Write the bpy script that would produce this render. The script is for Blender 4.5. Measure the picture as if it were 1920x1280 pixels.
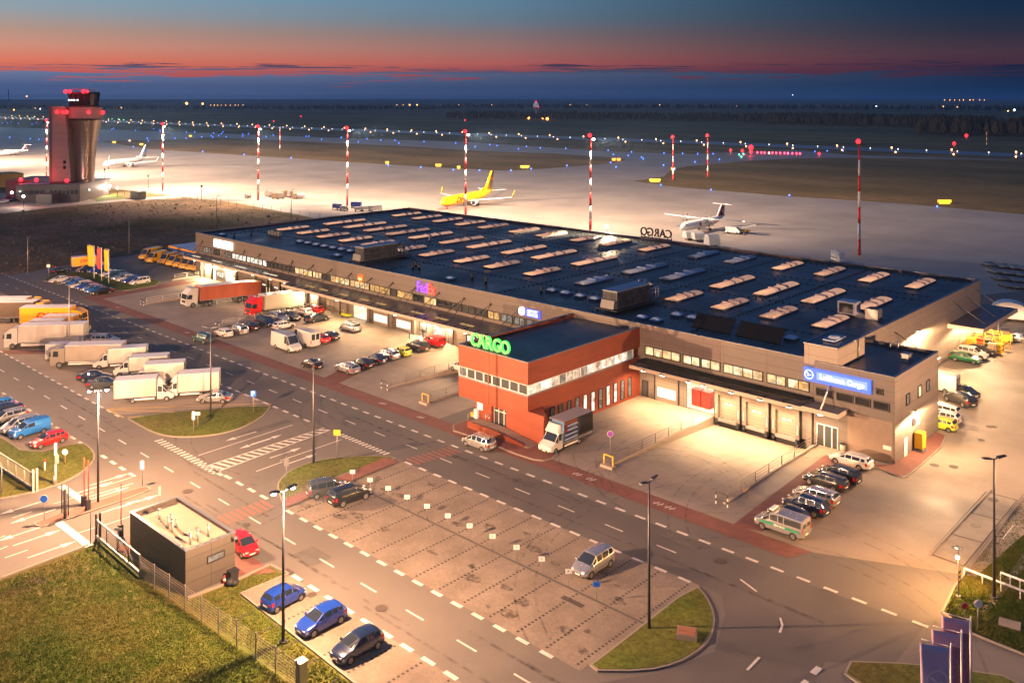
import bpy, bmesh, math, random
from mathutils import Vector, Matrix
R = math.radians
random.seed(7)
scene = bpy.context.scene
for o in list(bpy.data.objects):
	bpy.data.objects.remove(o)

# ---------------------------------------------------------------- camera
CAM_H, FPX, HY = 41.0, 1700.0, 184.0
cam_d = bpy.data.cameras.new("camera")
cam = bpy.data.objects.new("camera", cam_d)
scene.collection.objects.link(cam)
cam.location = (0, 0, CAM_H)
cam.rotation_euler = (R(90), 0, math.atan2(.6827, .7308))
cam_d.sensor_width = 36
cam_d.lens = FPX / 1920 * 36
cam_d.shift_y = -(640 - HY) / 1920
cam_d.clip_start = 1
cam_d.clip_end = 60000
scene.camera = cam

# ---------------------------------------------------------------- world: dusk sky
world = bpy.data.worlds.new("World")
scene.world = world
world.use_nodes = True
wn, wl = world.node_tree.nodes, world.node_tree.links
wn.clear()


def srgb(r, g, b):
	def f(c):
		c /= 255
		return c / 12.92 if c <= .04045 else ((c + .055) / 1.055) ** 2.4
	return (f(r), f(g), f(b), 1)


def wnode(t, **k):
	n = wn.new(t)
	for a, v in k.items():
		setattr(n, a, v)
	return n


def wmath(op, a, b=None, clamp=False):
	n = wn.new('ShaderNodeMath')
	n.operation = op
	n.use_clamp = clamp
	for i, v in enumerate((a, b)):
		if v is None:
			continue
		if isinstance(v, (int, float)):
			n.inputs[i].default_value = v
		else:
			wl.new(v, n.inputs[i])
	return n.outputs[0]


tc = wnode('ShaderNodeTexCoord')
sep = wnode('ShaderNodeSeparateXYZ')
wl.new(tc.outputs['Generated'], sep.inputs[0])
# left-of-view direction in the world (the afterglow side)
dotn = wnode('ShaderNodeVectorMath', operation='DOT_PRODUCT')
wl.new(tc.outputs['Generated'], dotn.inputs[0])
dotn.inputs[1].default_value = (-.7308, -.6827, 0)
side = dotn.outputs['Value']            # -.5 (right edge) ... +.5 (left edge)
tside = wmath('ADD', wmath('MULTIPLY', side, 1.0), 0.5, clamp=True)
z = sep.outputs['Z']
# cloud bank: the elevation is disturbed by long streaky noise
mp = wnode('ShaderNodeMapping')
mp.inputs['Scale'].default_value = (11, 11, 420)
wl.new(tc.outputs['Generated'], mp.inputs['Vector'])
nz = wnode('ShaderNodeTexNoise')
nz.inputs['Scale'].default_value = 1.6
nz.inputs['Detail'].default_value = 6
nz.inputs['Roughness'].default_value = .55
wl.new(mp.outputs[0], nz.inputs['Vector'])
mp2 = wnode('ShaderNodeMapping')
mp2.inputs['Scale'].default_value = (2.6, 2.6, 60)
wl.new(tc.outputs['Generated'], mp2.inputs['Vector'])
nz2 = wnode('ShaderNodeTexNoise')
nz2.inputs['Scale'].default_value = 2.2
nz2.inputs['Detail'].default_value = 3
wl.new(mp2.outputs[0], nz2.inputs['Vector'])
dz = wmath('ADD', wmath('MULTIPLY', wmath('SUBTRACT', nz.outputs['Fac'], .5), .058),
		   wmath('MULTIPLY', wmath('SUBTRACT', nz2.outputs['Fac'], .5), .050))
zz = wmath('ADD', z, dz)
cloud = wmath('SUBTRACT', 1.0, wmath('DIVIDE', wmath('SUBTRACT', zz, .0262), .0042), clamp=True)


def ramp(stops, fac):
	n = wn.new('ShaderNodeValToRGB')
	n.color_ramp.interpolation = 'LINEAR'
	el = n.color_ramp.elements
	while len(el) > 1:
		el.remove(el[0])
	for i, (p, c) in enumerate(stops):
		e = el[0] if i == 0 else el.new(p)
		e.position = p
		e.color = c
	wl.new(fac, n.inputs[0])
	return n.outputs[0]


zf = wmath('DIVIDE', z, .6, clamp=True)       # 0..1 over elevations 0..37 deg


def S6(t, c):
	return (t / .6, c)


left = ramp([S6(.0, srgb(150, 80, 95)), S6(.025, srgb(200, 96, 90)), S6(.036, srgb(230, 124, 98)), S6(.052, srgb(216, 150, 128)),
			 S6(.068, srgb(186, 154, 140)), S6(.085, srgb(156, 164, 170)), S6(.11, srgb(132, 172, 198)), S6(.2, srgb(74, 108, 148)),
			 S6(.58, srgb(72, 102, 152))], zf)
right = ramp([S6(.0, srgb(36, 30, 60)), S6(.03, srgb(66, 38, 60)), S6(.045, srgb(72, 52, 66)), S6(.065, srgb(44, 48, 66)),
			  S6(.085, srgb(26, 46, 72)), S6(.11, srgb(12, 42, 74)), S6(.2, srgb(26, 66, 118)), S6(.58, srgb(72, 102, 152))], zf)
mid = ramp([S6(.0, srgb(120, 50, 70)), S6(.027, srgb(138, 68, 82)), S6(.038, srgb(176, 94, 90)), S6(.055, srgb(154, 112, 108)),
			S6(.07, srgb(130, 114, 118)), S6(.085, srgb(104, 122, 138)), S6(.11, srgb(92, 130, 156)), S6(.2, srgb(60, 94, 136)),
			S6(.58, srgb(72, 102, 152))], zf)
cl_l = ramp([S6(0, srgb(64, 100, 146)), S6(.012, srgb(60, 96, 142)), S6(.026, srgb(100, 126, 164)), S6(.034, srgb(86, 72, 98)), S6(.05, srgb(110, 84, 104))], zf)
cl_r = ramp([S6(0, srgb(8, 50, 92)), S6(.012, srgb(8, 42, 80)), S6(.03, srgb(18, 32, 62)), S6(.05, srgb(26, 32, 58))], zf)


def wmix(f, a, b):
	n = wn.new('ShaderNodeMix')
	n.data_type = 'RGBA'
	if isinstance(f, (int, float)):
		n.inputs[0].default_value = f
	else:
		wl.new(f, n.inputs[0])
	wl.new(a, n.inputs[6])
	wl.new(b, n.inputs[7])
	return n.outputs[2]


lo = wmath('POWER', wmath('MULTIPLY', tside, 2.0, clamp=True), 1.7)
hi = wmath('MULTIPLY', wmath('SUBTRACT', tside, .5), 2.0, clamp=True)
clear = wmix(hi, wmix(lo, right, mid), left)
cloudc = wmix(tside, cl_r, cl_l)
sky = wmix(wmath('MULTIPLY', cloud, .93), clear, cloudc)
bg = wnode('ShaderNodeBackground')
wl.new(sky, bg.inputs['Color'])
bg.inputs['Strength'].default_value = .95
wout = wnode('ShaderNodeOutputWorld')
wl.new(bg.outputs[0], wout.inputs['Surface'])

scene.view_settings.view_transform = 'Standard'
scene.view_settings.look = 'None'
scene.view_settings.exposure = 0
scene.view_settings.gamma = 1
scene.render.engine = 'CYCLES'
scene.cycles.max_bounces = 5
scene.cycles.diffuse_bounces = 3
scene.cycles.glossy_bounces = 2
scene.cycles.transmission_bounces = 2
scene.cycles.volume_bounces = 0
scene.cycles.sample_clamp_indirect = 4
scene.cycles.caustics_reflective = False
scene.cycles.caustics_refractive = False
scene.cycles.use_denoising = True

# ---------------------------------------------------------------- coordinates
# world X runs along the long facade, world Y away from it, the camera stands over the origin


def S(px, py, z=0.0):
	D = FPX * (CAM_H - z) / (py - HY)
	X = (px - 960) / FPX * D
	return (.7308 * X - .6827 * D, .6827 * X + .7308 * D)


def FX(px, Y=103.6):
	X = (px - 960) / FPX
	D = Y / (.6827 * X + .7308)
	return .7308 * X * D - .6827 * D


def FZ(px, py, Y=103.6):
	X = (px - 960) / FPX
	D = Y / (.6827 * X + .7308)
	return CAM_H - (py - HY) * D / FPX


# ---------------------------------------------------------------- materials
MATS = {}


def pbr(name, col, rough=.6, metal=0.0, spec=.5, coat=0.0, emit=None, es=0.0, alpha=1.0):
	if name in MATS:
		return MATS[name]
	m = bpy.data.materials.new(name)
	m.use_nodes = True
	b = m.node_tree.nodes['Principled BSDF']
	b.inputs['Base Color'].default_value = (*col[:3], 1)
	b.inputs['Roughness'].default_value = rough
	b.inputs['Metallic'].default_value = metal
	b.inputs['Specular IOR Level'].default_value = spec
	b.inputs['Coat Weight'].default_value = coat
	b.inputs['Coat Roughness'].default_value = .05
	if emit:
		b.inputs['Emission Color'].default_value = (*emit[:3], 1)
		b.inputs['Emission Strength'].default_value = es
	b.inputs['Alpha'].default_value = alpha
	MATS[name] = m
	return m


def mixed(name, c1, c2, scale=1.0, rough=.8, detail=6, lo=.35, hi=.65, bump=0.0, bscale=20.0, c3=None, scale3=.05, spec=.4,
		  stretch=(1, 1, 1), metal=0.0, rvar=0.0, fine=None):
	"""two (three) tones of one stuff, mixed by noise in object space"""
	if name in MATS:
		return MATS[name]
	m = bpy.data.materials.new(name)
	m.use_nodes = True
	n, l = m.node_tree.nodes, m.node_tree.links
	b = n['Principled BSDF']
	tcn = n.new('ShaderNodeTexCoord')
	mpn = n.new('ShaderNodeMapping')
	mpn.inputs['Scale'].default_value = stretch
	l.new(tcn.outputs['Object'], mpn.inputs['Vector'])

	def noise(s, d, r=.6):
		t = n.new('ShaderNodeTexNoise')
		t.inputs['Scale'].default_value = s
		t.inputs['Detail'].default_value = d
		t.inputs['Roughness'].default_value = r
		l.new(mpn.outputs[0], t.inputs['Vector'])
		return t.outputs['Fac']

	def mr(f, a, c, ta=0., tb=1.):
		t = n.new('ShaderNodeMapRange')
		t.inputs['From Min'].default_value = a
		t.inputs['From Max'].default_value = c
		t.inputs['To Min'].default_value = ta
		t.inputs['To Max'].default_value = tb
		l.new(f, t.inputs['Value'])
		return t.outputs['Result']

	def mix(f, a, c):
		t = n.new('ShaderNodeMix')
		t.data_type = 'RGBA'
		l.new(f, t.inputs[0])
		for i, v in ((6, a), (7, c)):
			if isinstance(v, tuple):
				t.inputs[i].default_value = (*v[:3], 1)
			else:
				l.new(v, t.inputs[i])
		return t.outputs[2]
	n1 = noise(scale, detail)
	col = mix(mr(n1, lo, hi), tuple(c1), tuple(c2))
	if c3 is not None:
		col = mix(mr(noise(scale3, 4), .42, .62), col, tuple(c3))
	if fine:
		fs, famt = fine
		t = n.new('ShaderNodeMix')
		t.data_type = 'RGBA'
		t.blend_type = 'MULTIPLY'
		t.inputs[0].default_value = 1
		l.new(col, t.inputs[6])
		v = mr(noise(fs, 3, .7), .3, .7, 1 - famt, 1 + famt)
		l.new(v, t.inputs[7])
		col = t.outputs[2]
	l.new(col, b.inputs['Base Color'])
	b.inputs['Roughness'].default_value = rough
	if rvar:
		l.new(mr(n1, .3, .7, rough - rvar, rough + rvar), b.inputs['Roughness'])
	b.inputs['Specular IOR Level'].default_value = spec
	b.inputs['Metallic'].default_value = metal
	if bump:
		bn = n.new('ShaderNodeBump')
		bn.inputs['Strength'].default_value = bump
		bn.inputs['Distance'].default_value = .05
		l.new(noise(bscale, 4), bn.inputs['Height'])
		l.new(bn.outputs[0], b.inputs['Normal'])
	MATS[name] = m
	return m


def panelled(name, col, bw, bh, mort, gap=.02, axes='XZ', rough=.5, metal=0.0, var=.06, noise_amt=.12, spec=.4, offs=0.0, nscale=.6,
			 bump=.3, alt=None):
	"""panels / pavers: brick texture in object space"""
	if name in MATS:
		return MATS[name]
	m = bpy.data.materials.new(name)
	m.use_nodes = True
	n, l = m.node_tree.nodes, m.node_tree.links
	b = n['Principled BSDF']
	tcn = n.new('ShaderNodeTexCoord')
	sp = n.new('ShaderNodeSeparateXYZ')
	l.new(tcn.outputs['Object'], sp.inputs[0])
	cb = n.new('ShaderNodeCombineXYZ')
	if axes == 'WZ':      # wall of any direction: x+y against z
		ad = n.new('ShaderNodeMath')
		ad.operation = 'ADD'
		l.new(sp.outputs[0], ad.inputs[0])
		l.new(sp.outputs[1], ad.inputs[1])
		l.new(ad.outputs[0], cb.inputs[0])
		l.new(sp.outputs[2], cb.inputs[1])
	else:
		l.new(sp.outputs['XYZ'.index(axes[0])], cb.inputs[0])
		l.new(sp.outputs['XYZ'.index(axes[1])], cb.inputs[1])
	br = n.new('ShaderNodeTexBrick')
	br.offset = offs
	br.inputs['Scale'].default_value = 1
	br.inputs['Brick Width'].default_value = bw
	br.inputs['Row Height'].default_value = bh
	br.inputs['Mortar Size'].default_value = gap
	br.inputs['Mortar Smooth'].default_value = .1
	a2 = alt or tuple(c * (1 - var * 2) for c in col[:3])
	br.inputs['Color1'].default_value = (*col[:3], 1)
	br.inputs['Color2'].default_value = (*a2[:3], 1)
	br.inputs['Mortar'].default_value = (*mort[:3], 1)
	l.new(cb.outputs[0], br.inputs['Vector'])
	t = n.new('ShaderNodeTexNoise')
	t.inputs['Scale'].default_value = nscale
	t.inputs['Detail'].default_value = 6
	t.inputs['Roughness'].default_value = .65
	l.new(tcn.outputs['Object'], t.inputs['Vector'])
	mr = n.new('ShaderNodeMapRange')
	mr.inputs['From Min'].default_value = .3
	mr.inputs['From Max'].default_value = .7
	mr.inputs['To Min'].default_value = 1 - noise_amt
	mr.inputs['To Max'].default_value = 1 + noise_amt
	l.new(t.outputs['Fac'], mr.inputs['Value'])
	mx = n.new('ShaderNodeMix')
	mx.data_type = 'RGBA'
	mx.blend_type = 'MULTIPLY'
	mx.inputs[0].default_value = 1
	l.new(br.outputs['Color'], mx.inputs[6])
	l.new(mr.outputs[0], mx.inputs[7])
	l.new(mx.outputs[2], b.inputs['Base Color'])
	if bump:
		bn = n.new('ShaderNodeBump')
		bn.invert = True
		bn.inputs['Strength'].default_value = bump
		bn.inputs['Distance'].default_value = .02
		l.new(br.outputs['Fac'], bn.inputs['Height'])
		l.new(bn.outputs[0], b.inputs['Normal'])
	b.inputs['Roughness'].default_value = rough
	b.inputs['Metallic'].default_value = metal
	b.inputs['Specular IOR Level'].default_value = spec
	MATS[name] = m
	return m


def glow(name, col, strength, sample=False):
	if name in MATS:
		return MATS[name]
	m = pbr(name, (.02, .02, .02), emit=col, es=strength)
	if not sample:
		m.cycles.emission_sampling = 'NONE'
	return m


def lit_room(name, c1, c2, strength, scale=.9):
	"""a lit window: light shapes of the room behind the pane"""
	if name in MATS:
		return MATS[name]
	m = pbr(name, (.05, .05, .05), rough=.1)
	n, l = m.node_tree.nodes, m.node_tree.links
	b = n['Principled BSDF']
	tcn = n.new('ShaderNodeTexCoord')
	v = n.new('ShaderNodeTexVoronoi')
	v.inputs['Scale'].default_value = scale
	l.new(tcn.outputs['Object'], v.inputs['Vector'])
	rp = n.new('ShaderNodeMix')
	rp.data_type = 'RGBA'
	rp.inputs[6].default_value = (*c1[:3], 1)
	rp.inputs[7].default_value = (*c2[:3], 1)
	sp = n.new('ShaderNodeSeparateColor')
	l.new(v.outputs['Color'], sp.inputs[0])
	l.new(sp.outputs[0], rp.inputs[0])
	l.new(rp.outputs[2], b.inputs['Emission Color'])
	q = n.new('ShaderNodeTexNoise')
	q.inputs['Scale'].default_value = scale * 1.3
	l.new(tcn.outputs['Object'], q.inputs['Vector'])
	mr = n.new('ShaderNodeMapRange')
	mr.inputs['From Min'].default_value = .35
	mr.inputs['From Max'].default_value = .62
	mr.inputs['To Min'].default_value = strength * .55
	mr.inputs['To Max'].default_value = strength * 1.25
	l.new(q.outputs['Fac'], mr.inputs['Value'])
	l.new(mr.outputs[0], b.inputs['Emission Strength'])
	m.cycles.emission_sampling = 'NONE'
	return m


# ---------------------------------------------------------------- mesh helpers
COL = scene.collection


class MB:
	def __init__(s):
		s.v, s.f, s.mi, s.sm = [], [], [], []

	def add(s, vs, fs, mi=0, smooth=False):
		o = len(s.v)
		s.v += [tuple(v) for v in vs]
		for f in fs:
			s.f.append([o + i for i in f])
			s.mi.append(mi)
			s.sm.append(smooth)
		return s

	def box(s, x0, x1, y0, y1, z0, z1, mi=0):
		vs = [(x0, y0, z0), (x1, y0, z0), (x1, y1, z0), (x0, y1, z0), (x0, y0, z1), (x1, y0, z1), (x1, y1, z1), (x0, y1, z1)]
		return s.add(vs, [(0, 3, 2, 1), (4, 5, 6, 7), (0, 1, 5, 4), (1, 2, 6, 5), (2, 3, 7, 6), (3, 0, 4, 7)], mi)

	def rot_box(s, c, size, ang, mi=0):
		hx, hy, hz = (d / 2 for d in size)
		ca, sa = math.cos(ang), math.sin(ang)
		vs = []
		for dz in (-hz, hz):
			for dx, dy in ((-hx, -hy), (hx, -hy), (hx, hy), (-hx, hy)):
				vs.append((c[0] + dx * ca - dy * sa, c[1] + dx * sa + dy * ca, c[2] + dz))
		return s.add(vs, [(0, 3, 2, 1), (4, 5, 6, 7), (0, 1, 5, 4), (1, 2, 6, 5), (2, 3, 7, 6), (3, 0, 4, 7)], mi)

	def tube(s, p0, p1, r0, r1=None, seg=8, mi=0, caps=True):
		r1 = r0 if r1 is None else r1
		p0, p1 = Vector(p0), Vector(p1)
		d = (p1 - p0).normalized()
		a = d.orthogonal().normalized()
		b = d.cross(a)
		vs = []
		for p, r in ((p0, r0), (p1, r1)):
			for i in range(seg):
				t = 2 * math.pi * i / seg
				vs.append(p + (a * math.cos(t) + b * math.sin(t)) * r)
		fs = [(i, (i + 1) % seg, seg + (i + 1) % seg, seg + i) for i in range(seg)]
		s.add(vs, fs, mi, True)
		if caps:
			s.add(vs[:seg], [tuple(range(seg))[::-1]], mi)
			s.add(vs[seg:], [tuple(range(seg))], mi)
		return s

	def prism(s, pts, z0, z1, mi=0, top=True, bottom=True):
		n = len(pts)
		a = sum(pts[i][0] * pts[(i + 1) % n][1] - pts[(i + 1) % n][0] * pts[i][1] for i in range(n))
		if a < 0:
			pts = pts[::-1]
		vs = [(p[0], p[1], z0) for p in pts] + [(p[0], p[1], z1) for p in pts]
		fs = [(i, (i + 1) % n, n + (i + 1) % n, n + i) for i in range(n)]
		if top:
			fs.append(tuple(range(n, 2 * n)))
		if bottom:
			fs.append(tuple(range(n))[::-1])
		return s.add(vs, fs, mi)

	def poly(s, pts, z, mi=0):
		n = len(pts)
		a = sum(pts[i][0] * pts[(i + 1) % n][1] - pts[(i + 1) % n][0] * pts[i][1] for i in range(n))
		if a < 0:
			pts = pts[::-1]
		return s.add([(p[0], p[1], z) for p in pts], [tuple(range(n))], mi)

	def ball(s, c, r, seg=8, rings=5, mi=0, sz=1.0):
		vs, fs = [], []
		for i in range(rings + 1):
			ph = math.pi * i / rings
			for j in range(seg):
				t = 2 * math.pi * j / seg
				vs.append((c[0] + r * math.sin(ph) * math.cos(t), c[1] + r * math.sin(ph) * math.sin(t), c[2] + r * sz * math.cos(ph)))
		for i in range(rings):
			for j in range(seg):
				k = (j + 1) % seg
				fs.append((i * seg + j, (i + 1) * seg + j, (i + 1) * seg + k, i * seg + k))
		return s.add(vs, fs, mi, True)

	def build(s, name, mats, parent=None, world=True, smooth_angle=None, **props):
		if not isinstance(mats, (list, tuple)):
			mats = [mats]
		me = bpy.data.meshes.new(name)
		off = Vector((0, 0, 0))
		if parent is not None and world:
			p = parent
			while p is not None:
				off += p.location
				p = p.parent
		me.from_pydata([(v[0] - off.x, v[1] - off.y, v[2] - off.z) for v in s.v], [], s.f)
		for m in mats:
			me.materials.append(m)
		me.polygons.foreach_set('material_index', s.mi)
		me.polygons.foreach_set('use_smooth', s.sm)
		me.update()
		bm = bmesh.new()
		bm.from_mesh(me)
		bmesh.ops.remove_doubles(bm, verts=bm.verts, dist=1e-5)
		bm.to_mesh(me)
		bm.free()
		o = bpy.data.objects.new(name, me)
		COL.objects.link(o)
		if parent is not None:
			o.parent = parent
		for k, v in props.items():
			o[k] = v
		return o


def thing(name, label, cat, loc=(0, 0, 0), rz=0.0, group=None):
	o = bpy.data.objects.new(name, None)
	o.empty_display_size = .3
	COL.objects.link(o)
	o.location = loc
	o.rotation_euler = (0, 0, rz)
	o['label'] = label
	o['category'] = cat
	if group:
		o['group'] = group
	return o


def tag(o, label, cat, group=None, kind=None):
	o['label'] = label
	o['category'] = cat
	if group:
		o['group'] = group
	if kind:
		o['kind'] = kind
	return o


def struct(o):
	o['kind'] = 'structure'
	return o


def dup(root, loc, rz=None, label=None, group=None):
	def cp(o, par):
		c = o.copy()
		COL.objects.link(c)
		c.parent = par
		for ch in kids.get(o.name, ()):
			cp(ch, c)
		return c
	kids = {}
	stack = [root]
	while stack:
		q = stack.pop()
		kids[q.name] = list(q.children)
		stack += kids[q.name]
	r = cp(root, None)
	r.location = loc
	if rz is not None:
		r.rotation_euler = (root.rotation_euler[0], root.rotation_euler[1], rz)
	if label:
		r['label'] = label
	if group:
		r['group'] = group
	return r


def text_mesh(body, size, mat, name, parent, loc, rot, extrude=.05, offset=0.0, shear=0.0, mat_side=None, align='CENTER', sx=1.0):
	cu = bpy.data.curves.new('t', 'FONT')
	cu.body = body
	cu.size = size
	cu.extrude = extrude
	cu.offset = offset
	cu.shear = shear
	cu.align_x = align
	cu.align_y = 'CENTER'
	cu.resolution_u = 3
	t = bpy.data.objects.new('t', cu)
	COL.objects.link(t)
	dg = bpy.context.evaluated_depsgraph_get()
	me = bpy.data.meshes.new_from_object(t.evaluated_get(dg))
	bpy.data.objects.remove(t)
	bpy.data.curves.remove(cu)
	me.materials.clear()
	me.materials.append(mat)
	if mat_side:
		me.materials.append(mat_side)
		for p in me.polygons:
			p.material_index = 0 if p.normal.z > .9 else 1
	for v in me.vertices:
		v.co.x *= sx
	o = bpy.data.objects.new(name, me)
	COL.objects.link(o)
	o.parent = parent
	o.location = loc
	o.rotation_euler = rot
	return o


SUN_POINTS = []


def luminaire(parent, loc, power, col, n=2.0, zmin=.13, radius=.15, spot=R(172), rot=(0, 0, 0), blend=.15):
	"""downward street / flood luminaire with a wide (batwing) distribution"""
	d = bpy.data.lights.new('lamp_light', 'SPOT' if spot else 'POINT')
	d.energy = power
	d.color = col
	if spot:
		d.spot_size = spot
		d.spot_blend = blend
	d.shadow_soft_size = radius
	if n:
		d.use_nodes = True
		nn, ll = d.node_tree.nodes, d.node_tree.links
		em = nn['Emission']
		g = nn.new('ShaderNodeNewGeometry')
		sp = nn.new('ShaderNodeSeparateXYZ')
		ll.new(g.outputs['Incoming'], sp.inputs[0])

		def m(op, a, b=None):
			k = nn.new('ShaderNodeMath')
			k.operation = op
			for i, v in enumerate((a, b)):
				if v is None:
					continue
				if isinstance(v, (int, float)):
					k.inputs[i].default_value = v
				else:
					ll.new(v, k.inputs[i])
			return k.outputs[0]
		zz_ = m('MAXIMUM', m('ABSOLUTE', sp.outputs[2]), zmin)
		ll.new(m('POWER', zz_, -n), em.inputs['Strength'])
	o = bpy.data.objects.new('lamp_light', d)
	COL.objects.link(o)
	o.parent = parent
	o.location = loc
	o.rotation_euler = rot
	return o


WARM = (1.0, .66, .38)
# lamp powers (W)
LAMP_P = 39000
APRON_P = 170000
DOCK_P = 1300
SIDE_P = 2300
# ================================================================ GROUND
ASPH = (.088, .078, .070)
M_asph = mixed('asphalt', (.118, .106, .096), (.172, .152, .136), scale=.18, rough=.75, lo=.3, hi=.7, bump=.25, bscale=30, c3=(.128, .115, .104), scale3=.03,
			   spec=.35, rvar=.12, fine=(9, .10))
M_asph2 = mixed('dark_asphalt', (.082, .074, .071), (.118, .106, .098), scale=.12, rough=.7, bump=.2, bscale=30, spec=.4, rvar=.1, fine=(9, .1))
M_pave = panelled('parking_pavers', (.25, .205, .165), .24, .12, (.15, .125, .10), gap=.012, axes='XY', rough=.8, var=.10, noise_amt=.26, offs=.5, nscale=.22, spec=.3)
M_conc = mixed('yard_concrete', (.27, .222, .178), (.205, .17, .138), scale=.15, rough=.72, bump=.15, bscale=20, c3=(.26, .216, .172), scale3=.05, spec=.4,
			   rvar=.12, fine=(5, .08))
M_red = mixed('red_paving', (.205, .088, .070), (.155, .070, .058), scale=.5, rough=.8, bump=.2, bscale=12, spec=.3, fine=(8, .15))
M_kerb = pbr('kerb_concrete', (.24, .21, .175), rough=.8)
M_grass = mixed('grass_ground', (.060, .092, .012), (.115, .128, .022), scale=.16, rough=.9, lo=.36, hi=.64, bump=.8, bscale=6, c3=(.105, .088, .022), scale3=.06,
				spec=.15, fine=(2.6, .42), detail=9)
M_far = mixed('field_ground', (.15, .10, .042), (.26, .165, .075), scale=.012, rough=.9, lo=.38, hi=.62, c3=(.09, .075, .036), scale3=.0016, spec=.1,
			  stretch=(1, 2.2, 1), fine=(.12, .25))
M_scrub = mixed('scrub_field', (.24, .145, .085), (.15, .092, .055), scale=.22, rough=.95, lo=.36, hi=.62, bump=1, bscale=1.2, c3=(.062, .048, .018), scale3=.03,
				spec=.1, fine=(.9, .5), detail=9)
M_apron = panelled('apron_concrete', (.30, .255, .215), 7.5, 7.5, (.20, .17, .145), gap=.05, axes='XY', rough=.5, var=.03, noise_amt=.22, nscale=.035, spec=.45, bump=0)
M_rwy = mixed('runway_asphalt', (.16, .17, .19), (.12, .13, .15), scale=.05, rough=.35, spec=.6, stretch=(.1, 1, 1))
M_white = mixed('road_paint', (.62, .60, .55), (.48, .46, .42), scale=2.5, rough=.6, spec=.3)
M_yel = pbr('yellow_paint', (.62, .36, .04), rough=.6)
M_redp = mixed('red_road_paint', (.30, .11, .085), (.18, .11, .09), scale=3, rough=.7)

PITS = [(-60.9, -46.9), (-100.2, -91.6), (-176.0, -148.6)]
PY0, PY1, PD = 84.0, 103.6, -1.15


def pit_z(x, y):
	for a, b in PITS:
		if a < x < b and y > PY0:
			return PD * (min(y, PY1) - PY0) / (PY1 - PY0)
	return 0.0


def sheet(name, pts, zz, mat, pits=False, **k):
	bm = bmesh.new()
	vs = [bm.verts.new((p[0], p[1], zz)) for p in pts]
	f = bm.faces.new(vs)
	f.normal_update()
	if f.normal.z < 0:
		f.normal_flip()
	bmesh.ops.triangulate(bm, faces=bm.faces[:])
	if pits:
		planes = [((0, PY0, 0), (0, 1, 0)), ((0, PY1, 0), (0, 1, 0))]
		for a, b in PITS:
			planes += [((a, 0, 0), (1, 0, 0)), ((b, 0, 0), (1, 0, 0))]
		for co, no in planes:
			bmesh.ops.bisect_plane(bm, geom=bm.verts[:] + bm.edges[:] + bm.faces[:], plane_co=co, plane_no=no)
		kill = []
		for f in bm.faces:
			c = f.calc_center_median()
			if PY0 < c.y < PY1 and any(a < c.x < b for a, b in PITS):
				kill.append(f)
		bmesh.ops.delete(bm, geom=kill, context='FACES')
	me = bpy.data.meshes.new(name)
	bm.to_mesh(me)
	bm.free()
	me.materials.append(mat)
	o = bpy.data.objects.new(name, me)
	COL.objects.link(o)
	o['kind'] = 'structure'
	for a, b in k.items():
		o[a] = b
	return o


def PX(lst, zz=0.0):
	return [S(x, y, zz) for x, y in lst]


L_ = 26000
sheet('ground', [(-L_, -L_), (L_, -L_), (L_, L_), (-L_, L_)], -.10, M_far, pits=True)
# near lawns lie on the big field sheet
sheet('lawn', PX([(-120, 1120), (-60, 1050), (200, 960), (440, 1030), (620, 1040), (900, 1330), (700, 1500), (-300, 1500)]), -.05, M_grass)
sheet('lawn', PX([(2400, 700), (1900, 880), (1740, 1130), (1750, 1180), (1950, 1300), (2400, 1300)]), -.05, M_grass)
sheet('lawn', PX([(-80, 800), (60, 790), (230, 870), (160, 960), (-80, 980)]), -.03, M_grass)

yard = PX([(-160, 1145), (60, 1060), (165, 1022), (187, 1010), (250, 1050), (352, 1121), (446, 1086), (506, 1059), (541, 1075), (452, 1113), (664, 1280),
		   (745, 1345), (1500, 1345), (1650, 1320), (2050, 1330), (2050, 1280), (1920, 1226), (1822, 1188), (1767, 1148), (1790, 1100), (1860, 1005), (1950, 890),
		   (2100, 730), (2500, 600), (2500, 490)]) + [(-60, 200), (-200, 200), (-205, 112)] + PX([(257, 477), (140, 495), (42, 512), (-80, 533), (-200, 600)])
sheet('road', yard, 0.0, M_asph, pits=True)
sheet('apron', PX([(-900, 352), (-200, 345), (0, 345), (200, 352), (330, 367), (440, 380), (560, 402)]) + [(-203, 170), (-190, 100), (20, 100), (500, 200)] +
	  PX([(2600, 330), (2100, 305), (1920, 300), (1700, 294), (1600, 291), (1480, 281), (1400, 285), (1300, 289), (1140, 284), (873, 266), (640, 259), (400, 250), (187, 243),
		  (0, 239), (-900, 232)]), -.04, M_apron, pits=True)
for pts in ([(187, 265), (283, 280), (640, 303), (800, 313), (940, 320), (1000, 318), (1140, 307), (1173, 300), (1160, 297), (1123, 294), (1040, 288), (907, 284), (773, 275),
			 (640, 269), (400, 258), (333, 261)],
			[(1187, 340), (1245, 331), (1258, 318), (1290, 312), (1413, 301), (1500, 297), (1600, 296), (1920, 300.5), (2600, 331), (2600, 440), (1920, 402), (1713, 383),
			 (1480, 368), (1280, 352)]):
	sheet('grass_field', PX(pts), .03, M_far)
sheet('runway', PX([(-300, 208), (0, 219), (640, 241), (1280, 263.5), (1920, 288), (2600, 312), (2600, 321), (1920, 295), (1280, 269), (640, 245.5), (0, 222.5), (-300, 211)]),
	  .0, M_rwy)
sheet('scrub_field', PX([(-700, 400), (-100, 410), (0, 397), (110, 384), (233, 373), (333, 367), (433, 384), (560, 404)]) + [(-203, 168), (-203, 108)] +
	  PX([(345, 463), (257, 477), (140, 495), (42, 512), (-80, 533), (-400, 560)]), -.06, M_scrub)
sheet('service_road', PX([(-200, 408), (0, 393), (110, 381), (233, 372), (333, 366), (340, 371), (233, 377), (110, 388), (0, 401), (-200, 416)]), -.03, M_conc)

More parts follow.
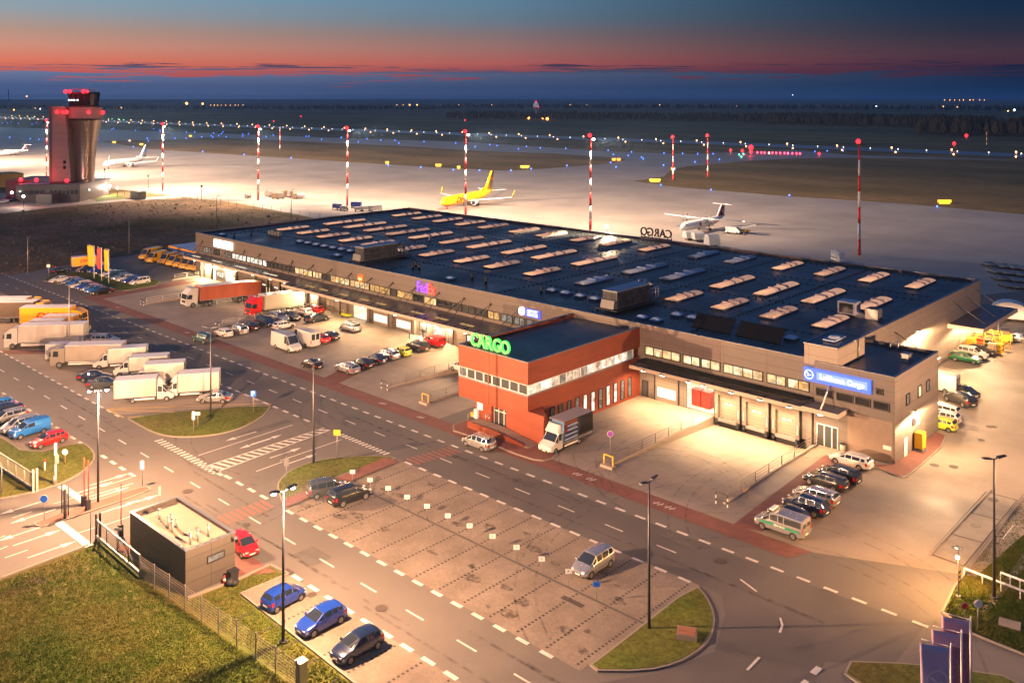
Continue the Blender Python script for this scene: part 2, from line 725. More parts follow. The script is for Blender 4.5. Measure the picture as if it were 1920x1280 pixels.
M_slabc = panelled('slab_yard', (.27, .222, .178), 4.5, 4.5, (.17, .14, .115), gap=.03, axes='XY', rough=.7, var=.04, noise_amt=.20, nscale=.25, spec=.4, bump=0)
# dock aprons, ramp pits
for a, b, c, d in ((-60.9, -46.9, 78.4, 84), (-100.2, -91.6, 78.4, 84), (-176, -148.6, 78.4, 84)):
	sheet('dock_apron', [(a, c), (b, c), (b, d), (a, d)], .012, M_slabc)
for a, b in PITS:
	m = MB()
	m.add([(a, PY0, 0.012), (b, PY0, 0.012), (b, PY1, PD), (a, PY1, PD)], [(0, 1, 2, 3)])
	struct(m.build('dock_slope', M_slabc))
for a, b in ((-148.6, -100.2), (-91.6, -86), (-72.6, -60.9), (-190, -176)):
	sheet('dock_yard', [(a, 78.4), (b, 78.4), (b, 103.5), (a, 103.5)], .012, M_slabc)
sheet('side_yard', [(-46.9, 78.4), (-36, 78.4), (-24, 84), (-14, 200), (-46.9, 200)], .008, M_conc)
sheet('parking_pavement', PX([(533, 951), (748, 862), (1312, 1097), (1088, 1257)]), .012, M_pave)
sheet('parking_pavement', PX([(541, 1077), (452, 1113), (664, 1280), (745, 1345), (960, 1345), (900, 1300)]), .012, M_pave)
sheet('parking_pavement', PX([(-160, 690), (4, 741), (157, 830), (54, 856), (-160, 780)]), .012, M_pave)
sheet('truck_park_pavement', PX([(-300, 560), (5, 661), (217, 778), (508, 757), (440, 732), (155, 612), (0, 548), (-100, 520)]), .010, M_conc)
sheet('entrance_pavement', PX([(1547, 1241), (1278 + 0, 1241), (1250, 1345), (1500, 1345)]), .004, M_asph2)
sheet('dark_road', [(-230, 66.6), (-27, 66.6), (-27, 73.1), (-230, 73.1)], .004, M_asph2)
sheet('dark_road', PX([(1345, 1075), (1737, 1168), (1678, 1243), (1547, 1240), (1500, 1300), (1230, 1345), (1000, 1300), (1240, 1260), (1340, 1220), (1360, 1150)]), .0045, M_asph2)
# red cycle strips
sheet('cycle_path', [(-192, 75.9), (-37.2, 75.9), (-36.2, 78.3), (-192, 78.3)], .022, M_red)
for i, pts in enumerate(([(345, 526), (358, 531), (188, 561), (172, 553)], [(360, 632), (374, 641), (578, 592), (566, 585)], [(600, 712), (627, 723), (747, 662), (725, 651)],
			[(1372, 985), (1428, 997), (1600, 872), (1548, 852)])):
	sheet('cycle_path', PX(pts), .026, M_red)
sheet('cycle_path', PX([(0, 657), (85, 657), (85, 664), (8, 664)]), .026, M_red)


def inset_poly(pts, d):
	n = len(pts)
	a = sum(pts[i][0] * pts[(i + 1) % n][1] - pts[(i + 1) % n][0] * pts[i][1] for i in range(n))
	if a < 0:
		pts = pts[::-1]
	out = []
	for i in range(n):
		p, q, r = Vector(pts[i - 1]), Vector(pts[i]), Vector(pts[(i + 1) % n])
		e1, e2 = (q - p).normalized(), (r - q).normalized()
		n1, n2 = Vector((-e1.y, e1.x)), Vector((-e2.y, e2.x))
		b = (n1 + n2)
		b = b / max(.35, b.length_squared / 2)
		out.append(tuple(q + b * d))
	return out


def smooth_poly(pts, it=2):
	for _ in range(it):
		o = []
		n = len(pts)
		for i in range(n):
			p, q = pts[i], pts[(i + 1) % n]
			o += [(p[0] * .75 + q[0] * .25, p[1] * .75 + q[1] * .25), (p[0] * .25 + q[0] * .75, p[1] * .25 + q[1] * .75)]
		pts = o
	return pts


def island(pts, mat, name='grass_island', kerb=.18, it=1):
	w = smooth_poly(PX(pts), it)
	m = MB()
	m.prism(w, -.1, .12)
	struct(m.build('kerb', M_kerb))
	m = MB()
	m.prism(inset_poly(w, kerb), 0, .15)
	struct(m.build(name, mat))


island([(520, 922), (520, 905), (540, 885), (574, 870), (616, 860), (690, 855), (728, 857), (748, 861), (632, 892), (533, 948)], M_grass)
sheet('cycle_path', PX([(522, 940), (536, 950), (748, 864), (722, 857)], .16), .165, M_red)
island([(232, 782), (262, 799), (282, 810), (312, 819), (350, 821), (400, 817), (440, 808), (470, 796), (500, 776), (510, 758)], M_grass)
island([(-60, 800), (0, 817), (54, 855), (153, 829), (172, 841), (180, 857), (170, 874), (140, 896), (100, 913), (37, 930), (-60, 945)], M_grass)
island([(1303, 1095), (1325, 1118), (1338, 1145), (1341, 1170), (1331, 1200), (1308, 1224), (1267, 1247), (1210, 1260), (1090, 1259), (1150, 1215)], M_grass)
island([(65, 987), (83, 989), (284, 921), (281, 913), (262, 914), (63, 980)], M_red, 'paved_island', it=1)
island([(80, 529), (87, 521), (103, 516), (144, 510), (180, 510), (250, 519), (318, 531), (214, 550), (150, 536)], M_grass)
island([(1547, 1239), (1735, 1246), (1930, 1275), (1930, 1345), (1700, 1345)], M_grass)
island([(833, 803), (893, 782), (935, 800), (1052, 846), (1030, 866), (990, 862), (900, 825)], M_red, 'paved_forecourt', it=1)
island([(1620, 872), (1645, 878), (1690, 897), (1706, 893), (1785, 822), (1745, 806), (1700, 840), (1677, 872)], M_red, 'paved_forecourt', it=1)
# kerb strips
m = MB()
for a, b in (((452, 1113), (541, 1076)), ((452, 1113), (664, 1280)), ((664, 1280), (745, 1345)), ((541, 1076), (506, 1059)), ((506, 1059), (446, 1086)), ((1767, 1148), (1822, 1188)),
			 ((1822, 1188), (2050, 1280)), ((1767, 1148), (1790, 1100)), ((1790, 1100), (1950, 890)), ((-160, 1145), (165, 1022)), ((352, 1121), (446, 1086)),
			 ((1744, 1040), (1858, 918)), ((1917, 930), (1810, 1070))):
	p, q = Vector(S(*a)), Vector(S(*b))
	c = (p + q) / 2
	m.rot_box((c.x, c.y, .03), ((q - p).length, .18, .16), math.atan2((q - p).y, (q - p).x))
struct(m.build('kerb', M_kerb))
sheet('weighbridge_slab', PX([(1743, 1038), (1849, 922), (1907, 938), (1807, 1061)]), .03, mixed('slab_concrete', (.25, .22, .18), (.2, .17, .14), scale=.6))
m = MB()
for (x0, y0), (x1, y1) in (((1743, 1038), (1849, 922)), ((1849, 922), (1907, 938)), ((1907, 938), (1807, 1061)), ((1807, 1061), (1743, 1038)), ((1815, 960), (1875, 975)), ((1780, 1000), (1842, 1017))):
	p, q = Vector(S(x0, y0)), Vector(S(x1, y1))
	c = (p + q) / 2
	m.rot_box((c.x, c.y, .035), ((q - p).length, .09, .02), math.atan2((q - p).y, (q - p).x))
struct(m.build('slab_joints', pbr('joint_dark', (.05, .045, .04), rough=.8)))

for a, b in PITS:
	m = MB()
	for xx in (a, b):
		m.box(xx - .1, xx + .1, PY0, PY1, -1.4, .03)
	m.box(a + .1, b - .1, PY1, PY1 + .1, -1.4, .02)
	struct(m.build('ramp_side_wall', M_kerb))
sheet('gatehouse_pavement', [(-83, 35.8), (-81, 35.8), (-81, 40.8), (-70.4, 40.8), (-68.4, 43.4), (-83, 43.4)], .009, M_red)
# ---------------------------------------------------------------- road markings
mk = MB()


def strip(p, q, w, zz=.034, mb=None):
	p, q = Vector(p), Vector(q)
	d = (q - p)
	if d.length < 1e-4:
		return
	n = Vector((-d.y, d.x)).normalized() * w / 2
	(mb or mk).add([(p.x - n.x, p.y - n.y, zz), (q.x - n.x, q.y - n.y, zz), (q.x + n.x, q.y + n.y, zz), (p.x + n.x, p.y + n.y, zz)], [(0, 1, 2, 3)])


def dashes(x0, x1, y, pitch, dash, w):
	x = x0
	while x < x1:
		strip((x, y), (x + dash, y), w * random.uniform(.93, 1.05))
		x += pitch


dashes(-232, -24.5, 73.4, 2.4, 1.2, .34)
dashes(-168, -96, 66.45, 2.4, 1.2, .34)
dashes(-78.6, -41.5, 66.45, 2.4, 1.2, .34)
dashes(-78, -43, 50.6, 2.4, 1.2, .38)
dashes(-67, -36, 44.1, 2.4, 1.3, .40)
dashes(-161, -117, 50.75, 2.4, 1.2, .34)
dashes(-162, -110.5, 43.8, 2.4, 1.2, .34)
dashes(-105.5, -97.5, 43.9, 2.4, 1.3, .38)
dashes(-92.5, -82, 50.7, 2.4, 1.3, .38)
dashes(-230, -43, 69.85, 5.9, 2.1, .16)
dashes(-162, -38, 47.3, 5.9, 2.1, .17)
for i in range(14):        # give-way teeth
	x = -90.6 + i * .66
	strip((x, 66.1), (x + .1, 66.9), .32)
p0, p1 = S(303, 824), S(410, 884)
for i in range(18):
	x = p0[0] + (p1[0] - p0[0]) * i / 17
	strip((x, 50.0), (x + .1, 51.0), .34)
strip((p1[0] - 3.6, 50.5), (p1[0] + 1.2, 50.5), .4)
for a, b, w in (((372, 854), (548, 797), .14), ((525, 864), (641, 824), .14), ((480, 884), (530, 866), .14), ((393, 872), (608, 802), .16), ((411, 883), (620, 806), .16),
				((9, 1046), (52, 1031), .14), ((100, 945), (175, 922), .1), ((25, 932), (105, 908), .12), ((165, 932), (250, 906), .13), ((195, 985), (275, 958), .12),
				((145, 1000), (182, 988), .12), ((0, 1030), (14, 1024), .14), ((190, 913), (247, 895), .1), ((24, 971), (60, 959), .12), ((0, 1008), (10, 1004), .14),
				((114, 911), (163, 943), .75), ((109, 979), (168, 1024), .75)):
	strip(S(*a), S(*b), w)
for i in range(17):         # hatching between the two converging lines
	t = i / 17
	a = Vector(S(393 + (608 - 393) * t, 872 + (802 - 872) * t))
	t2 = t + .045
	b = Vector(S(411 + (620 - 411) * t2, 883 + (806 - 883) * t2))
	strip(a, b, .34)


def arrow(px, py, sgn, L=4.2, ang=0.0, turn=0):
	x, y = S(px, py)
	c, s = math.cos(ang), math.sin(ang)

	def T(u, v):
		return (x + u * c - v * s * sgn, y + u * s + v * sgn * c, .034)
	mk.add([T(-.09, -L / 2), T(.09, -L / 2), T(.09, L / 2 - 1.3), T(-.09, L / 2 - 1.3)], [(0, 1, 2, 3)])
	mk.add([T(-.38, L / 2 - 1.3), T(.38, L / 2 - 1.3), T(0, L / 2)], [(0, 1, 2)])
	if turn:
		mk.add([T(0, .1), T(0, -.25), T(turn * .9, .3), T(turn * .9, .6)], [(0, 1, 2, 3)])
		mk.add([T(turn * .85, .05), T(turn * .85, .85), T(turn * 1.5, .5)], [(0, 1, 2)])


for a in ((452, 818, -1), (478, 832, -1), (500, 824, 1), (536, 849, 1), (565, 861, 1), (205, 899, 1), (175, 915, 1), (40, 952, -1), (62, 968, -1), (70, 1008, 1), (98, 1030, 1), (225, 950, 1),
		  (205, 925, 1), (260, 940, 1), (40, 1000, -1)):
	arrow(*a)
pts = [S(*p) for p in ((1463, 1158), (1467, 1172), (1462, 1186))]
strip(pts[0], pts[1], .18)
strip(pts[1], pts[2], .18)
for a, b, w in (((1388, 1086), (1419, 1109), .17), ((1401, 1256), (1424, 1232), .2), ((1524, 1263), (1537, 1251), .5), ((1505, 1282), (1513, 1276), .4), ((1880, 1010), (1900, 985), .1)):
	strip(S(*a), S(*b), w)
for x in (-178, -150, -96, -62.5, -60.6, -52.0, -50.6, -88.3):      # little bicycle marks on the red path
	for k in range(2):
		strip((x + k * .5 - .2, 76.7), (x + k * .5 + .15, 77.5), .12)
		strip((x + k * .5 - .35, 77.1), (x + k * .5 + .25, 77.1), .1)
struct(mk.build('road_markings', M_white))
mr_ = MB()
for i in range(9):
	strip((-79.2 + .12 * i, 67.2 + i * .68), (-76.9 + .12 * i, 67.2 + i * .68), .38, .035, mr_)
for i in range(9):
	strip((-81.8, 44.6 + i * .68), (-79.4, 44.6 + i * .68), .38, .035, mr_)
struct(mr_.build('crossing_markings', M_redp))
ym = MB()
for a, b in (((200, 767), (480, 757)), ((205, 768), (470, 778)), ((240, 783), (480, 761)), ((200, 767), (232, 783)), ((498, 759), (508, 757)), ((480, 778), (508, 757))):
	strip(S(*a), S(*b), .14, .036, ym)
struct(ym.build('yellow_markings', M_yel))
# stall lines: rows of dark setts
sl = MB()
for k in range(-4, 15):
	x = -69.2 + 2.96 * k + 1.2
	for y0, y1 in ((51.2, 58.4), (59.1, 66.0)):
		if x < -79 or x > -41 + (66 - y1) * .3:
			continue
		y = y0
		while y < y1:
			sl.box(x - .11, x + .11, y, y + .2, .013, .016)
			y += .42
for k in range(0, 12):
	x = -64.6 + 2.96 * k
	y = 37.2
	while y < 43.7:
		sl.box(x - .11, x + .11, y, y + .2, .013, .016)
		y += .42
struct(sl.build('stall_lines', pbr('dark_sett', (.045, .04, .038), rough=.8)))
gt = MB()
gt.box(-79, -40.5, 58.65, 58.9, .012, .02)
struct(gt.build('parking_gutter', pbr('gutter', (.09, .08, .07), rough=.8)))
# manholes and drains
mh_m = mixed('cast_iron', (.05, .045, .04), (.09, .07, .055), scale=4, rough=.6)
mlab = ['under the yellow hoop ramp', 'on the left road by the lawn tip', 'on the road beside the truck park', 'right of the red median tip', 'on the near road below the parking', 'behind the truck park on the far road', 'farthest of three in the concrete slab strip',
		'middle of three in the concrete slab strip', 'nearest of three in the concrete slab strip', 'on the far road by the patrol van', 'left of two beside the annex pavement', 'right of two beside the annex pavement', 'in the bright side yard, nearer',
		'in the bright side yard, farther', 'at the kerb corner by the blue car', 'between gatehouse and crossing stripes', 'in the side yard at the yellow-green car']
for mi_, (px, py, r) in enumerate(((1040, 757, .5), (150, 798, .4), (428, 705, .4), (352, 921, .55), (715, 1140, .5), (344, 660, .4), (1862, 937, .5), (1829, 985, .5), (1795, 1027, .5), (1350, 1052, .5),
				  (1752, 872, .5), (1788, 875, .5), (1840, 825, .4), (1855, 800, .4), (585, 1115, .4), (462, 984, .4), (1863, 800, .4))):
	m = MB()
	x, y = S(px, py)
	m.tube((x, y, .03), (x, y, .042), r, seg=16)
	tag(m.build('manhole_cover', mh_m), 'round iron manhole cover ' + mlab[mi_], 'manhole cover', 'manhole covers in the road')
for i, (px, py) in enumerate(((1064, 1123), (1083, 1132), (541, 1071))):
	x, y = S(px, py)
	m = MB()
	m.box(x - .55, x + .55, y - .25, y + .25, .02, .035)
	tag(m.build('storm_drain', mh_m), ['dark rectangular storm drain in the parking bays, the left of a pair', 'dark rectangular storm drain in the parking bays, the right of a pair',
									  'dark rectangular storm drain by the kerb corner above the blue cars'][i], 'drain')

# tyre marks, oil stains, patched asphalt
def stain_mat(name, col, alpha, scale, lo=.4, hi=.62):
	m = pbr(name, col, rough=.55, spec=.3)
	n, l = m.node_tree.nodes, m.node_tree.links
	t = n.new('ShaderNodeTexCoord')
	q = n.new('ShaderNodeTexNoise')
	q.inputs['Scale'].default_value = scale
	q.inputs['Detail'].default_value = 5
	l.new(t.outputs['Object'], q.inputs['Vector'])
	r = n.new('ShaderNodeMapRange')
	r.inputs['From Min'].default_value = lo
	r.inputs['From Max'].default_value = hi
	r.inputs['To Max'].default_value = alpha
	l.new(q.outputs['Fac'], r.inputs['Value'])
	l.new(r.outputs[0], n['Principled BSDF'].inputs['Alpha'])
	return m


tm_ = MB()
rt = random.Random(5)


def arc(cx, cy, r, a0, a1, w=.22, zz=.029, mb=None):
	n = max(6, int(abs(a1 - a0) * r / .9))
	for i in range(n):
		t0, t1 = a0 + (a1 - a0) * i / n, a0 + (a1 - a0) * (i + 1) / n
		strip((cx + r * math.cos(t0), cy + r * math.sin(t0)), (cx + r * math.cos(t1), cy + r * math.sin(t1)), w, zz, mb or tm_)


for px, py, r, a0, a1 in ((1300, 900, 9, 2.2, 4.6), (1330, 870, 11, 2.0, 4.2), (1260, 905, 7.5, 1.5, 4.0), (1290, 860, 13, 2.4, 4.4), (1190, 900, 10, .2, 2.0), (820, 740, 14, 3.3, 5.2), (760, 760, 12, 3.6, 5.0),
						  (470, 590, 20, 3.4, 4.8), (1420, 1130, 16, .4, 2.4), (1450, 1180, 13, .3, 2.6), (1500, 1110, 22, 2.4, 4.2), (330, 900, 14, 5.2, 7.2), (420, 840, 16, 2.3, 3.6), (640, 790, 18, 3.8, 5.2), (1650, 1000, 18, 2.2, 3.9)):
	x, y = S(px, py)
	for dr in (0, 1.7):
		arc(x, y, r + dr, a0, a1, .2)
for k in range(26):
	x = rt.uniform(-160, -40)
	y = rt.choice((68.2, 71.6, 45.6, 49.0)) + rt.uniform(-.4, .4)
	strip((x, y), (x + rt.uniform(8, 22), y + rt.uniform(-.3, .3)), .26, .0285, tm_)
struct(tm_.build('tyre_marks', stain_mat('tyre_mark', (.03, .028, .027), .26, 1.1)))
sm_ = MB()
for k in range(40):
	if k < 34:
		x, y = rt.uniform(-78, -42), rt.choice((54.5, 62.3)) + rt.uniform(-2.4, 2.4)
	else:
		x, y = S(rt.uniform(60, 1700), rt.uniform(620, 1200))
		if y > 100:
			continue
	r = rt.uniform(.18, .7)
	p_ = [(x + r * rt.uniform(.5, 1.2) * math.cos(a * .7) * 1.4, y + r * rt.uniform(.5, 1.2) * math.sin(a * .7)) for a in range(9)]
	sm_.poly(p_, .0275)
struct(sm_.build('oil_stains', stain_mat('oil_stain', (.04, .035, .03), .42, 2.2, .35, .6)))
pm_ = MB()
for x, y, w, h in ((-100, 58, 1.2, 7), (-140, 71, 10, 1.2), (-48, 71.5, 4, 1.6), (-70, 46, 3, 2.2)):
	pm_.poly([(x, y), (x + w, y), (x + w, y + h), (x, y + h)], .0265)
struct(pm_.build('asphalt_patches', mixed('patch_asphalt', (.085, .077, .070), (.11, .10, .092), scale=1.0, rough=.7)))
# ================================================================ BUILDINGS
BX0, BX1, BY0, BY1, BZ, BP = -197.2, -47.4, 103.6, 168.3, 9.35, 9.85
M_clad = panelled('facade_cladding', (.145, .126, .115), 6.0, 1.15, (.08, .07, .066), gap=.03, axes='WZ', rough=.5, metal=0, var=.02, noise_amt=.05)
M_clad2 = panelled('side_cladding', (.30, .255, .21), 6.0, 1.15, (.18, .15, .13), gap=.03, axes='WZ', rough=.5, metal=0, var=.02, noise_amt=.05)
M_dclad = panelled('dark_cladding', (.13, .10, .098), 3.0, 1.0, (.07, .06, .06), gap=.03, axes='WZ', rough=.5, metal=0, noise_amt=.05)
M_roof = mixed('roof_membrane', (.048, .053, .058), (.112, .120, .128), scale=.10, rough=.40, lo=.38, hi=.66, bump=.15, bscale=3, c3=(.042, .048, .054), scale3=.045, spec=.5,
			   detail=9, rvar=.24, fine=(1.6, .18))
M_para = pbr('parapet_flashing', (.22, .24, .27), rough=.35, metal=.6)
M_dark = pbr('dark_steel', (.03, .03, .034), rough=.5, metal=.4)
M_steel = pbr('galvanised_steel', (.36, .36, .36), rough=.4, metal=.7)
M_white_m = pbr('white_metal', (.72, .72, .70), rough=.4)
M_glass = pbr('dark_glass', (.015, .018, .022), rough=.06, spec=.8)
M_glassd = pbr('grey_glass', (.05, .055, .06), rough=.08, spec=.8)
M_warm = lit_room('lit_office_warm', (.75, .34, .08), (1.0, .82, .50), 1.35, 1.1)
M_warmw = lit_room('lit_office_white', (.55, .42, .28), (1.0, .95, .82), 1.5, 1.1)
M_amber = lit_room('lit_office_amber', (.30, .14, .05), (1.0, .55, .16), 1.1, 1.7)
M_dimw = lit_room('lit_office_dim', (.12, .10, .08), (.36, .34, .28), .8, 1.5)
M_doorlit = glow('lit_door_panel', (1.0, .84, .66), 1.7)
M_shut = panelled('shutter', (.20, .17, .14), 40, .42, (.10, .088, .075), gap=.02, axes='WZ', rough=.5, noise_amt=.03)
M_orange = panelled('terracotta_panels', (.21, .046, .020), 3.2, .42, (.135, .031, .015), gap=.010, axes='WZ', rough=.55, var=.05, noise_amt=.14, nscale=.25, alt=(.178, .038, .017))
M_black = pbr('black_rubber', (.018, .018, .02), rough=.7)
M_yellow = pbr('safety_yellow', (.72, .42, .02), rough=.5)
M_redm = pbr('red_metal', (.55, .03, .025), rough=.45)
M_solar = pbr('solar_glass', (.004, .005, .008), rough=.5, spec=.15)


def rail(m, pts, h=1.05, r=.035, n_rails=3, mi=0, step=2.4, post=.05):
	"""posts and rails along a 3-D polyline"""
	for a, b in zip(pts[:-1], pts[1:]):
		a, b = Vector(a), Vector(b)
		n = max(1, round((b - a).length / step))
		for i in range(n + 1):
			p = a.lerp(b, i / n)
			m.tube(p, p + Vector((0, 0, h)), post, seg=6, mi=mi)
		for k in range(n_rails):
			hh = h * (1 - k * .3)
			m.tube(a + Vector((0, 0, hh)), b + Vector((0, 0, hh)), r, seg=6, mi=mi)


def window_x(parent, x0, x1, z0, z1, y, n, panes_mat, frame_mat=None, fw=.11, out=-1):
	"""window band on a wall facing -Y: frame ring + mullions, one pane mesh per window"""
	frame_mat = frame_mat or M_dark
	f = MB()
	d0, d1 = (y - .12, y - .003) if out < 0 else (y + .003, y + .12)
	f.box(x0, x1, d0, d1, z0, z0 + fw)
	f.box(x0, x1, d0, d1, z1 - fw, z1)
	w = (x1 - x0) / n
	for i in range(n + 1):
		xx = x0 + w * i
		xa, xb = max(x0, xx - fw / 2), min(x1, xx + fw / 2)
		if i == 0:
			xb = x0 + fw
		if i == n:
			xa = x1 - fw
		f.box(xa, xb, d0, d1, z0 + fw, z1 - fw)
	wo = f.build('window', frame_mat, parent)
	g = MB()
	yy = y - .05 if out < 0 else y + .05
	g.add([(x0 + fw, yy, z0 + fw), (x1 - fw, yy, z0 + fw), (x1 - fw, yy, z1 - fw), (x0 + fw, yy, z1 - fw)], [(0, 1, 2, 3)])
	g.build('pane', panes_mat, wo)
	return wo


def window_y(parent, x, y0, y1, z0, z1, n, panes_mat, frame_mat=None, fw=.07):
	frame_mat = frame_mat or M_dark
	f = MB()
	d0, d1 = x + .003, x + .12
	f.box(d0, d1, y0, y1, z0, z0 + fw)
	f.box(d0, d1, y0, y1, z1 - fw, z1)
	w = (y1 - y0) / n
	for i in range(n + 1):
		yy = y0 + w * i
		ya, yb = max(y0, yy - fw / 2), min(y1, yy + fw / 2)
		if i == 0:
			yb = y0 + fw
		if i == n:
			ya = y1 - fw
		f.box(d0, d1, ya, yb, z0 + fw, z1 - fw)
	wo = f.build('window', frame_mat, parent)
	g = MB()
	xx = x + .05
	g.add([(xx, y0 + fw, z0 + fw), (xx, y1 - fw, z0 + fw), (xx, y1 - fw, z1 - fw), (xx, y0 + fw, z1 - fw)], [(0, 1, 2, 3)])
	g.build('pane', panes_mat, wo)
	return wo


W = thing('cargo_warehouse', 'long grey warehouse with blue-black flat roof full of skylights and lit window band', 'building', (-122, 136, 0))

# ---- facade with openings
openings = [(-137.6, -133.4, -.02, 3.6), (-65.2, -60.95, -.02, 3.95)]
dock = [(-169.9, -165.9), (-165.3, -161.3), (-160.6, -156.6), (-156.0, -152.0), (-60.6, -57.0), (-56.7, -53.1), (-52.7, -49.1)]
m = MB()
xs = sorted([BX0, BX1] + [v for o in openings for v in o[:2]])
for a, b in zip(xs[:-1], xs[1:]):
	op = [o for o in openings if abs(o[0] - a) < .01]
	if op:
		m.box(a, b, BY0, BY0 + .3, op[0][3], BP)
	else:
		m.box(a, b, BY0, BY0 + .3, -1.3, BP)
m.build('facade_wall', M_clad, W)
m = MB()
m.box(BX1 - .3, BX1, BY0 + .302, BY1, -.3, BP)
m.build('side_wall', M_clad2, W)
m = MB()
m.box(BX0, BX0 + .3, BY0 + .302, BY1, -.3, BP)
m.box(BX0 + .302, BX1 - .302, BY1 - .3, BY1, -.3, BP)
m.build('rear_wall', M_dclad, W)
m = MB()
m.box(BX0 + .302, BX1 - .302, BY0 + .302, BY1 - .302, BZ - .3, BZ)
roof = m.build('roof', M_roof, W)
m = MB()     # coping of the parapet
m.box(BX0 - .06, BX1 + .06, BY0 - .06, BY0 + .36, BP, BP + .07)
m.box(BX0 - .06, BX1 + .06, BY1 - .36, BY1 + .06, BP, BP + .07)
m.box(BX0 - .06, BX0 + .36, BY0 + .362, BY1 - .362, BP, BP + .07)
m.box(BX1 - .36, BX1 + .06, BY0 + .362, BY1 - .362, BP, BP + .07)
m.build('parapet_coping', M_para, W)
# shallow ridges + lightning wire on little feet
m = MB()
for y in (112.0 + 4.2, 131.0, 146.8, 150.5, 166.2):
	x = BX0 + 2
	while x < BX1 - 2:
		yy = y + .25 * math.sin(x * .35)
		m.box(x, x + .22, yy - .11, yy + .11, BZ, BZ + .12)
		x += 1.15
for x in (-192, -149.9, -131, -102, -83, -66):
	y = BY0 + 1.5
	while y < BY1 - 2:
		m.box(x - .11, x + .11, y, y + .22, BZ, BZ + .12)
		y += 1.15
m.build('lightning_wire_feet', M_dark, roof)
m = MB()
for y in (112.0 + 4.2, 131.0, 146.8, 150.5, 166.2):
	m.box(BX0 + 2, BX1 - 2, y - .02, y + .02, BZ + .12, BZ + .15)
for x in (-192, -149.9, -131, -102, -83, -66):
	m.box(x - .02, x + .02, BY0 + 1.5, BY1 - 2, BZ + .155, BZ + .18)
m.build('lightning_wire', M_dark, roof)

# seams of the membrane
m = MB()
x = BX0 + 6
while x < BX1 - 2:
	m.box(x - .04, x + .04, BY0 + .4, BY1 - .4, BZ, BZ + .012)
	x += 3.05
m.build('roof_seam', pbr('seam', (.030, .036, .046), rough=.35), roof)

# interiors behind the two open gates
M_int = pbr('white_interior', (.75, .72, .66), rough=.7)
for (a, b, z0, z1) in openings:
	m = MB()
	m.add([(a - 2, BY0 + .31, .04), (b + 2, BY0 + .31, .04), (b + 2, BY0 + 9, .04), (a - 2, BY0 + 9, .04), (a - 2, BY0 + .31, 5), (b + 2, BY0 + .31, 5), (b + 2, BY0 + 9, 5), (a - 2, BY0 + 9, 5)],
		  [(0, 1, 2, 3), (7, 6, 5, 4), (2, 6, 7, 3), (0, 3, 7, 4), (1, 5, 6, 2)])
	hall = m.build('hall_interior', M_int, W)
	m = MB()
	for k in range(3):
		m.box(a - 1, b + 1, BY0 + 1.5 + 2.6 * k, BY0 + 1.8 + 2.6 * k, 4.6, 4.7)
	m.build('hall_lamp', glow('hall_tube', (1, .84, .62), 45, True), hall)

# window band; the lit ones as in the photo (pixel ranges along the band)
bands = [(381, 396, M_dimw, 3), (401, 412, M_glassd, 2), (423, 434, M_dimw, 2), (436, 462, M_warmw, 4), (463, 492, M_warmw, 4), (493, 501, M_warmw, 1), (501.5, 520, M_glassd, 3), (521, 553, M_glassd, 4),
		 (553.5, 586, M_warm, 4), (587, 604, M_warm, 3), (605, 620, M_glassd, 2), (620.5, 656, M_warm, 4), (657, 693, M_warm, 4), (694, 732, M_amber, 4),
		 (733, 744, M_glassd, 1), (745, 775, M_amber, 2), (776, 794, M_glass, 2), (795.5, 819, M_warm, 2), (820, 845, M_glass, 2), (846, 866, M_glassd, 2),
		 (867, 891, M_glassd, 2), (892, 914, M_glassd, 2), (915, 938, M_amber, 2), (940, 962, M_dimw, 2), (964, 985, M_dimw, 2), (987, 1014, M_dimw, 2)]
for a, b, mt, n in bands:
	window_x(W, FX(a), FX(b), 5.75, 7.05, BY0, n, mt)
for a, b, n in ((1210, 1276, 4), (1281, 1313, 2), (1315, 1351, 2), (1357, 1431, 4), (1438, 1474, 2), (1477, 1518, 2)):
	window_x(W, FX(a), FX(b), 5.80, 7.05, BY0, n, M_warm)
m = MB()    # darker cladding field right of the red block
m.box(-72.5, -60.0, BY0 - .03, BY0 - .002, 7.25, BP - .05)
m.build('dark_cladding_field', M_dclad, W)

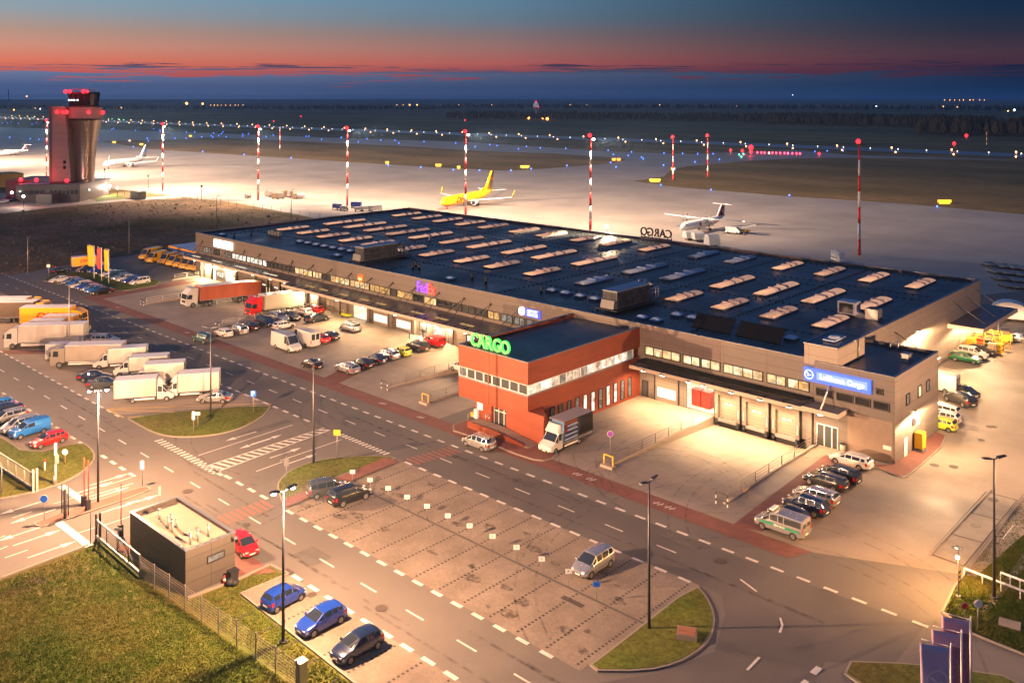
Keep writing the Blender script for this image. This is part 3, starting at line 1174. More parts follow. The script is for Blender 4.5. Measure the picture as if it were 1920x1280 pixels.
# ---- dock doors
for a, b in dock:
	z0 = 0.05
	f = MB()
	f.box(a, a + .5, BY0 - .55, BY0 - .003, z0 - .1, 3.75)
	f.box(b - .5, b, BY0 - .55, BY0 - .003, z0 - .1, 3.75)
	f.box(a + .502, b - .502, BY0 - .55, BY0 - .003, 3.0, 3.75)
	d = f.build('dock_seal', mixed('dock_fabric', (.15, .125, .105), (.11, .095, .08), scale=2, rough=.7), W)
	m = MB()
	m.box(a - .06, a, BY0 - .6, BY0 - .004, z0 - .1, 3.8)
	m.box(b, b + .06, BY0 - .6, BY0 - .004, z0 - .1, 3.8)
	m.box(a - .06, b + .06, BY0 - .6, BY0 - .004, 3.8, 3.86)
	m.build('seal_frame', M_dark, d)
	m = MB()
	m.box(a + .5, b - .5, BY0 - .1, BY0 - .004, z0, 3.0)
	sh = m.build('dock_door', M_shut, W)
	m = MB()
	for k in (0, 1):
		xx = (a + b) / 2 - .62 + k * .72
		m.box(xx, xx + .52, BY0 - .13, BY0 - .102, 1.75, 2.02)
	m.build('door_window', glow('dock_window', (1, .9, .7), 1.5), sh)
	m = MB()
	m.box(a + .5, b - .5, BY0 - .6, BY0 - .004, -.35, 0.02)
	m.build('dock_leveller', M_steel, W)
	m = MB()
	m.box(a + .4, b - .4, BY0 - .08, BY0 - .004, -1.1, -.352)
	for xx in (a + .15, b - .45):
		m.box(xx, xx + .3, BY0 - .75, BY0 - .004, -.6, -.15)
	m.build('dock_bumper', M_black, W)
	m = MB()
	for xx in (a + .14, b - .3):
		m.box(xx, xx + .14, BY0 - .58, BY0 - .551, .5, 1.7)
	m.build('guide_lamp', glow('guide_light', (1, .75, .45), 1.4), d)


def gate_door(x0, x1, z1, lit=True, z0=0.0):
	m = MB()
	m.box(x0, x1, BY0 - .1, BY0 - .004, z0 + .01, z1)
	g = m.build('gate_door', M_shut, W)
	if lit:
		m = MB()
		m.box(x0 + .35, x1 - .35, BY0 - .13, BY0 - .102, z0 + .55, z0 + 1.85)
		m.build('door_window', M_doorlit, g)
	m = MB()
	m.box(x0 - .16, x0, BY0 - .16, BY0 - .004, z0, z1 + .16)
	m.box(x1, x1 + .16, BY0 - .16, BY0 - .004, z0, z1 + .16)
	m.box(x0, x1, BY0 - .16, BY0 - .004, z1, z1 + .16)
	m.build('door_frame', M_dark, g)


gate_door(-131.4, -127.0, 3.9)
gate_door(-125.0, -120.6, 3.9)
gate_door(-146.0, -141.5, 3.6, False)
gate_door(-111.0, -107.0, 3.6, False)
gate_door(-104.6, -100.4, 3.6)
gate_door(-98.6, -94.4, 3.6, True, -.3)
gate_door(-192.6, -189.8, 3.2, False)
gate_door(-183.6, -179.4, 3.4, True)
gate_door(-70.0, -66.4, 3.75)
# personnel doors and small windows
for x0, x1, z0, z1, mt, n in ((-145.9, -143.2, 1.0, 2.2, M_warm, 2), (-118.6, -116.8, 1.0, 2.4, M_dimw, 1), (-106.9, -104.9, 1.0, 2.3, M_warmw, 2),
							  (-187.5, -184.4, .9, 2.3, M_warmw, 3), (-72.2, -71.2, .1, 2.2, M_glassd, 1)):
	window_x(W, x0, x1, z0, z1, BY0, n, mt)
for x0, x1 in ((-114.9, -112.3), (-188.9, -187.9)):
	m = MB()
	m.box(x0, x1, BY0 - .1, BY0 - .004, .02, 2.3)
	m.build('entrance_door', M_doorlit if x0 < -150 else M_warmw, W)
# structural piers below the canopy
for x in (-194.3, -178.8, -171.2, -150.6, -148.2, -139.2, -132.5, -126.1, -119.8, -110.2, -101.0, -99.9, -93.2, -88, -47.9):
	m = MB()
	m.box(x - .3, x + .3, BY0 - .42, BY0 - .004, -1.1, 4.6)
	m.build('facade_pier', M_clad if int(x) % 2 else M_dclad, W)

# ---- canopies with tie rods
M_can = mixed('canopy_sheet', (.060, .058, .066), (.10, .09, .09), scale=.6, rough=.3, spec=.6)
M_fas = pbr('canopy_fascia', (.45, .37, .30), rough=.5)


def canopy(x0, x1, depth, zf=4.75, zb=5.15, ties=True, lamps=(), lab=True, th=.34):
	m = MB()
	ya, yb = BY0 - depth, BY0 - .02
	m.add([(x0, ya, zf + .06), (x1, ya, zf + .06), (x1, yb, zb + .06), (x0, yb, zb + .06), (x0, ya, zf - .02), (x1, ya, zf - .02), (x1, yb, zb - .1), (x0, yb, zb - .1)],
		  [(0, 1, 2, 3), (7, 6, 5, 4), (2, 6, 7, 3), (0, 3, 7, 4), (1, 5, 6, 2), (0, 4, 5, 1)])
	c = m.build('canopy', M_can, W)
	m = MB()
	m.box(x0 - .02, x1 + .02, ya - .12, ya - .003, zf - th, zf + .12)
	m.build('canopy_fascia', M_fas, c)
	m = MB()
	x = x0 + .4
	while x < x1:
		m.box(x, x + .07, ya + .05, yb - .1, zf + .08, zf + .2)
		x += 2.4
	m.build('canopy_rib', M_dark, c)
	if ties:
		x = x0 + 3
		while x < x1 - 1:
			m = MB()
			m.tube((x, BY0 - .02, 8.1), (x - 1.6, ya + .4, zf + .15), .045, seg=6)
			m.tube((x, BY0 - .02, 8.1), (x + 1.6, ya + .4, zf + .15), .045, seg=6)
			m.box(x - .15, x + .15, BY0 - .14, BY0 - .004, 7.95, 8.25)
			x += 6.1
			m.build('tie_rod', M_dark, c)
	return c


c1 = canopy(-196.9, -153.4, 3.1)
c2 = canopy(-153.2, -92.2, 5.3)
c3 = canopy(-72.3, -47.4, 2.8, ties=False)
m = MB()
for i in range(96):
	x = -71.5 + i * .25
	m.box(x, x + .09, BY0 - 2.3, BY0 - .5, 5.24, 5.42)
m.build('canopy_grating', M_dark, c3)
m = MB()
for x0, x1 in ((-148, -145.2), (-143.4, -140.8), (-137, -134.5), (-131, -128.2), (-126.4, -123.8), (-117, -113.8), (-111, -108), (-105, -102)):
	m.add([(x0, BY0 - 3.6, 4.975), (x1, BY0 - 3.6, 4.975), (x1, BY0 - 2.9, 5.03), (x0, BY0 - 2.9, 5.03)], [(0, 1, 2, 3)])
m.build('canopy_light_panel', glow('canopy_panel', (.9, .5, .18), .55), c2)
m = MB()
for x0, x1 in ((-195, -191.5), (-186, -182), (-176, -171.5), (-165, -160)):
	m.add([(x0, BY0 - 2.2, 5.01), (x1, BY0 - 2.2, 5.01), (x1, BY0 - 1.7, 5.06), (x0, BY0 - 1.7, 5.06)], [(0, 1, 2, 3)])
m.build('canopy_light_panel', glow('canopy_panel_w', (1, .8, .55), .9), c1)
# small solid canopy at the end and the one on the side wall
m = MB()
m.box(-47.6, -43.3, BY0 - 3.0, BY0 - .36, 4.75, 5.05)
cs = m.build('canopy', M_can, W)
m = MB()
m.box(-47.62, -43.28, BY0 - 3.1, BY0 - 3.002, 4.55, 5.08)
m.box(-43.278, -43.2, BY0 - 3.1, BY0 - .36, 4.55, 5.08)
m.build('canopy_fascia', M_fas, cs)
m = MB()
m.tube((-45.4, BY0 - .4, 7.4), (-45.4, BY0 - 2.8, 5.1), .09, seg=6)
m.build('tie_rod', M_white_m, cs)
m = MB()
m.box(BX1 + .02, -42.3, 151.5, 170.5, 5.2, 5.4)
cs = m.build('canopy', M_can, W)
m = MB()
m.box(-42.298, -42.2, 151.4, 170.6, 4.8, 5.46)
m.box(BX1 + .02, -42.2, 151.3, 151.49, 4.8, 5.46)
m.build('canopy_fascia', M_fas, cs)
m = MB()
for y in (154, 160, 166):
	m.tube((BX1, y, 8.6), (-43, y + 1, 5.45), .06, seg=6)
m.build('tie_rod', M_steel, cs)
m = MB()
m.box(BX1 + .02, -42.2, 118.5, 131.5, 5.0, 5.2)
cs = m.build('canopy', M_can, W)
m = MB()
m.box(-42.198, -42.1, 118.4, 131.6, 4.6, 5.26)
m.build('canopy_fascia', M_fas, cs)
m = MB()
for y in (121, 129):
	m.tube((BX1, y, 8.4), (-42.6, y + 1, 5.25), .06, seg=6)
m.build('tie_rod', M_dark, cs)

# ---- annex
AX0, AX1, AY0, AY1 = -47.35, -37.9, 103.3, 117.6
A = thing('office_annex', 'tan clad corner annex with stair tower, next to the blue lit sign', 'building', (-42.6, 110, 0))
m = MB()
m.box(AX0, AX1, AY0, AY0 + .25, -.2, 9.75)
m.box(AX1 - .25, AX1, AY0 + .252, AY1, -.2, 9.75)
m.box(AX0, AX1 - .252, AY1 - .25, AY1, -.2, 9.75)
m.build('wall', M_clad, A)
m = MB()
m.box(AX0, AX1 - .252, AY0 + .252, AY1 - .252, 8.9, 9.2)
ar = m.build('roof', M_roof, A)
m = MB()
m.box(AX0, AX1 + .05, AY0 - .05, AY0 + .3, 9.75, 9.81)
m.box(AX1 - .3, AX1 + .05, AY0 + .302, AY1 + .05, 9.75, 9.81)
m.build('parapet_coping', M_para, A)
m = MB()
m.box(-48.7, -44.6, AY0 + .25, AY0 + 8.2, 9.2, 11.6)
tw = m.build('stair_tower', M_clad2, A)
m = MB()
m.box(-48.75, -44.55, AY0 + .2, AY0 + .45, 11.6, 11.72)
m.box(-48.75, -44.55, AY0 + 8.0, AY0 + 8.25, 11.6, 11.72)
m.box(-48.75, -48.5, AY0 + .45, AY0 + 8.0, 11.6, 11.72)
m.box(-44.8, -44.55, AY0 + .45, AY0 + 8.0, 11.6, 11.72)
m.build('parapet_coping', M_para, tw)
m = MB()
m.box(-48.5, -44.8, AY0 + .45, AY0 + 8.0, 11.602, 11.64)
m.build('tower_roof', M_roof, tw)
m = MB()
m.box(-47.4, -45.9, AY0 + 2.5, AY0 + 5.6, 11.64, 11.9)
m.ball((-46.65, AY0 + 4.05, 11.85), .75, 10, 6, sz=.45)
m.build('dome_light', pbr('dome_plastic', (.35, .42, .5), rough=.15), tw)
m = MB()
m.tube((-44.45, AY0 + 6, 9.2), (-44.45, AY0 + 6, 11.7), .08, seg=8)
m.tube((-44.45, AY0 + 6, 11.7), (-44.45, AY0 + 4.6, 11.75), .08, seg=8)
m.build('drain_pipe', M_steel, tw)
m = MB()
m.box(-40.4, -39.6, 112.2, 113.2, 9.2, 10.1)
m.box(-40.5, -39.5, 112.1, 113.3, 10.1, 10.18)
m.build('roof_vent', M_steel, ar)
for (a, b) in ((-47.1, -45.0), (-44.6, -42.6), (-42.4, -40.6), (-40.3, -38.5)):
	window_x(A, a, b, 5.8, 6.75, AY0, 1 if b < -44 else 1, M_glass)
window_x(A, -40.0, -39.2, 7.5, 8.2, AY0, 1, M_glass)
window_y(A, AX1, 106.6, 107.7, 5.8, 7.1, 1, M_dimw)
window_y(A, AX1, 110.4, 111.5, 5.8, 7.15, 1, M_warm)
window_y(A, AX1, 113.2, 114.3, 5.8, 7.15, 1, M_dimw)
m = MB()
m.box(-43.3, -38.15, AY0 - .04, AY0 - .003, .1, 4.7)
m.build('smooth_wall_field', mixed('beige_panel', (.24, .18, .14), (.21, .16, .125), scale=1.2, rough=.5), A)
m = MB()
m.box(-47.0, -44.4, AY0 - .06, AY0 - .003, .02, 2.5)
g = m.build('entrance_door', M_glassd, A)
m = MB()
for x in (-47.0, -46.1, -45.2, -44.5):
	m.box(x, x + .1, AY0 - .1, AY0 - .062, .02, 2.55)
m.box(-47.0, -44.4, AY0 - .1, AY0 - .062, 2.45, 2.57)
m.build('door_frame', M_white_m, g)
m = MB()
m.box(AX1 + .003, AX1 + .06, 111.6, 112.6, .02, 2.5)
m.build('side_door', M_shut, A)
m = MB()
m.box(AX1 + .003, AX1 + .06, 106.0, 106.9, .02, 2.2)
m.build('side_door', M_white_m, A)
m = MB()
m.box(-39.2, -38.3, AY0 - .08, AY0 - .042, 1.5, 1.95)
m.build('wall_notice', M_white_m, A)
# low roof behind the annex (with exhaust)
m = MB()
m.tube((-42.5, 116.8, 9.2), (-42.5, 116.8, 10.4), .14, seg=8)
m.tube((-43.4, 116.6, 9.2), (-43.4, 116.6, 10.1), .12, seg=8)
m.build('exhaust_pipe', M_steel, ar)

# ---- terracotta office block
OX0, OX1, OY0, OY1, OZ = -84.6, -72.6, 80.5, 103.58, 9.35
O = thing('office_block', 'terracotta red two-storey office block with ribbon windows and green rooftop sign', 'building', (-78.6, 92, 0))
m = MB()
m.box(OX0, OX1, OY0, OY0 + .25, 6.65, OZ)
m.box(OX1 - .25, OX1, OY0 + .252, OY1, 6.65, OZ)
m.box(OX0, OX0 + .25, OY0 + .252, OY1, 6.65, OZ)
m.box(OX0 + .3, OX1 - .3, OY0 + .3, OY1, 5.4, 6.65)      # core behind the ribbon
m.box(OX0, OX1, OY0, OY1, 2.8, 5.4)
m.box(-81.6, OX1, OY0 + .9, OY1, -.2, 2.8)
m.box(-81.6, -78.7, OY0 + .004, OY0 + .9, -.2, 2.8)
m.box(-76.2, OX1 - .004, OY0 + .004, OY0 + .9, -.2, 2.8)
m.prism([(OX1 - .01, OY0), (-70.1, OY0), (-70.1, OY0 + .5), (OX1 - .01, OY0 + 2.6)], -.1, 3.55)
m.box(OX0, OX1 - .002, OY0, OY0 + .003, 2.79, 2.8)
wl_ = m.build('wall', M_orange, O)
m = MB()
m.box(OX0 + .252, OX1 - .252, OY0 + .252, OY1, 8.6, 8.85)
oroof = m.build('roof', M_roof, O)
m = MB()
m.box(OX0 - .06, OX1 + .06, OY0 - .06, OY0 + .3, OZ, OZ + .08)
m.box(OX1 - .3, OX1 + .06, OY0 + .302, OY1, OZ, OZ + .08)
m.box(OX0 - .06, OX0 + .3, OY0 + .302, OY1, OZ, OZ + .08)
m.build('parapet_coping', M_para, O)
m = MB()
m.box(OX0 - .02, OX1 + .02, OY0 - .06, OY0 - .003, 5.28, 5.42)
m.box(OX1 + .003, OX1 + .06, OY0 - .06, OY1, 5.28, 5.42)
m.build('window_sill', M_para, O)
for i in range(8):
	a = OX0 + .05 + i * 1.487
	window_x(O, a, a + 1.44, 5.44, 6.63, OY0 + .14, 1, M_glassd if i not in (0,) else M_dimw, M_white_m, fw=.05)
lit = [1, 1, 1, 2, 0, 2, 2, 0, 1, 2, 1, 2, 1, 1, 0]
for i in range(15):
	a = OY0 + .15 + i * 1.43
	window_y(O, OX1 - .14, a, a + 1.40, 5.44, 6.63, 1, (M_dimw, M_warmw, lit_room('lit_office_soft', (.45, .3, .2), (1, .8, .6), 1.0, 1.2))[lit[i]], M_white_m, fw=.05)
for i in range(12):
	a = OY0 + 2.4 + i * 1.62
	window_y(O, OX1, a, a + .78, .45, 3.0, 1, M_warmw if i in (5, 6, 8, 9) else M_dimw if i in (4, 7, 10, 11) else M_glassd, M_dark, fw=.05)
m = MB()
m.box(-78.7, -76.2, OY0 + .5, OY0 + .85, 0, 2.8)
g = m.build('entrance_door', M_glassd, O)
m = MB()
for x in (-78.7, -77.9, -77.0, -76.28):
	m.box(x, x + .07, OY0 + .44, OY0 + .498, 0, 2.75)
m.box(-78.7, -76.2, OY0 + .44, OY0 + .498, 2.2, 2.3)
m.build('door_frame', M_white_m, g)
m = MB()
m.box(-79.3, -79.12, OY0 - .05, OY0 - .003, 2.9, 9.2)
m.build('drain_pipe', pbr('brown_pipe', (.16, .05, .02), rough=.5), O)
m = MB()
m.box(-81.2, -80.2, OY0 - .03, OY0 - .003 + .003, 1.9, 2.75)
m.build('wall_notice', M_white_m, O)

# entrance ramp in front
E_ = thing('entrance_ramp', 'sloping concrete entrance ramp with low orange side walls before the red block', 'ramp', (-76, 79.5, 0))
m = MB()
m.add([(-80.8, 78.6, .02), (-76.5, 78.6, .02), (-76.5, 80.4, .02), (-80.8, 80.4, .02), (-80.8, 78.6, .85), (-76.5, 78.6, .85), (-76.5, 80.4, .85), (-80.8, 80.4, .85)],
	  [(4, 5, 6, 7), (0, 1, 5, 4), (3, 0, 4, 7)])
m.add([(-76.5, 78.6, .02), (-70.6, 78.6, .02), (-70.6, 80.4, .02), (-76.5, 80.4, .02), (-76.5, 78.6, .85), (-70.6, 78.6, .12), (-70.6, 80.4, .12), (-76.5, 80.4, .85)],
	  [(4, 5, 6, 7), (0, 1, 5, 4), (1, 2, 6, 5)])
m.build('ramp_slab', M_conc, E_)
m = MB()
m.box(-80.9, -76.5, 78.45, 78.6, 0, .95)
m.add([(-76.5, 78.45, 0), (-71.5, 78.45, 0), (-71.5, 78.6, 0), (-76.5, 78.6, 0), (-76.5, 78.45, .95), (-71.5, 78.45, .45), (-71.5, 78.6, .45), (-76.5, 78.6, .95)],
	  [(4, 5, 6, 7), (0, 1, 5, 4), (1, 2, 6, 5), (2, 3, 7, 6)])
m.build('side_wall', M_orange, E_)
m = MB()
rail(m, [(-81, 78.7, .85), (-81, 80.3, .85)], .9, .03, 2)
rail(m, [(-79.4, 80.2, .85), (-78.8, 80.2, .85)], .9, .03, 2)
m.build('handrail', M_steel, E_)

# ---------------------------------------------------------------- rooftop things
sk_lit = pbr('skylight_lit', (.50, .36, .26), rough=.3, emit=(1, .50, .26), es=.62)
sk_lit.cycles.emission_sampling = 'NONE'
_n, _l = sk_lit.node_tree.nodes, sk_lit.node_tree.links
_oi, _tc, _nz, _mr, _ml = _n.new('ShaderNodeObjectInfo'), _n.new('ShaderNodeTexCoord'), _n.new('ShaderNodeTexNoise'), _n.new('ShaderNodeMapRange'), _n.new('ShaderNodeMath')
_nz.inputs['Scale'].default_value = .8
_l.new(_tc.outputs['Object'], _nz.inputs['Vector'])
_ml.operation = 'MULTIPLY_ADD'
_l.new(_oi.outputs['Random'], _ml.inputs[0])
_ml.inputs[1].default_value = .45
_l.new(_nz.outputs['Fac'], _ml.inputs[2])
_mr.inputs['From Min'].default_value = .3
_mr.inputs['From Max'].default_value = 1.1
_mr.inputs['To Min'].default_value = .16
_mr.inputs['To Max'].default_value = .72
_l.new(_ml.outputs[0], _mr.inputs['Value'])
_l.new(_mr.outputs[0], _n['Principled BSDF'].inputs['Emission Strength'])
sk_unlit = pbr('skylight_cool', (.32, .40, .50), rough=.25)
M_curb = pbr('skylight_curb', (.10, .11, .14), rough=.5)


def skylight(x, y, L, lit, Wd=2.3):
	t = thing('skylight', 'x', 'skylight', (x, y, BZ))
	m = MB()
	m.box(-Wd / 2, Wd / 2, -L / 2, L / 2, 0, .30)
	m.build('skylight_curb', M_curb, t, world=False)
	m = MB()
	n = 8
	sec = [(-(Wd / 2 - .08) * math.cos(math.pi * i / n), .30 + .30 * math.sin(math.pi * i / n)) for i in range(n + 1)]
	vs = [(a, -L / 2 + .08, b) for a, b in sec] + [(a, L / 2 - .08, b) for a, b in sec]
	m.add(vs, [(i, i + 1, n + 2 + i, n + 1 + i) for i in range(n)], 0, True)
	m.add(vs, [tuple(range(n + 1))[::-1], tuple(range(n + 1, 2 * n + 2))])
	m.build('skylight_vault', sk_lit if lit else sk_unlit, t, world=False)
	m = MB()
	k = int(L / 1.25)
	for j in range(k + 1):
		yy = -L / 2 + .1 + (L - .26) * j / k
		for i in range(n):
			a, b = sec[i], sec[i + 1]
			m.add([(a[0] * 1.01, yy, a[1] + .015), (b[0] * 1.01, yy, b[1] + .015), (b[0] * 1.01, yy + .06, b[1] + .015), (a[0] * 1.01, yy + .06, a[1] + .015)], [(0, 1, 2, 3)])
	m.build('skylight_rib', pbr('rib_metal', (.40, .30, .26), rough=.4), t, world=False)
	for s_ in (-1, 1):
		m = MB()
		yy = s_ * L * .12
		m.add([(-Wd / 2 + .1, yy, .32), (Wd / 2 - .1, yy, .32), (Wd / 2 - .1, yy + .9, .34), (-Wd / 2 + .1, yy + .9, .34), (-Wd / 2 + .3, yy + .2, .74), (Wd / 2 - .3, yy + .2, .68), (Wd / 2 - .3, yy + .7, .68),
			   (-Wd / 2 + .3, yy + .7, .74)], [(4, 5, 6, 7), (0, 1, 5, 4), (2, 3, 7, 6), (1, 2, 6, 5), (3, 0, 4, 7)])
		m.build('vent_flap', pbr('flap_metal', (.55, .38, .30), rough=.4) if lit else sk_unlit, t, world=False)
	return t


SKX = [-187.6, -179.3, -171.3, -163, -155, -144.8, -136.3, -126.2, -118, -107.9, -96.1, -87.9, -78.1, -70, -62, -54.2]
protos = {}
for yi, (Y, L) in enumerate(((123.6, 8.1), (138.8, 12.1), (159.2, 9.0))):
	for xi, X in enumerate(SKX):
		Ls = L
		cool = (yi == 0 and xi == 10) or (yi == 1 and xi in (11, 12)) or (yi == 2 and xi in (10, 11)) or (yi == 1 and xi == 11)
		if yi == 1:
			cool = xi in (10, 11)
		if yi == 1 and xi == 15:
			Ls = 9.9
		key = (Ls, cool)
		row = ('in the row nearest the facade', 'in the middle row', 'in the row by the far roof edge')[yi]
		lb = f"{'unlit bluish' if cool else 'warm lit'} {'long ' if Ls > 11 else ''}barrel skylight on the warehouse roof, {row}"
		gp = f"{'dark' if cool else 'lit'} skylights, {row}"
		if key not in protos:
			t = protos[key] = skylight(X, Y, Ls, not cool)
		else:
			t = dup(protos[key], (X, Y, BZ))
		nth = ('first', 'second', 'third', 'fourth', 'fifth', 'sixth', 'seventh', 'eighth')
		where = nth[xi] + ' from the left' if xi < 8 else nth[15 - xi] + ' from the right'
		t['label'] = f"{'unlit bluish' if cool else 'warm lit'} {'long ' if Ls > 11 else ''}roof skylight, {where} {row}".replace('first from the ', 'last at the ')
		t['group'] = gp

dm = []
for X, Y in [(-169.1 + 3.03 * i, 113.2) for i in range(7)] + [(-148.6, 108.2), (-115.3, 107.8), (-96.2, 112.5), (-93.2, 112.5), (-90.2, 112.4), (-87.2, 112.3), (-74.9, 107.4), (-72.5, 107.5),
															 (-72.1, 112.2), (-69.5, 112.3), (-54.2, 111.5), (-190.5, 106.6)]:
	if not dm:
		t = thing('roof_dome', 'x', 'roof dome', (X, Y, BZ))
		m = MB()
		m.box(-.75, .75, -.75, .75, 0, .38)
		m.build('dome_curb', M_curb, t, world=False)
		m = MB()
		m.add([(-.72, -.72, .38), (.72, -.72, .38), (.72, .72, .38), (-.72, .72, .38), (-.42, -.42, .68), (.42, -.42, .68), (.42, .42, .68), (-.42, .42, .68), (0, 0, .76)],
			  [(0, 1, 5, 4), (1, 2, 6, 5), (2, 3, 7, 6), (3, 0, 4, 7), (4, 5, 8), (5, 6, 8), (6, 7, 8), (7, 4, 8)], 0, True)
		m.build('dome_cap', pbr('dome_acrylic', (.36, .46, .56), rough=.15), t, world=False)
		dm.append(t)
	else:
		t = dup(dm[0], (X, Y, BZ))
	if X < -150 and Y > 110:
		t['label'], t['group'] = ('first', 'second', 'third', 'fourth', 'fifth', 'sixth', 'seventh')[round((X + 169.1) / 3.03)] + ' from the left of seven small dome lights left of the left air unit', 'seven dome lights in a row'
	elif -97 < X < -86:
		t['label'], t['group'] = ('first', 'second', 'third', 'fourth')[round((X + 96.2) / 3)] + ' from the left of four small dome lights left of the right air unit', 'four dome lights in a row'
	elif X > -76 and X < -68:
		t['label'], t['group'] = 'small square dome light on the roof beside the black solar panels', 'dome lights by the solar panels'
	else:
		t['label'] = {-148.6: 'single dome light on the roof in front of the left air unit', -115.3: 'single dome light on the roof above the purple and orange sign',
					  -54.2: 'white dome light between the solar panels and the stair tower', -190.5: 'lone dome light at the far left corner of the roof'}[X]


def hvac(x, y, label, mirror=1):
	t = thing('rooftop_air_unit', label, 'air handler', (x, y, BZ))
	m = MB()
	m.box(-3.2, 9.5, -2.0, 2.0, .45, .62)
	for xx in (-3, 1, 5, 9):
		for yy in (-1.8, 1.8):
			m.tube((xx, yy, 0), (xx, yy, .5), .08, seg=6)
	m.build('platform', M_dark, t, world=False)
	m = MB()
	m.box(-2.2, 6.2, -1.3, 1.3, .64, 3.1)
	b = m.build('unit_casing', mixed('air_unit_sheet', (.06, .07, .085), (.11, .12, .14), scale=.8, rough=.35, metal=.5), t, world=False)
	m = MB()
	m.box(-2.28, 6.28, -1.38, 1.38, 3.1, 3.22)
	m.build('unit_lid', pbr('unit_top', (.26, .30, .36), rough=.35, metal=.3), t, world=False)
	m = MB()
	for i in range(6):
		xx = -1.9 + i * 1.35
		m.box(xx, xx + 1.15, -1.36, -1.302, .95, 1.9)
		m.box(xx, xx + 1.15, -1.36, -1.302, 2.05, 2.9)
	m.box(-2.26, -2.202, -1.1, 1.1, 1.9, 2.9)
	m.build('access_panel', mixed('air_unit_panel', (.10, .11, .125), (.045, .05, .06), scale=.9, rough=.3, metal=.6), b, world=False)
	m = MB()
	m.add([(-3.0, -1.2, .7), (-2.21, -1.2, .7), (-2.21, 1.2, .7), (-3.0, 1.2, .7), (-2.7, -1.2, 1.9), (-2.21, -1.2, 1.9), (-2.21, 1.2, 1.9), (-2.7, 1.2, 1.9)],
		  [(0, 3, 2, 1), (4, 5, 6, 7), (0, 1, 5, 4), (1, 2, 6, 5), (2, 3, 7, 6), (3, 0, 4, 7)])
	m.build('intake_hood', pbr('hood_grey', (.17, .17, .165), rough=.4, metal=.3), t, world=False)
	m = MB()
	for yy in (.1, 1.0):
		m.tube((6.2, yy, 2.4), (9.2, yy + 1.4, 2.6), .42, seg=12)
		m.tube((9.2, yy + 1.4, 2.6), (10.6, yy + 2.1, 1.4), .42, seg=12)
		m.tube((10.6, yy + 2.1, 1.4), (10.6, yy + 2.1, 0), .42, seg=12)
		m.ball((9.2, yy + 1.4, 2.6), .42)
		m.ball((10.6, yy + 2.1, 1.4), .42)
	m.build('air_duct', pbr('duct_steel', (.30, .34, .40), rough=.3, metal=.7), t, world=False)
	m = MB()
	for xx in (6.8, 7.6, 8.4, 9.1):
		m.tube((xx, -.9, .6), (xx, -.9, 2.3), .05, seg=6)
	m.tube((6.3, -.9, 2.3), (9.1, -.9, 2.3), .05, seg=6)
	m.tube((6.3, -.9, 1.5), (9.1, -.9, 1.5), .05, seg=6)
	m.build('pipework', M_steel, t, world=False)
	return t


# long axis of the units runs along Y in the photo
h1 = hvac(-139.6, 108.9, 'dark boxy air unit with curved ducts on the left half of the roof')
h1.rotation_euler[2] = R(90)
h2 = hvac(-80.9, 110.0, 'grey boxy air unit with curved silver duct behind the red block')
h2.rotation_euler[2] = R(90)
for i, (xa, xb) in enumerate(((-66.5, -60.7), (-59.9, -53.6))):
	t = thing('solar_panel', ['left of the two black tilted solar panels on the roof', 'right of the two black tilted solar panels on the roof, by the stair tower'][i], 'solar panel',
			  ((xa + xb) / 2, 107.8, BZ))
	m = MB()
	m.add([(xa, 107.0, BZ + .45), (xb, 107.0, BZ + .45), (xb, 108.6, BZ + 2.15), (xa, 108.6, BZ + 2.15), (xa, 107.06, BZ + .38), (xb, 107.06, BZ + .38), (xb, 108.66, BZ + 2.08), (xa, 108.66, BZ + 2.08)],
		  [(0, 1, 2, 3), (7, 6, 5, 4), (0, 4, 5, 1), (2, 6, 7, 3), (1, 5, 6, 2), (0, 3, 7, 4)])
	m.build('panel', M_solar, t)
	m = MB()
	x = xa + .3
	while x < xb:
		m.tube((x, 107.1, BZ), (x, 107.1, BZ + .4), .04, seg=5)
		m.tube((x, 108.5, BZ), (x, 108.5, BZ + 2.0), .04, seg=5)
		m.tube((x, 107.1, BZ + .1), (x, 108.5, BZ + .1), .03, seg=5)
		x += 1.2
	m.build('panel_stand', M_steel, t)
# small roof gear
for i, (px, py) in enumerate(((439, 442), (471, 438), (806, 449), (885, 519), (911, 526), (1015, 543), (780, 495), (774, 500), (786, 500), (1640, 595))):
	x, y = S(px, py, BZ + .5)
	m = MB()
	m.tube((x, y, BZ), (x, y, BZ + .9), .22, seg=10)
	m.tube((x, y, BZ + .9), (x, y, BZ + 1.05), .36, seg=10)
	tag(m.build('roof_vent', M_dark if i != 2 else M_steel), 'short capped vent pipe standing on the warehouse roof', 'roof vent', 'vent pipes on the warehouse roof')
x, y = S(515, 440, BZ + .5)
t = thing('condenser_rack', 'dark rack of small condenser units on the far left of the roof', 'condenser', (x, y, BZ))
m = MB()
m.box(-2.6, 2.6, -.5, .5, .25, .35)
for k in range(5):
	m.tube((-2.5 + k * 1.25, -.4, 0), (-2.5 + k * 1.25, -.4, .3), .05, seg=5)
m.build('rack_frame', M_dark, t, world=False)
for k in range(4):
	m = MB()
	m.box(-2.4 + k * 1.25, -1.45 + k * 1.25, -.3, .3, .352, 1.25 + .25 * (k % 2))
	m.build('condenser_unit', pbr('condenser_grey', (.12, .13, .15), rough=.4), t, world=False)
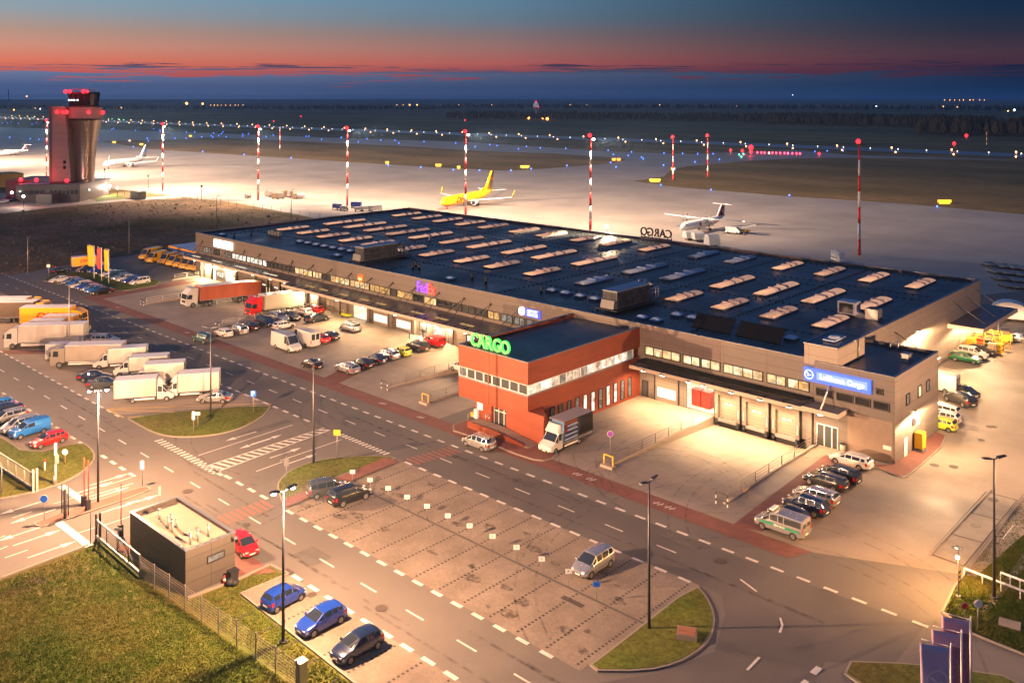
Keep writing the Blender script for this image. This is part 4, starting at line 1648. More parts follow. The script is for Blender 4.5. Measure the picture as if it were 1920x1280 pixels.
# white cooler and silver cooler near the right edge
x, y = S(1592, 578, BZ + 1)
t = thing('chiller_unit', 'white box chiller with open dark side beside a lit skylight', 'chiller', (x, y, BZ))
m = MB()
m.box(-1.3, 1.3, -1.0, 1.0, .3, 2.1)
m.build('casing', pbr('chiller_white', (.50, .50, .52), rough=.4), t, world=False)
m = MB()
m.box(-1.0, 1.0, -1.04, -1.002, .5, 1.9)
m.build('fan_grille', M_black, t, world=False)
m = MB()
for a in (-1.1, 1.1):
	m.box(a - .1, a + .1, -.9, .9, 0, .3)
m.build('support_beam', M_dark, t, world=False)
x, y = S(1638, 590, BZ + .8)
t = thing('chiller_unit', 'small silver chiller box with steam drifting from it', 'chiller', (x, y, BZ))
m = MB()
m.box(-.9, .9, -.8, .8, .25, 1.7)
m.build('casing', M_steel, t, world=False)
m = MB()
m.tube((0, 0, 1.7), (0, 0, 1.85), .6, seg=14)
m.build('fan_ring', M_dark, t, world=False)
# white steam
sm = bpy.data.materials.new('steam')
sm.use_nodes = True
nn, ll = sm.node_tree.nodes, sm.node_tree.links
nn.remove(nn['Principled BSDF'])
pv = nn.new('ShaderNodeVolumePrincipled')
pv.inputs['Color'].default_value = (1, .95, .95, 1)
tcn = nn.new('ShaderNodeTexCoord')
nzn = nn.new('ShaderNodeTexNoise')
nzn.inputs['Scale'].default_value = .9
nzn.inputs['Detail'].default_value = 4
ll.new(tcn.outputs['Object'], nzn.inputs['Vector'])
mrn = nn.new('ShaderNodeMapRange')
mrn.inputs['From Min'].default_value = .42
mrn.inputs['From Max'].default_value = .75
mrn.inputs['To Max'].default_value = .5
ll.new(nzn.outputs['Fac'], mrn.inputs['Value'])
ll.new(mrn.outputs[0], pv.inputs['Density'])
ll.new(pv.outputs[0], nn['Material Output'].inputs['Volume'])
m = MB()
pa, pb = Vector((-42.5, 116.9, 10.5)), Vector((-50.0, 118.4, 13.2))
seg = 10
vs, fs = [], []
for i in range(9):
	t_ = i / 8
	c = pa.lerp(pb, t_) + Vector((0, .3 * math.sin(t_ * 5), .25 * math.sin(t_ * 4)))
	r = .12 + .62 * t_
	for j in range(seg):
		a = 2 * math.pi * j / seg
		vs.append((c.x + r * .5 * math.cos(a) * .6, c.y + r * math.cos(a), c.z + r * .62 * math.sin(a)))
fs = [(i * seg + j, i * seg + (j + 1) % seg, (i + 1) * seg + (j + 1) % seg, (i + 1) * seg + j) for i in range(8) for j in range(seg)]
fs += [tuple(range(seg))[::-1], tuple(range(8 * seg, 9 * seg))]
m.add(vs, fs, 0, True)
so = m.build('steam', sm)
bm = bmesh.new()
bm.from_mesh(so.data)
bmesh.ops.recalc_face_normals(bm, faces=bm.faces[:])
bm.to_mesh(so.data)
bm.free()
tag(so, 'thin white steam plume blowing off the exhaust pipe', 'steam', kind='stuff')
# ================================================================ SIGNS
G_face = glow('green_neon', (.17, 1.0, .10), 1.9)
G_side = glow('green_neon_side', (.03, 1.0, .06), 3.5, True)


def letters(word, x0, y, z, size, mat, side, parent, rot, adv, ext=.12, offset=.03, sx=1.0):
	"""one mesh per letter, laid out along the sign"""
	dx = Vector((1, 0, 0))
	dx.rotate(Matrix.Rotation(rot[2], 3, 'Z'))
	pos = 0
	for ch, w in zip(word, adv):
		c = Vector((x0, y, z)) + dx * (pos + w / 2) - parent.location
		text_mesh(ch, size, mat, 'letter', parent, c, rot, ext, offset, mat_side=side, sx=sx)
		pos += w


t = thing('rooftop_sign', 'glowing green CARGO letters on the corner roof of the red block', 'sign', (-79.2, 80.75, OZ + .08))
letters('CARGO', -82.6, 80.72, OZ + 1.0, 2.2, G_face, G_side, t, (R(90), 0, 0), (1.30, 1.32, 1.30, 1.44, 1.42), .12, .05, .88)
m = MB()
m.box(-82.6, -75.9, 80.72, 80.8, OZ + .1, OZ + .17)
for k in range(8):
	m.box(-82.4 + k * .9, -82.34 + k * .9, 80.9, 80.96, OZ + .08, OZ + .9)
m.build('sign_rack', M_dark, t)
M_signdark = pbr('sign_back', (.03, .028, .03), rough=.6)
t = thing('rooftop_sign', 'unlit dark CARGO letters seen from behind on the far roof edge', 'sign', (-113, 168.1, BP + .07))
letters('CARGO', -109.3, 168.0, BP + 1.35, 2.6, M_signdark, M_signdark, t, (R(90), 0, R(180)), (1.6, 1.6, 1.55, 1.75, 1.75), .12, .03, .92)
m = MB()
m.box(-117.6, -109.4, 168.16, 168.22, BP + .1, BP + .3)
for k in range(9):
	m.box(-117.5 + k, -117.42 + k, 168.05, 168.15, BP + .07, BP + .8)
m.build('sign_rack', M_dark, t)

t = thing('facade_sign', 'illuminated FedEx letters, purple and orange-red, on the grey facade', 'sign', (FX(800), BY0, 8.3))
P_f = glow('purple_neon', (.27, .07, 1.0), 2.3)
P_s = glow('purple_neon_side', (.25, .03, 1.0), 3, True)
O_f = glow('red_neon', (1.0, .11, .06), 2.1)
O_s = glow('red_neon_side', (1.0, .03, .03), 3, True)
x0 = FX(783)
letters('Fed', x0, BY0 - .2, 8.4, 2.45, P_f, P_s, t, (R(90), 0, 0), (.98, .86, .90), .12, .03, .78)
letters('Ex', x0 + 2.78, BY0 - .2, 8.4, 2.45, O_f, O_s, t, (R(90), 0, 0), (1.0, .9), .12, .03, .78)
m = MB()
m.box(x0 + .1, x0 + 4.3, BY0 - .08, BY0 - .02, 7.75, 7.82)
m.build('sign_rail', M_dark, t)

t = thing('facade_sign', 'glowing brown-orange shield sign with small ups lettering', 'sign', (FX(677), BY0, 7.7))
m = MB()
xc = FX(677)
sh = [(-.7, 8.35), (0, 8.5), (.7, 8.35), (.72, 7.5), (.5, 7.1), (0, 6.8), (-.5, 7.1), (-.72, 7.5)]
vs = [(xc + a, BY0 - .25, b) for a, b in sh] + [(xc + a, BY0 - .03, b) for a, b in sh]
m.add(vs, [tuple(range(8)), tuple(range(8, 16))[::-1]] + [(i, 8 + i, 8 + (i + 1) % 8, (i + 1) % 8) for i in range(8)])
m.build('shield_panel', glow('shield_orange', (1.0, .20, .02), 1.3, True), t)
text_mesh('ups', .72, glow('shield_text', (1, .62, .2), 2.0), 'lettering', t, (0, -.28, -.05), (R(90), 0, 0), .02, .03)
m = MB()
m.add([(xc - .55, BY0 - .262, 8.3), (xc - .55, BY0 - .262, 8.1), (xc, BY0 - .262, 8.22), (xc + .55, BY0 - .262, 8.1), (xc + .55, BY0 - .262, 8.3), (xc, BY0 - .262, 8.42)],
	  [(0, 1, 2, 5), (2, 3, 4, 5)])
m.build('shield_crest', glow('shield_brown', (.5, .12, .02), .7), t)

t = thing('facade_sign', 'overexposed white-yellow light box sign at the far left end of the facade', 'sign', (-184.6, BY0, 8.4))
m = MB()
m.box(-188.4, -180.6, BY0 - .3, BY0 - .03, 7.6, 9.25)
m.build('light_box', glow('box_white', (1, .88, .62), 4.2, True), t)
text_mesh('DHL', 1.5, glow('box_text', (1, .72, .42), 3.0), 'lettering', t, (0, -.31, .02), (R(90), 0, 0), .01, .04, shear=.35, sx=1.5)
t = thing('facade_sign', 'illuminated blue and white AIRPORT SERVICES sign with bright round emblem', 'sign', (FX(994), BY0, 8.0))
xa = FX(975)
m = MB()
m.box(xa + 1.1, FX(1014), BY0 - .14, BY0 - .03, 7.45, 8.65)
m.build('sign_board', glow('sign_blue', (.05, .10, 1.0), 1.6, True), t)
m = MB()
m.tube((xa + .5, BY0 - .24, 8.1), (xa + .5, BY0 - .03, 8.1), .62, seg=20)
m.build('emblem_disc', glow('emblem_white', (1, .75, 1), 5, True), t)
for wd, zz_ in (('AIRPORT', .28), ('SERVICES', -.26)):
	text_mesh(wd, .62, glow('sign_text_white', (.75, .8, 1), 2.4), 'lettering', t, ((xa + 1.1 + FX(1014)) / 2 - FX(994), -.17, .05 + zz_), (R(90), 0, 0), .01, .012, sx=.88)

t = thing('facade_sign', 'long blue and white light box sign with round emblem on the corner annex', 'sign', (-44.5, BY0, 8.1))
m = MB()
m.box(-48.5, -40.5, AY0 - .28, AY0 - .03, 7.35, 8.95)
m.build('light_box', glow('airline_blue', (.05, .17, 1.0), 1.5, True), t)
m = MB()
m.box(-46.9, -40.9, AY0 - .292, AY0 - .285, 7.72, 8.62)
m.build('light_field', glow('airline_field', (.30, .50, 1.0), 1.2), t)
text_mesh('Lufthansa Cargo', .84, glow('airline_white', (1, 1, 1), 2.4), 'lettering', t, (.62, AY0 - BY0 - .31, .04), (R(90), 0, 0), .01, .022, sx=.95)


def crane(parent, c, r, mat, rot, flip=1, w=.07, name='emblem'):
	"""flying bird in a ring"""
	mm = MB()
	n = 36
	for i in range(n):
		a0, a1 = 2 * math.pi * i / n, 2 * math.pi * (i + 1) / n
		q = [(r * math.cos(a0), r * math.sin(a0)), (r * math.cos(a1), r * math.sin(a1)), ((r - w) * math.cos(a1), (r - w) * math.sin(a1)), ((r - w) * math.cos(a0), (r - w) * math.sin(a0))]
		mm.add([(flip * a, b, 0) for a, b in q], [(0, 1, 2, 3)])
	for poly in ([(-.72, .42), (-.60, .50), (-.30, .42), (.02, -.02), (-.12, -.10), (-.35, .12)], [(-.40, -.34), (-.10, -.10), (.02, -.02), (.30, .0), (.78, .10), (.30, -.10), (.0, -.24)],
				 [(-.62, -.30), (-.1, -.22), (.1, -.16), (0, -.3)]):
		mm.add([(flip * a * r, b * r, 0) for a, b in poly], [tuple(range(len(poly)))])
	o = mm.build(name, mat, parent, world=False)
	o.location = c
	o.rotation_euler = rot
	return o


crane(t, (-3.35, AY0 - BY0 - .31, .04), .55, glow('airline_white', (1, 1, 1), 2.4), (R(90), 0, 0), w=.08)

t = thing('wall_sign', 'small white FedEx name board above the staff door', 'sign', (FX(802), BY0, 3.6))
m = MB()
m.box(FX(802) - 1.15, FX(802) + 1.15, BY0 - .12, BY0 - .02, 2.95, 4.15)
m.build('board', pbr('sign_white', (.72, .68, .62), rough=.5), t)
text_mesh('Fed', .75, pbr('sign_purple', (.08, .02, .25), rough=.5), 'lettering', t, (-.42, -.14, 0), (R(90), 0, 0), .01, .02)
text_mesh('Ex', .75, pbr('sign_orange', (.8, .08, .02), rough=.5), 'lettering', t, (.6, -.14, 0), (R(90), 0, 0), .01, .02)
t = thing('wall_sign', 'small red lettered sign above the office entrance at the far left dock', 'sign', (FX(417), BY0, 3.2))
m = MB()
m.box(FX(417) - 1.3, FX(417) + 1.3, BY0 - .13, BY0 - .02, 2.9, 3.6)
m.build('board', pbr('sign_white', (.72, .68, .62), rough=.5), t)
text_mesh('DHL', .62, glow('red_letter', (1, .04, .02), 1.2), 'lettering', t, (0, -.15, .05), (R(90), 0, 0), .01, .04, shear=.3, sx=1.5)

# ================================================================ LAMPS, MASTS
M_pole = pbr('lamp_pole_grey', (.23, .23, .24), rough=.45, metal=.5)
M_poled = pbr('lamp_pole_dark', (.045, .045, .055), rough=.5, metal=.4)
M_lampl = glow('street_lamp_lens', (1.0, .78, .50), 60)
lampinfo = [((184, 943), 1, 'tall street lamp, lit, on the red median by the barriers'), ((-30, 791), 1, 'added unseen street lamp beyond the left edge, for light on the truck park'),  # second lamp is added out of view, to light the truck park
			((-225, 640), 1, 'added unseen street lamp farther beyond the left edge, for light on the left lot'), ((2160, 985), 1, 'added unseen street lamp beyond the right edge, for light on the side yard'), ((531, 1203), 1, 'tall lit street lamp behind the two blue cars'),  # first two are added out of view, to light left lot and side yard
			((1217, 1180), 0, 'tall unlit street lamp on the round grass island'), ((588, 870), 0, 'tall unlit street lamp on the grass island above the parking bays'),
			((395, 780), 0, 'tall unlit street lamp on the grass island beside the white box trucks'), ((1864, 1120), 0, 'tall street lamp on the grass at the right edge'),
			((130, 668), 0, 'tall unlit street lamp standing among the parked trucks'), ((52, 513), 2, 'pale slender lamp post at the left edge of the brown scrub'),
			((242, 474), 2, 'pale slender lamp post behind the yellow vans'), ((406, 428), 2, 'pale slender lamp post behind the far left corner of the warehouse roof'),
			((546, 412), 2, 'pale slender lamp post behind the left roof edge, near the apron fence')]
for (px, py), kind, lb in lampinfo:
	x, y = S(px, py)
	h = 11.4 if kind != 2 else 8.6 + (1.5 if py < 450 else 0)
	if (px, py) == (242, 474):
		h = 9.5
	t = thing('street_lamp', lb, 'street lamp', (x, y, 0), R(30 + px * 7 % 60))
	m = MB()
	m.tube((0, 0, 0), (0, 0, h), .13, .07, seg=8)
	m.tube((0, 0, 0), (0, 0, .12), .3, seg=10)
	m.build('pole', M_pole if kind == 2 or px == 130 else M_poled, t, world=False)
	for s_ in ((-1, 1) if kind != 2 else (1,)):
		hd = MB()
		hd.tube((0, 0, h - .05), (s_ * .45, 0, h + .05), .045, seg=6)
		hd.add([(s_ * .35, -.16, h), (s_ * 1.15, -.13, h + .12), (s_ * 1.15, .13, h + .12), (s_ * .35, .16, h), (s_ * .35, -.16, h + .13), (s_ * 1.1, -.1, h + .22), (s_ * 1.1, .1, h + .22), (s_ * .35, .16, h + .13)],
			   [(0, 1, 2, 3), (7, 6, 5, 4), (0, 4, 5, 1), (1, 5, 6, 2), (2, 6, 7, 3), (3, 7, 4, 0)])
		hb = hd.build('lamp_head', M_poled, t, world=False)
		if kind == 1:
			g = MB()
			g.ball((s_ * .8, 0, h - .01), .2, 8, 6, sz=.5)
			g.build('lamp_lens', M_lampl, hb, world=False)
	if kind == 1:
		luminaire(t, (.8, 0, h - .32), LAMP_P * (.16 if px == -30 else .95 if px < 0 else .42 if px > 2000 else 1), (1.0, .54, .28), n=1.0, zmin=.16, radius=.12, spot=None)
STRIPE_R = pbr('mast_red', (.50, .03, .03), rough=.5)
STRIPE_W = pbr('mast_white', (.68, .62, .58), rough=.5)
G_red = glow('obstruction_red', (1.0, .012, .02), 6, True)
mast_label = ['behind the control tower, leftmost', 'in front of the white airliner tail', 'by the grey containers left of the yellow plane', 'beside the blue carts at the far roof corner', 'passing in front of the yellow cargo plane',
			  'right of the yellow cargo plane', 'tallest, behind the right half of the roof']
for i, (px, ty) in enumerate(((87, 228), (305, 235), (484, 240), (651, 243), (873, 250), (1107, 258), (1611, 270), (1262, 262), (1327, 258), (-123, 221))):
	h = 29.0
	if i in (7, 8):
		x, y = S(px, 338 if i == 7 else 332)
		h = 21
	else:
		x, y = S(px, ty, h)
		pass
	t = thing('floodlight_mast', ['red and white striped floodlight mast ' + s for s in mast_label][i] if i < 7 else
			  ['shorter striped mast left of a similar one on the grass', 'shorter striped mast right of a similar one on the grass', 'added unseen floodlight mast beyond the left edge, for light on the apron'][i - 7], 'light mast', (x, y, 0))  # last mast is added out of view, to brighten the left apron
	r0 = .42 if i < 7 else .42
	k = 7
	for j in range(k):
		m = MB()
		za, zb = h * j / k, h * (j + 1) / k
		m.tube((0, 0, za), (0, 0, zb), r0 * (1 - .4 * j / k), r0 * (1 - .4 * (j + 1) / k), seg=8)
		m.build('mast_section', STRIPE_R if j % 2 == 0 else STRIPE_W, t, world=False)
	m = MB()
	for a in range(4):
		an = R(35 + a * 30)
		cx, cy = 1.0 * math.cos(an), 1.0 * math.sin(an)
		m.box(cx - .28, cx + .28, cy - .22, cy + .22, h - .35, h + .1)
		m.tube((0, 0, h), (cx, cy, h), .06, seg=5)
		m.box(-cx - .28, -cx + .28, -cy - .22, -cy + .22, h - .35, h + .1)
	m.build('floodlight_head', M_dark, t, world=False)
	m = MB()
	m.ball((-.25, 0, h + .65), .62 if i < 7 else .8, 8, 6)
	m.tube((-.25, 0, h), (-.25, 0, h + .3), .06, seg=5)
	m.build('obstruction_lamp', G_red, t, world=False)
	if i in (0, 1, 2, 3, 4, 5, 9):
		m = MB()
		m.ball((1.0, .3, h - .5), .55, 8, 5, sz=.6)
		m.build('floodlight_lens', glow('flood_lens', (1, .93, .8), 14 if i in (0, 1, 3, 4) else 3), t, world=False)
		luminaire(t, (1.2 if i else 0, 1.2, h - .8), APRON_P * (3.4, 2.3, 1.3, 1.1, 1.2, 1.0, 0, 0, 0, 5.5)[i], (1.0, .70, .48), n=1.3, zmin=.15, radius=.6, spot=R(168), rot=(R(10 if i in (1, 2) else 38), 0, 0), blend=.9)
x, y = S(1137, 470, BZ)
t = thing('facade_floodlight', 'bright floodlight at the far roof edge right of the plane', 'floodlight', (FX(1137, 168), 168.1, BP))
m = MB()
m.tube((0, 0, 0), (0, 0, 1.3), .06, seg=6)
m.build('bracket', M_dark, t, world=False)
m = MB()
m.ball((0, 0, 1.4), .42, 8, 6)
m.build('lamp_lens', glow('roof_flood', (1, .78, .45), 40, False), t, world=False)
luminaire(t, (0, .8, 1.4), 9000, (1, .72, .42), n=1.2, spot=R(176))

# wall lamps: bulkheads and the dock floods under the canopies
G_bulk = glow('bulkhead_lamp', (1, .72, .30), 26)


def wall_lamp(x, z, label, p, col=(1, .70, .36), y=BY0, group=None, sz=.16, show=True):
	t = thing('wall_lamp', label, 'wall lamp', (x, y - .04, z), group=group)
	m = MB()
	m.box(-.18, .18, -.2, 0, .1, .26)
	m.build('housing', M_dark, t, world=False)
	m = MB()
	m.ball((0, -.22, 0), sz, 8, 6)
	m.build('lamp_lens', G_bulk, t, world=False)
	d = bpy.data.lights.new('lamp_light', 'POINT')
	d.energy = p
	d.color = col
	d.shadow_soft_size = .2
	o = bpy.data.objects.new('lamp_light', d)
	COL.objects.link(o)
	o.parent = t
	o.location = (0, -.6, -.1)
	return t


wall_lamp(FX(592), 2.9, 'round yellow wall lamp right of the loading docks', 4000)
wall_lamp(FX(797), 2.6, 'round wall lamp beside the staff door under the small name board', 3200)
wall_lamp(FX(846), 2.6, 'round yellow wall lamp near the red van', 2600)
wall_lamp(FX(390), 2.6, 'bright wall lamp at the far left corner door', 5500)
wall_lamp(FX(427), 2.4, 'wall lamp right of the far left entrance', 2200)

# long flood strips hanging under the canopies (the light that whites out the docks)
def canopy_flood(x, y, z, p, label, tilt=0.0, spot=R(176), col=(1.0, .60, .31), n=1.0):
	t = thing('canopy_floodlight', label, 'floodlight', (x, y, z), group='floodlights under the canopy edge')
	m = MB()
	m.box(-.35, .35, -.15, .15, .02, .2)
	m.build('housing', M_dark, t, world=False)
	m = MB()
	m.box(-.3, .3, -.12, .12, -.03, .019)
	m.build('lamp_lens', glow('canopy_lens', (1, .85, .6), 30), t, world=False)
	luminaire(t, (0, -.05, -.12), p, col, n=n, zmin=.15, radius=.25, spot=spot, rot=(tilt, 0, 0), blend=.5)


cf = 'floodlight under the canopy edge above the loading bays'
for x, p in ((-192, 1.0), (-185, 1.0), (-174, .8), (-167.5, 1.0), (-160.8, 1.1), (-155.5, 1.1)):
	canopy_flood(x, 100.6, 4.35, DOCK_P * p * 1.1, cf, R(-22), R(158), n=.5)
for x, p in ((-142, .8), (-135.5, 1.5), (-128, 1.2), (-119, 1.0), (-109, .9), (-102, 1.2), (-96, 1.2)):
	canopy_flood(x, 98.5, 4.30, DOCK_P * p * 1.9, cf, R(-22), R(160), n=.5)
for x, p in ((-70, 1.6), (-67, 1.6), (-63, 2.2), (-60.8, 2.6), (-56.9, 2.8), (-53, 2.8), (-49.2, 2.6), (-45.4, 1.0)):
	canopy_flood(x, 100.7, 4.5, DOCK_P * 1.45 * p, cf, R(-4), R(160), n=.1)


def side_lamp(x, y, z, p, label, vis=True):
	t = thing('wall_lamp', label, 'wall lamp', (x, y, z))
	m = MB()
	m.box(0, .35, -.2, .2, .03, .14)
	m.build('housing', M_steel, t, world=False)
	m = MB()
	m.box(.05, .32, -.17, .17, -.04, .029)
	m.build('lamp_lens', G_bulk, t, world=False)
	luminaire(t, (2.6, 0, -.1), p * 1.7, (1, .60, .30), n=1.1, zmin=.13, radius=.2, spot=R(176))


side_lamp(AX1, 108.9, 4.6, SIDE_P * 1.0, 'wall lamp on the side of the corner annex')
side_lamp(BX1, 121.5, 4.5, SIDE_P * 1.2, 'wall lamp under the near side canopy')
side_lamp(BX1, 138.0, 6.8, SIDE_P * 1.4, 'wall lamp on the long side wall between the two canopies')
side_lamp(BX1, 161, 4.7, SIDE_P * 1.8, 'wall lamp under the far side canopy over the forklift cage')
# small orange post lamp at the right
x, y = S(1797, 1118)
t = thing('post_lamp', 'small orange post lamp with black and yellow board at the grass edge', 'post lamp', (x, y, 0))
m = MB()
m.tube((0, 0, 0), (0, 0, 4.1), .07, .05, seg=8)
m.tube((0, 0, 0), (0, 0, .1), .2, seg=8)
m.build('pole', M_pole, t, world=False)
m = MB()
m.box(-.3, -.05, -.1, .1, 4.0, 4.15)
m.build('lamp_head', M_steel, t, world=False)
m = MB()
m.box(-.22, -.05, -.08, .08, 3.93, 3.99)
m.box(-.2, .05, -.1, .1, 3.1, 3.3)
m.build('lamp_lens', glow('post_lens', (1, .75, .4), 14), t, world=False)
for k in range(6):
	m = MB()
	m.box(.08, .14, -.14, .14, 1.2 + k * .2, 1.4 + k * .2)
	m.build('board_stripe', M_yellow if k % 2 else M_black, t, world=False)
luminaire(t, (-.4, 0, 3.8), 4200, (1.0, .46, .13), n=1.2, spot=R(160), rot=(0, R(30), 0), blend=.6)

# ================================================================ CONTROL TOWER
cx, cy = S(150, 372)
T = thing('control_tower', 'airport control tower, flared metal shaft against a pale slab, red obstruction lights glowing', 'tower', (cx, cy, 0))
RT = Matrix.Rotation(math.atan2(.6827, .7308), 3, 'Z')     # faces the camera roughly


def TL(x, y, zz_):
	v = RT @ Vector((x, y, 0))
	return (cx + v.x, cy + v.y, zz_)


def tbox(m, x0, x1, y0, y1, z0, z1, mi=0):
	vs = [TL(x0, y0, z0), TL(x1, y0, z0), TL(x1, y1, z0), TL(x0, y1, z0), TL(x0, y0, z1), TL(x1, y0, z1), TL(x1, y1, z1), TL(x0, y1, z1)]
	m.add(vs, [(0, 3, 2, 1), (4, 5, 6, 7), (0, 1, 5, 4), (1, 2, 6, 5), (2, 3, 7, 6), (3, 0, 4, 7)], mi)


Dt = 1700 * 41 / 188.0
k_ = Dt / 1700      # metres per photo pixel at the tower


def tz(py):
	return CAM_H - (py - HY) * k_


def txx(px):
	return (px - 150) * k_


M_slab = panelled('tower_slab', (.27, .23, .215), 60, .9, (.19, .16, .15), gap=.03, axes='WZ', rough=.5, noise_amt=.05)
M_shaft = panelled('tower_shaft_metal', (.40, .34, .30), 60, .55, (.14, .12, .11), gap=.04, axes='WZ', rough=.28, metal=.75, noise_amt=.05)
m = MB()
zb, zt_ = tz(326), tz(200)
vs = []
for zz_, xr in ((zb - 3, txx(141)), (zt_, txx(129))):
	for xx, yy in ((txx(106), -3.5), (xr, -3.5), (xr, 4), (txx(106), 4)):
		vs.append(TL(xx, yy, zz_))
m.add(vs, [(0, 3, 2, 1), (4, 5, 6, 7), (0, 1, 5, 4), (1, 2, 6, 5), (2, 3, 7, 6), (3, 0, 4, 7)])
m.build('slab_wing', M_slab, T)
m = MB()
tbox(m, txx(99.5), txx(106), -3.2, 4, 0, zt_)
m.build('dark_wing', M_dclad, T)
m = MB()
for py in (303, 313):
	tbox(m, txx(126.5), txx(131.5), -3.56, -3.51, tz(py + 3), tz(py - 3))
m.build('slab_window', M_glass, T)
m = MB()
rings = [(zb - 4, 16.0, 157), (tz(300), 17.2, 157.5), (tz(270), 20.2, 158), (tz(245), 23.6, 158.5), (tz(226), 27.6, 159)]
seg = 32
vs = []
for zz_, rp, cxp in rings:
	for j in range(seg):
		a = 2 * math.pi * j / seg
		vs.append(TL(txx(cxp) + rp * k_ * math.cos(a), rp * .8 * k_ * math.sin(a) + 1.5, zz_))
m.add(vs, [(i * seg + j, i * seg + (j + 1) % seg, (i + 1) * seg + (j + 1) % seg, (i + 1) * seg + j) for i in range(len(rings) - 1) for j in range(seg)], 0, True)
m.build('flared_shaft', M_shaft, T)


def tring(name, mat, z0, z1, r0, r1, cxp, sg=24):
	m = MB()
	vs = []
	for zz_, rp in ((z0, r0), (z1, r1)):
		for j in range(sg):
			a = 2 * math.pi * j / sg
			vs.append(TL(txx(cxp) + rp * k_ * math.cos(a), rp * .85 * k_ * math.sin(a) + 1.0, zz_))
	m.add(vs, [(j, (j + 1) % sg, sg + (j + 1) % sg, sg + j) for j in range(sg)] + [tuple(range(sg, 2 * sg)), tuple(range(sg))[::-1]], 0)
	return m.build(name, mat, T)


tring('neck_band', M_dark, tz(226), tz(222), 27, 29, 159)
tring('equipment_ring', M_slab, tz(222), tz(201), 31, 30, 158)
tring('gallery', M_dark, tz(201), tz(198), 27, 27, 156)
cab = tring('control_cab', M_glass, tz(198), tz(176), 24.5, 27, 155.5, 16)
m = MB()
for j in range(16):
	a = 2 * math.pi * j / 16
	p0 = TL(txx(155.5) + 24.8 * k_ * math.cos(a), 24.8 * .85 * k_ * math.sin(a) + 1, tz(198))
	p1 = TL(txx(155.5) + 27.3 * k_ * math.cos(a), 27.3 * .85 * k_ * math.sin(a) + 1, tz(176))
	m.tube(p0, p1, .16, seg=5)
m.build('cab_mullion', M_dark, cab)
m = MB()
for j in (17, 18, 19, 20, 21, 22):
	a = 2 * math.pi * (j - 4.2) / 24
	p0 = TL(txx(155.5) + 26.3 * k_ * math.cos(a), -abs(26.6 * .85 * k_ * math.sin(a)) + 1, tz(188))
	m.ball(p0, .35, 6, 4)
m.build('cab_light', glow('cab_lights', (.9, .95, 1), 3.5), cab)
roof_c = tring('cab_roof', M_dark, tz(176), tz(173), 29, 28, 155.5)
m = MB()
rail(m, [TL(txx(155.5) + 24 * k_ * math.cos(a), 20 * k_ * math.sin(a), tz(173)) for a in [math.pi * 2 * i / 10 for i in range(11)]], 1.4, .05, 2)
m.tube(TL(txx(150), 0, tz(173)), TL(txx(150), 0, tz(163)), .12, seg=5)
m.build('roof_railing', M_steel, roof_c)
for px, py, rr in ((133, 172, .75), (141, 172, .75), (166, 172, .75), (173, 172, .6), (116, 210, .75), (127, 210, .6), (139, 210, .85), (180, 210, .7), (193, 211, .8)):
	m = MB()
	yy = -27 * .85 * k_ * .9 if py < 200 else -6.4
	if px in (116, 127):
		yy = -3.9
	if px > 185:
		yy = 0
	m.ball(TL(txx(px), yy, tz(py)), rr, 8, 6)
	m.build('obstruction_lamp', G_red, T)


def redlight(par, p, e, r=.5):
	d = bpy.data.lights.new('lamp_light', 'POINT')
	d.energy = e
	d.color = (1, .02, .03)
	d.shadow_soft_size = r
	o = bpy.data.objects.new('lamp_light', d)
	COL.objects.link(o)
	o.parent = par
	o.location = Vector(p) - par.location
	return o


redlight(T, TL(txx(137), -8, tz(171)), 2800)
redlight(T, TL(txx(170), -8, tz(171)), 2800)
redlight(T, TL(txx(121), -6, tz(211)), 180)
redlight(T, TL(txx(141), -9.2, tz(211)), 180)
redlight(T, TL(txx(188), -7, tz(211)), 180)
# base building
B = thing('tower_base_building', 'low two-storey building at the foot of the control tower, red light on its roof', 'building', (cx, cy, 0))


def bbox(m, px0, px1, y0, y1, z0, z1):
	tbox(m, txx(px0), txx(px1), y0, y1, z0, z1)


m = MB()
bbox(m, 118, 176, -12, 14, 0, tz(342))
m.build('dark_wing', M_dclad, B)
m = MB()
bbox(m, 60, 117.9, -12, 16, 0, tz(342))
m.build('light_wing', M_dclad, B)
m = MB()
bbox(m, 60, 176, -12, 16, tz(342), tz(340.5))
rf = m.build('roof', M_roof, B)
m = MB()
bbox(m, 10, 59.9, 0, 22, 0, tz(338))
m.build('side_wing', M_dclad, B)
m = MB()
for k in range(7):
	bbox(m, 122 + k * 7.5, 127 + k * 7.5, -12.1, -12.01, 3.0, 4.6)
for k in range(5):
	bbox(m, 64 + k * 10, 72 + k * 10, -12.1, -12.01, 3.0, 4.4)
m.build('window', M_glassd, B)
for px, yy, e in ((59, -8, 5000), (90, -9, 2200), (150, -11, 500)):
	m = MB()
	m.ball(TL(txx(px), yy, tz(334)), .8, 8, 6)
	m.build('obstruction_lamp', G_red, rf)
	redlight(B, TL(txx(px), yy, tz(329)), e)
m = MB()
bbox(m, 113, 141, -19, -13, 0, 3.6)
tag(m.build('technical_shed', M_dclad), 'small dark shed in front of the control tower building', 'shed')
# yellow building sliver far left and dark block
m = MB()
x0, y0 = S(-8, 350)
m.box(x0 - 8, x0 + 6, y0, y0 + 10, 0, 6)
tag(m.build('storage_building', pbr('ochre_wall', (.40, .24, .06), rough=.7)), 'ochre yellow building cut off by the left edge', 'building')
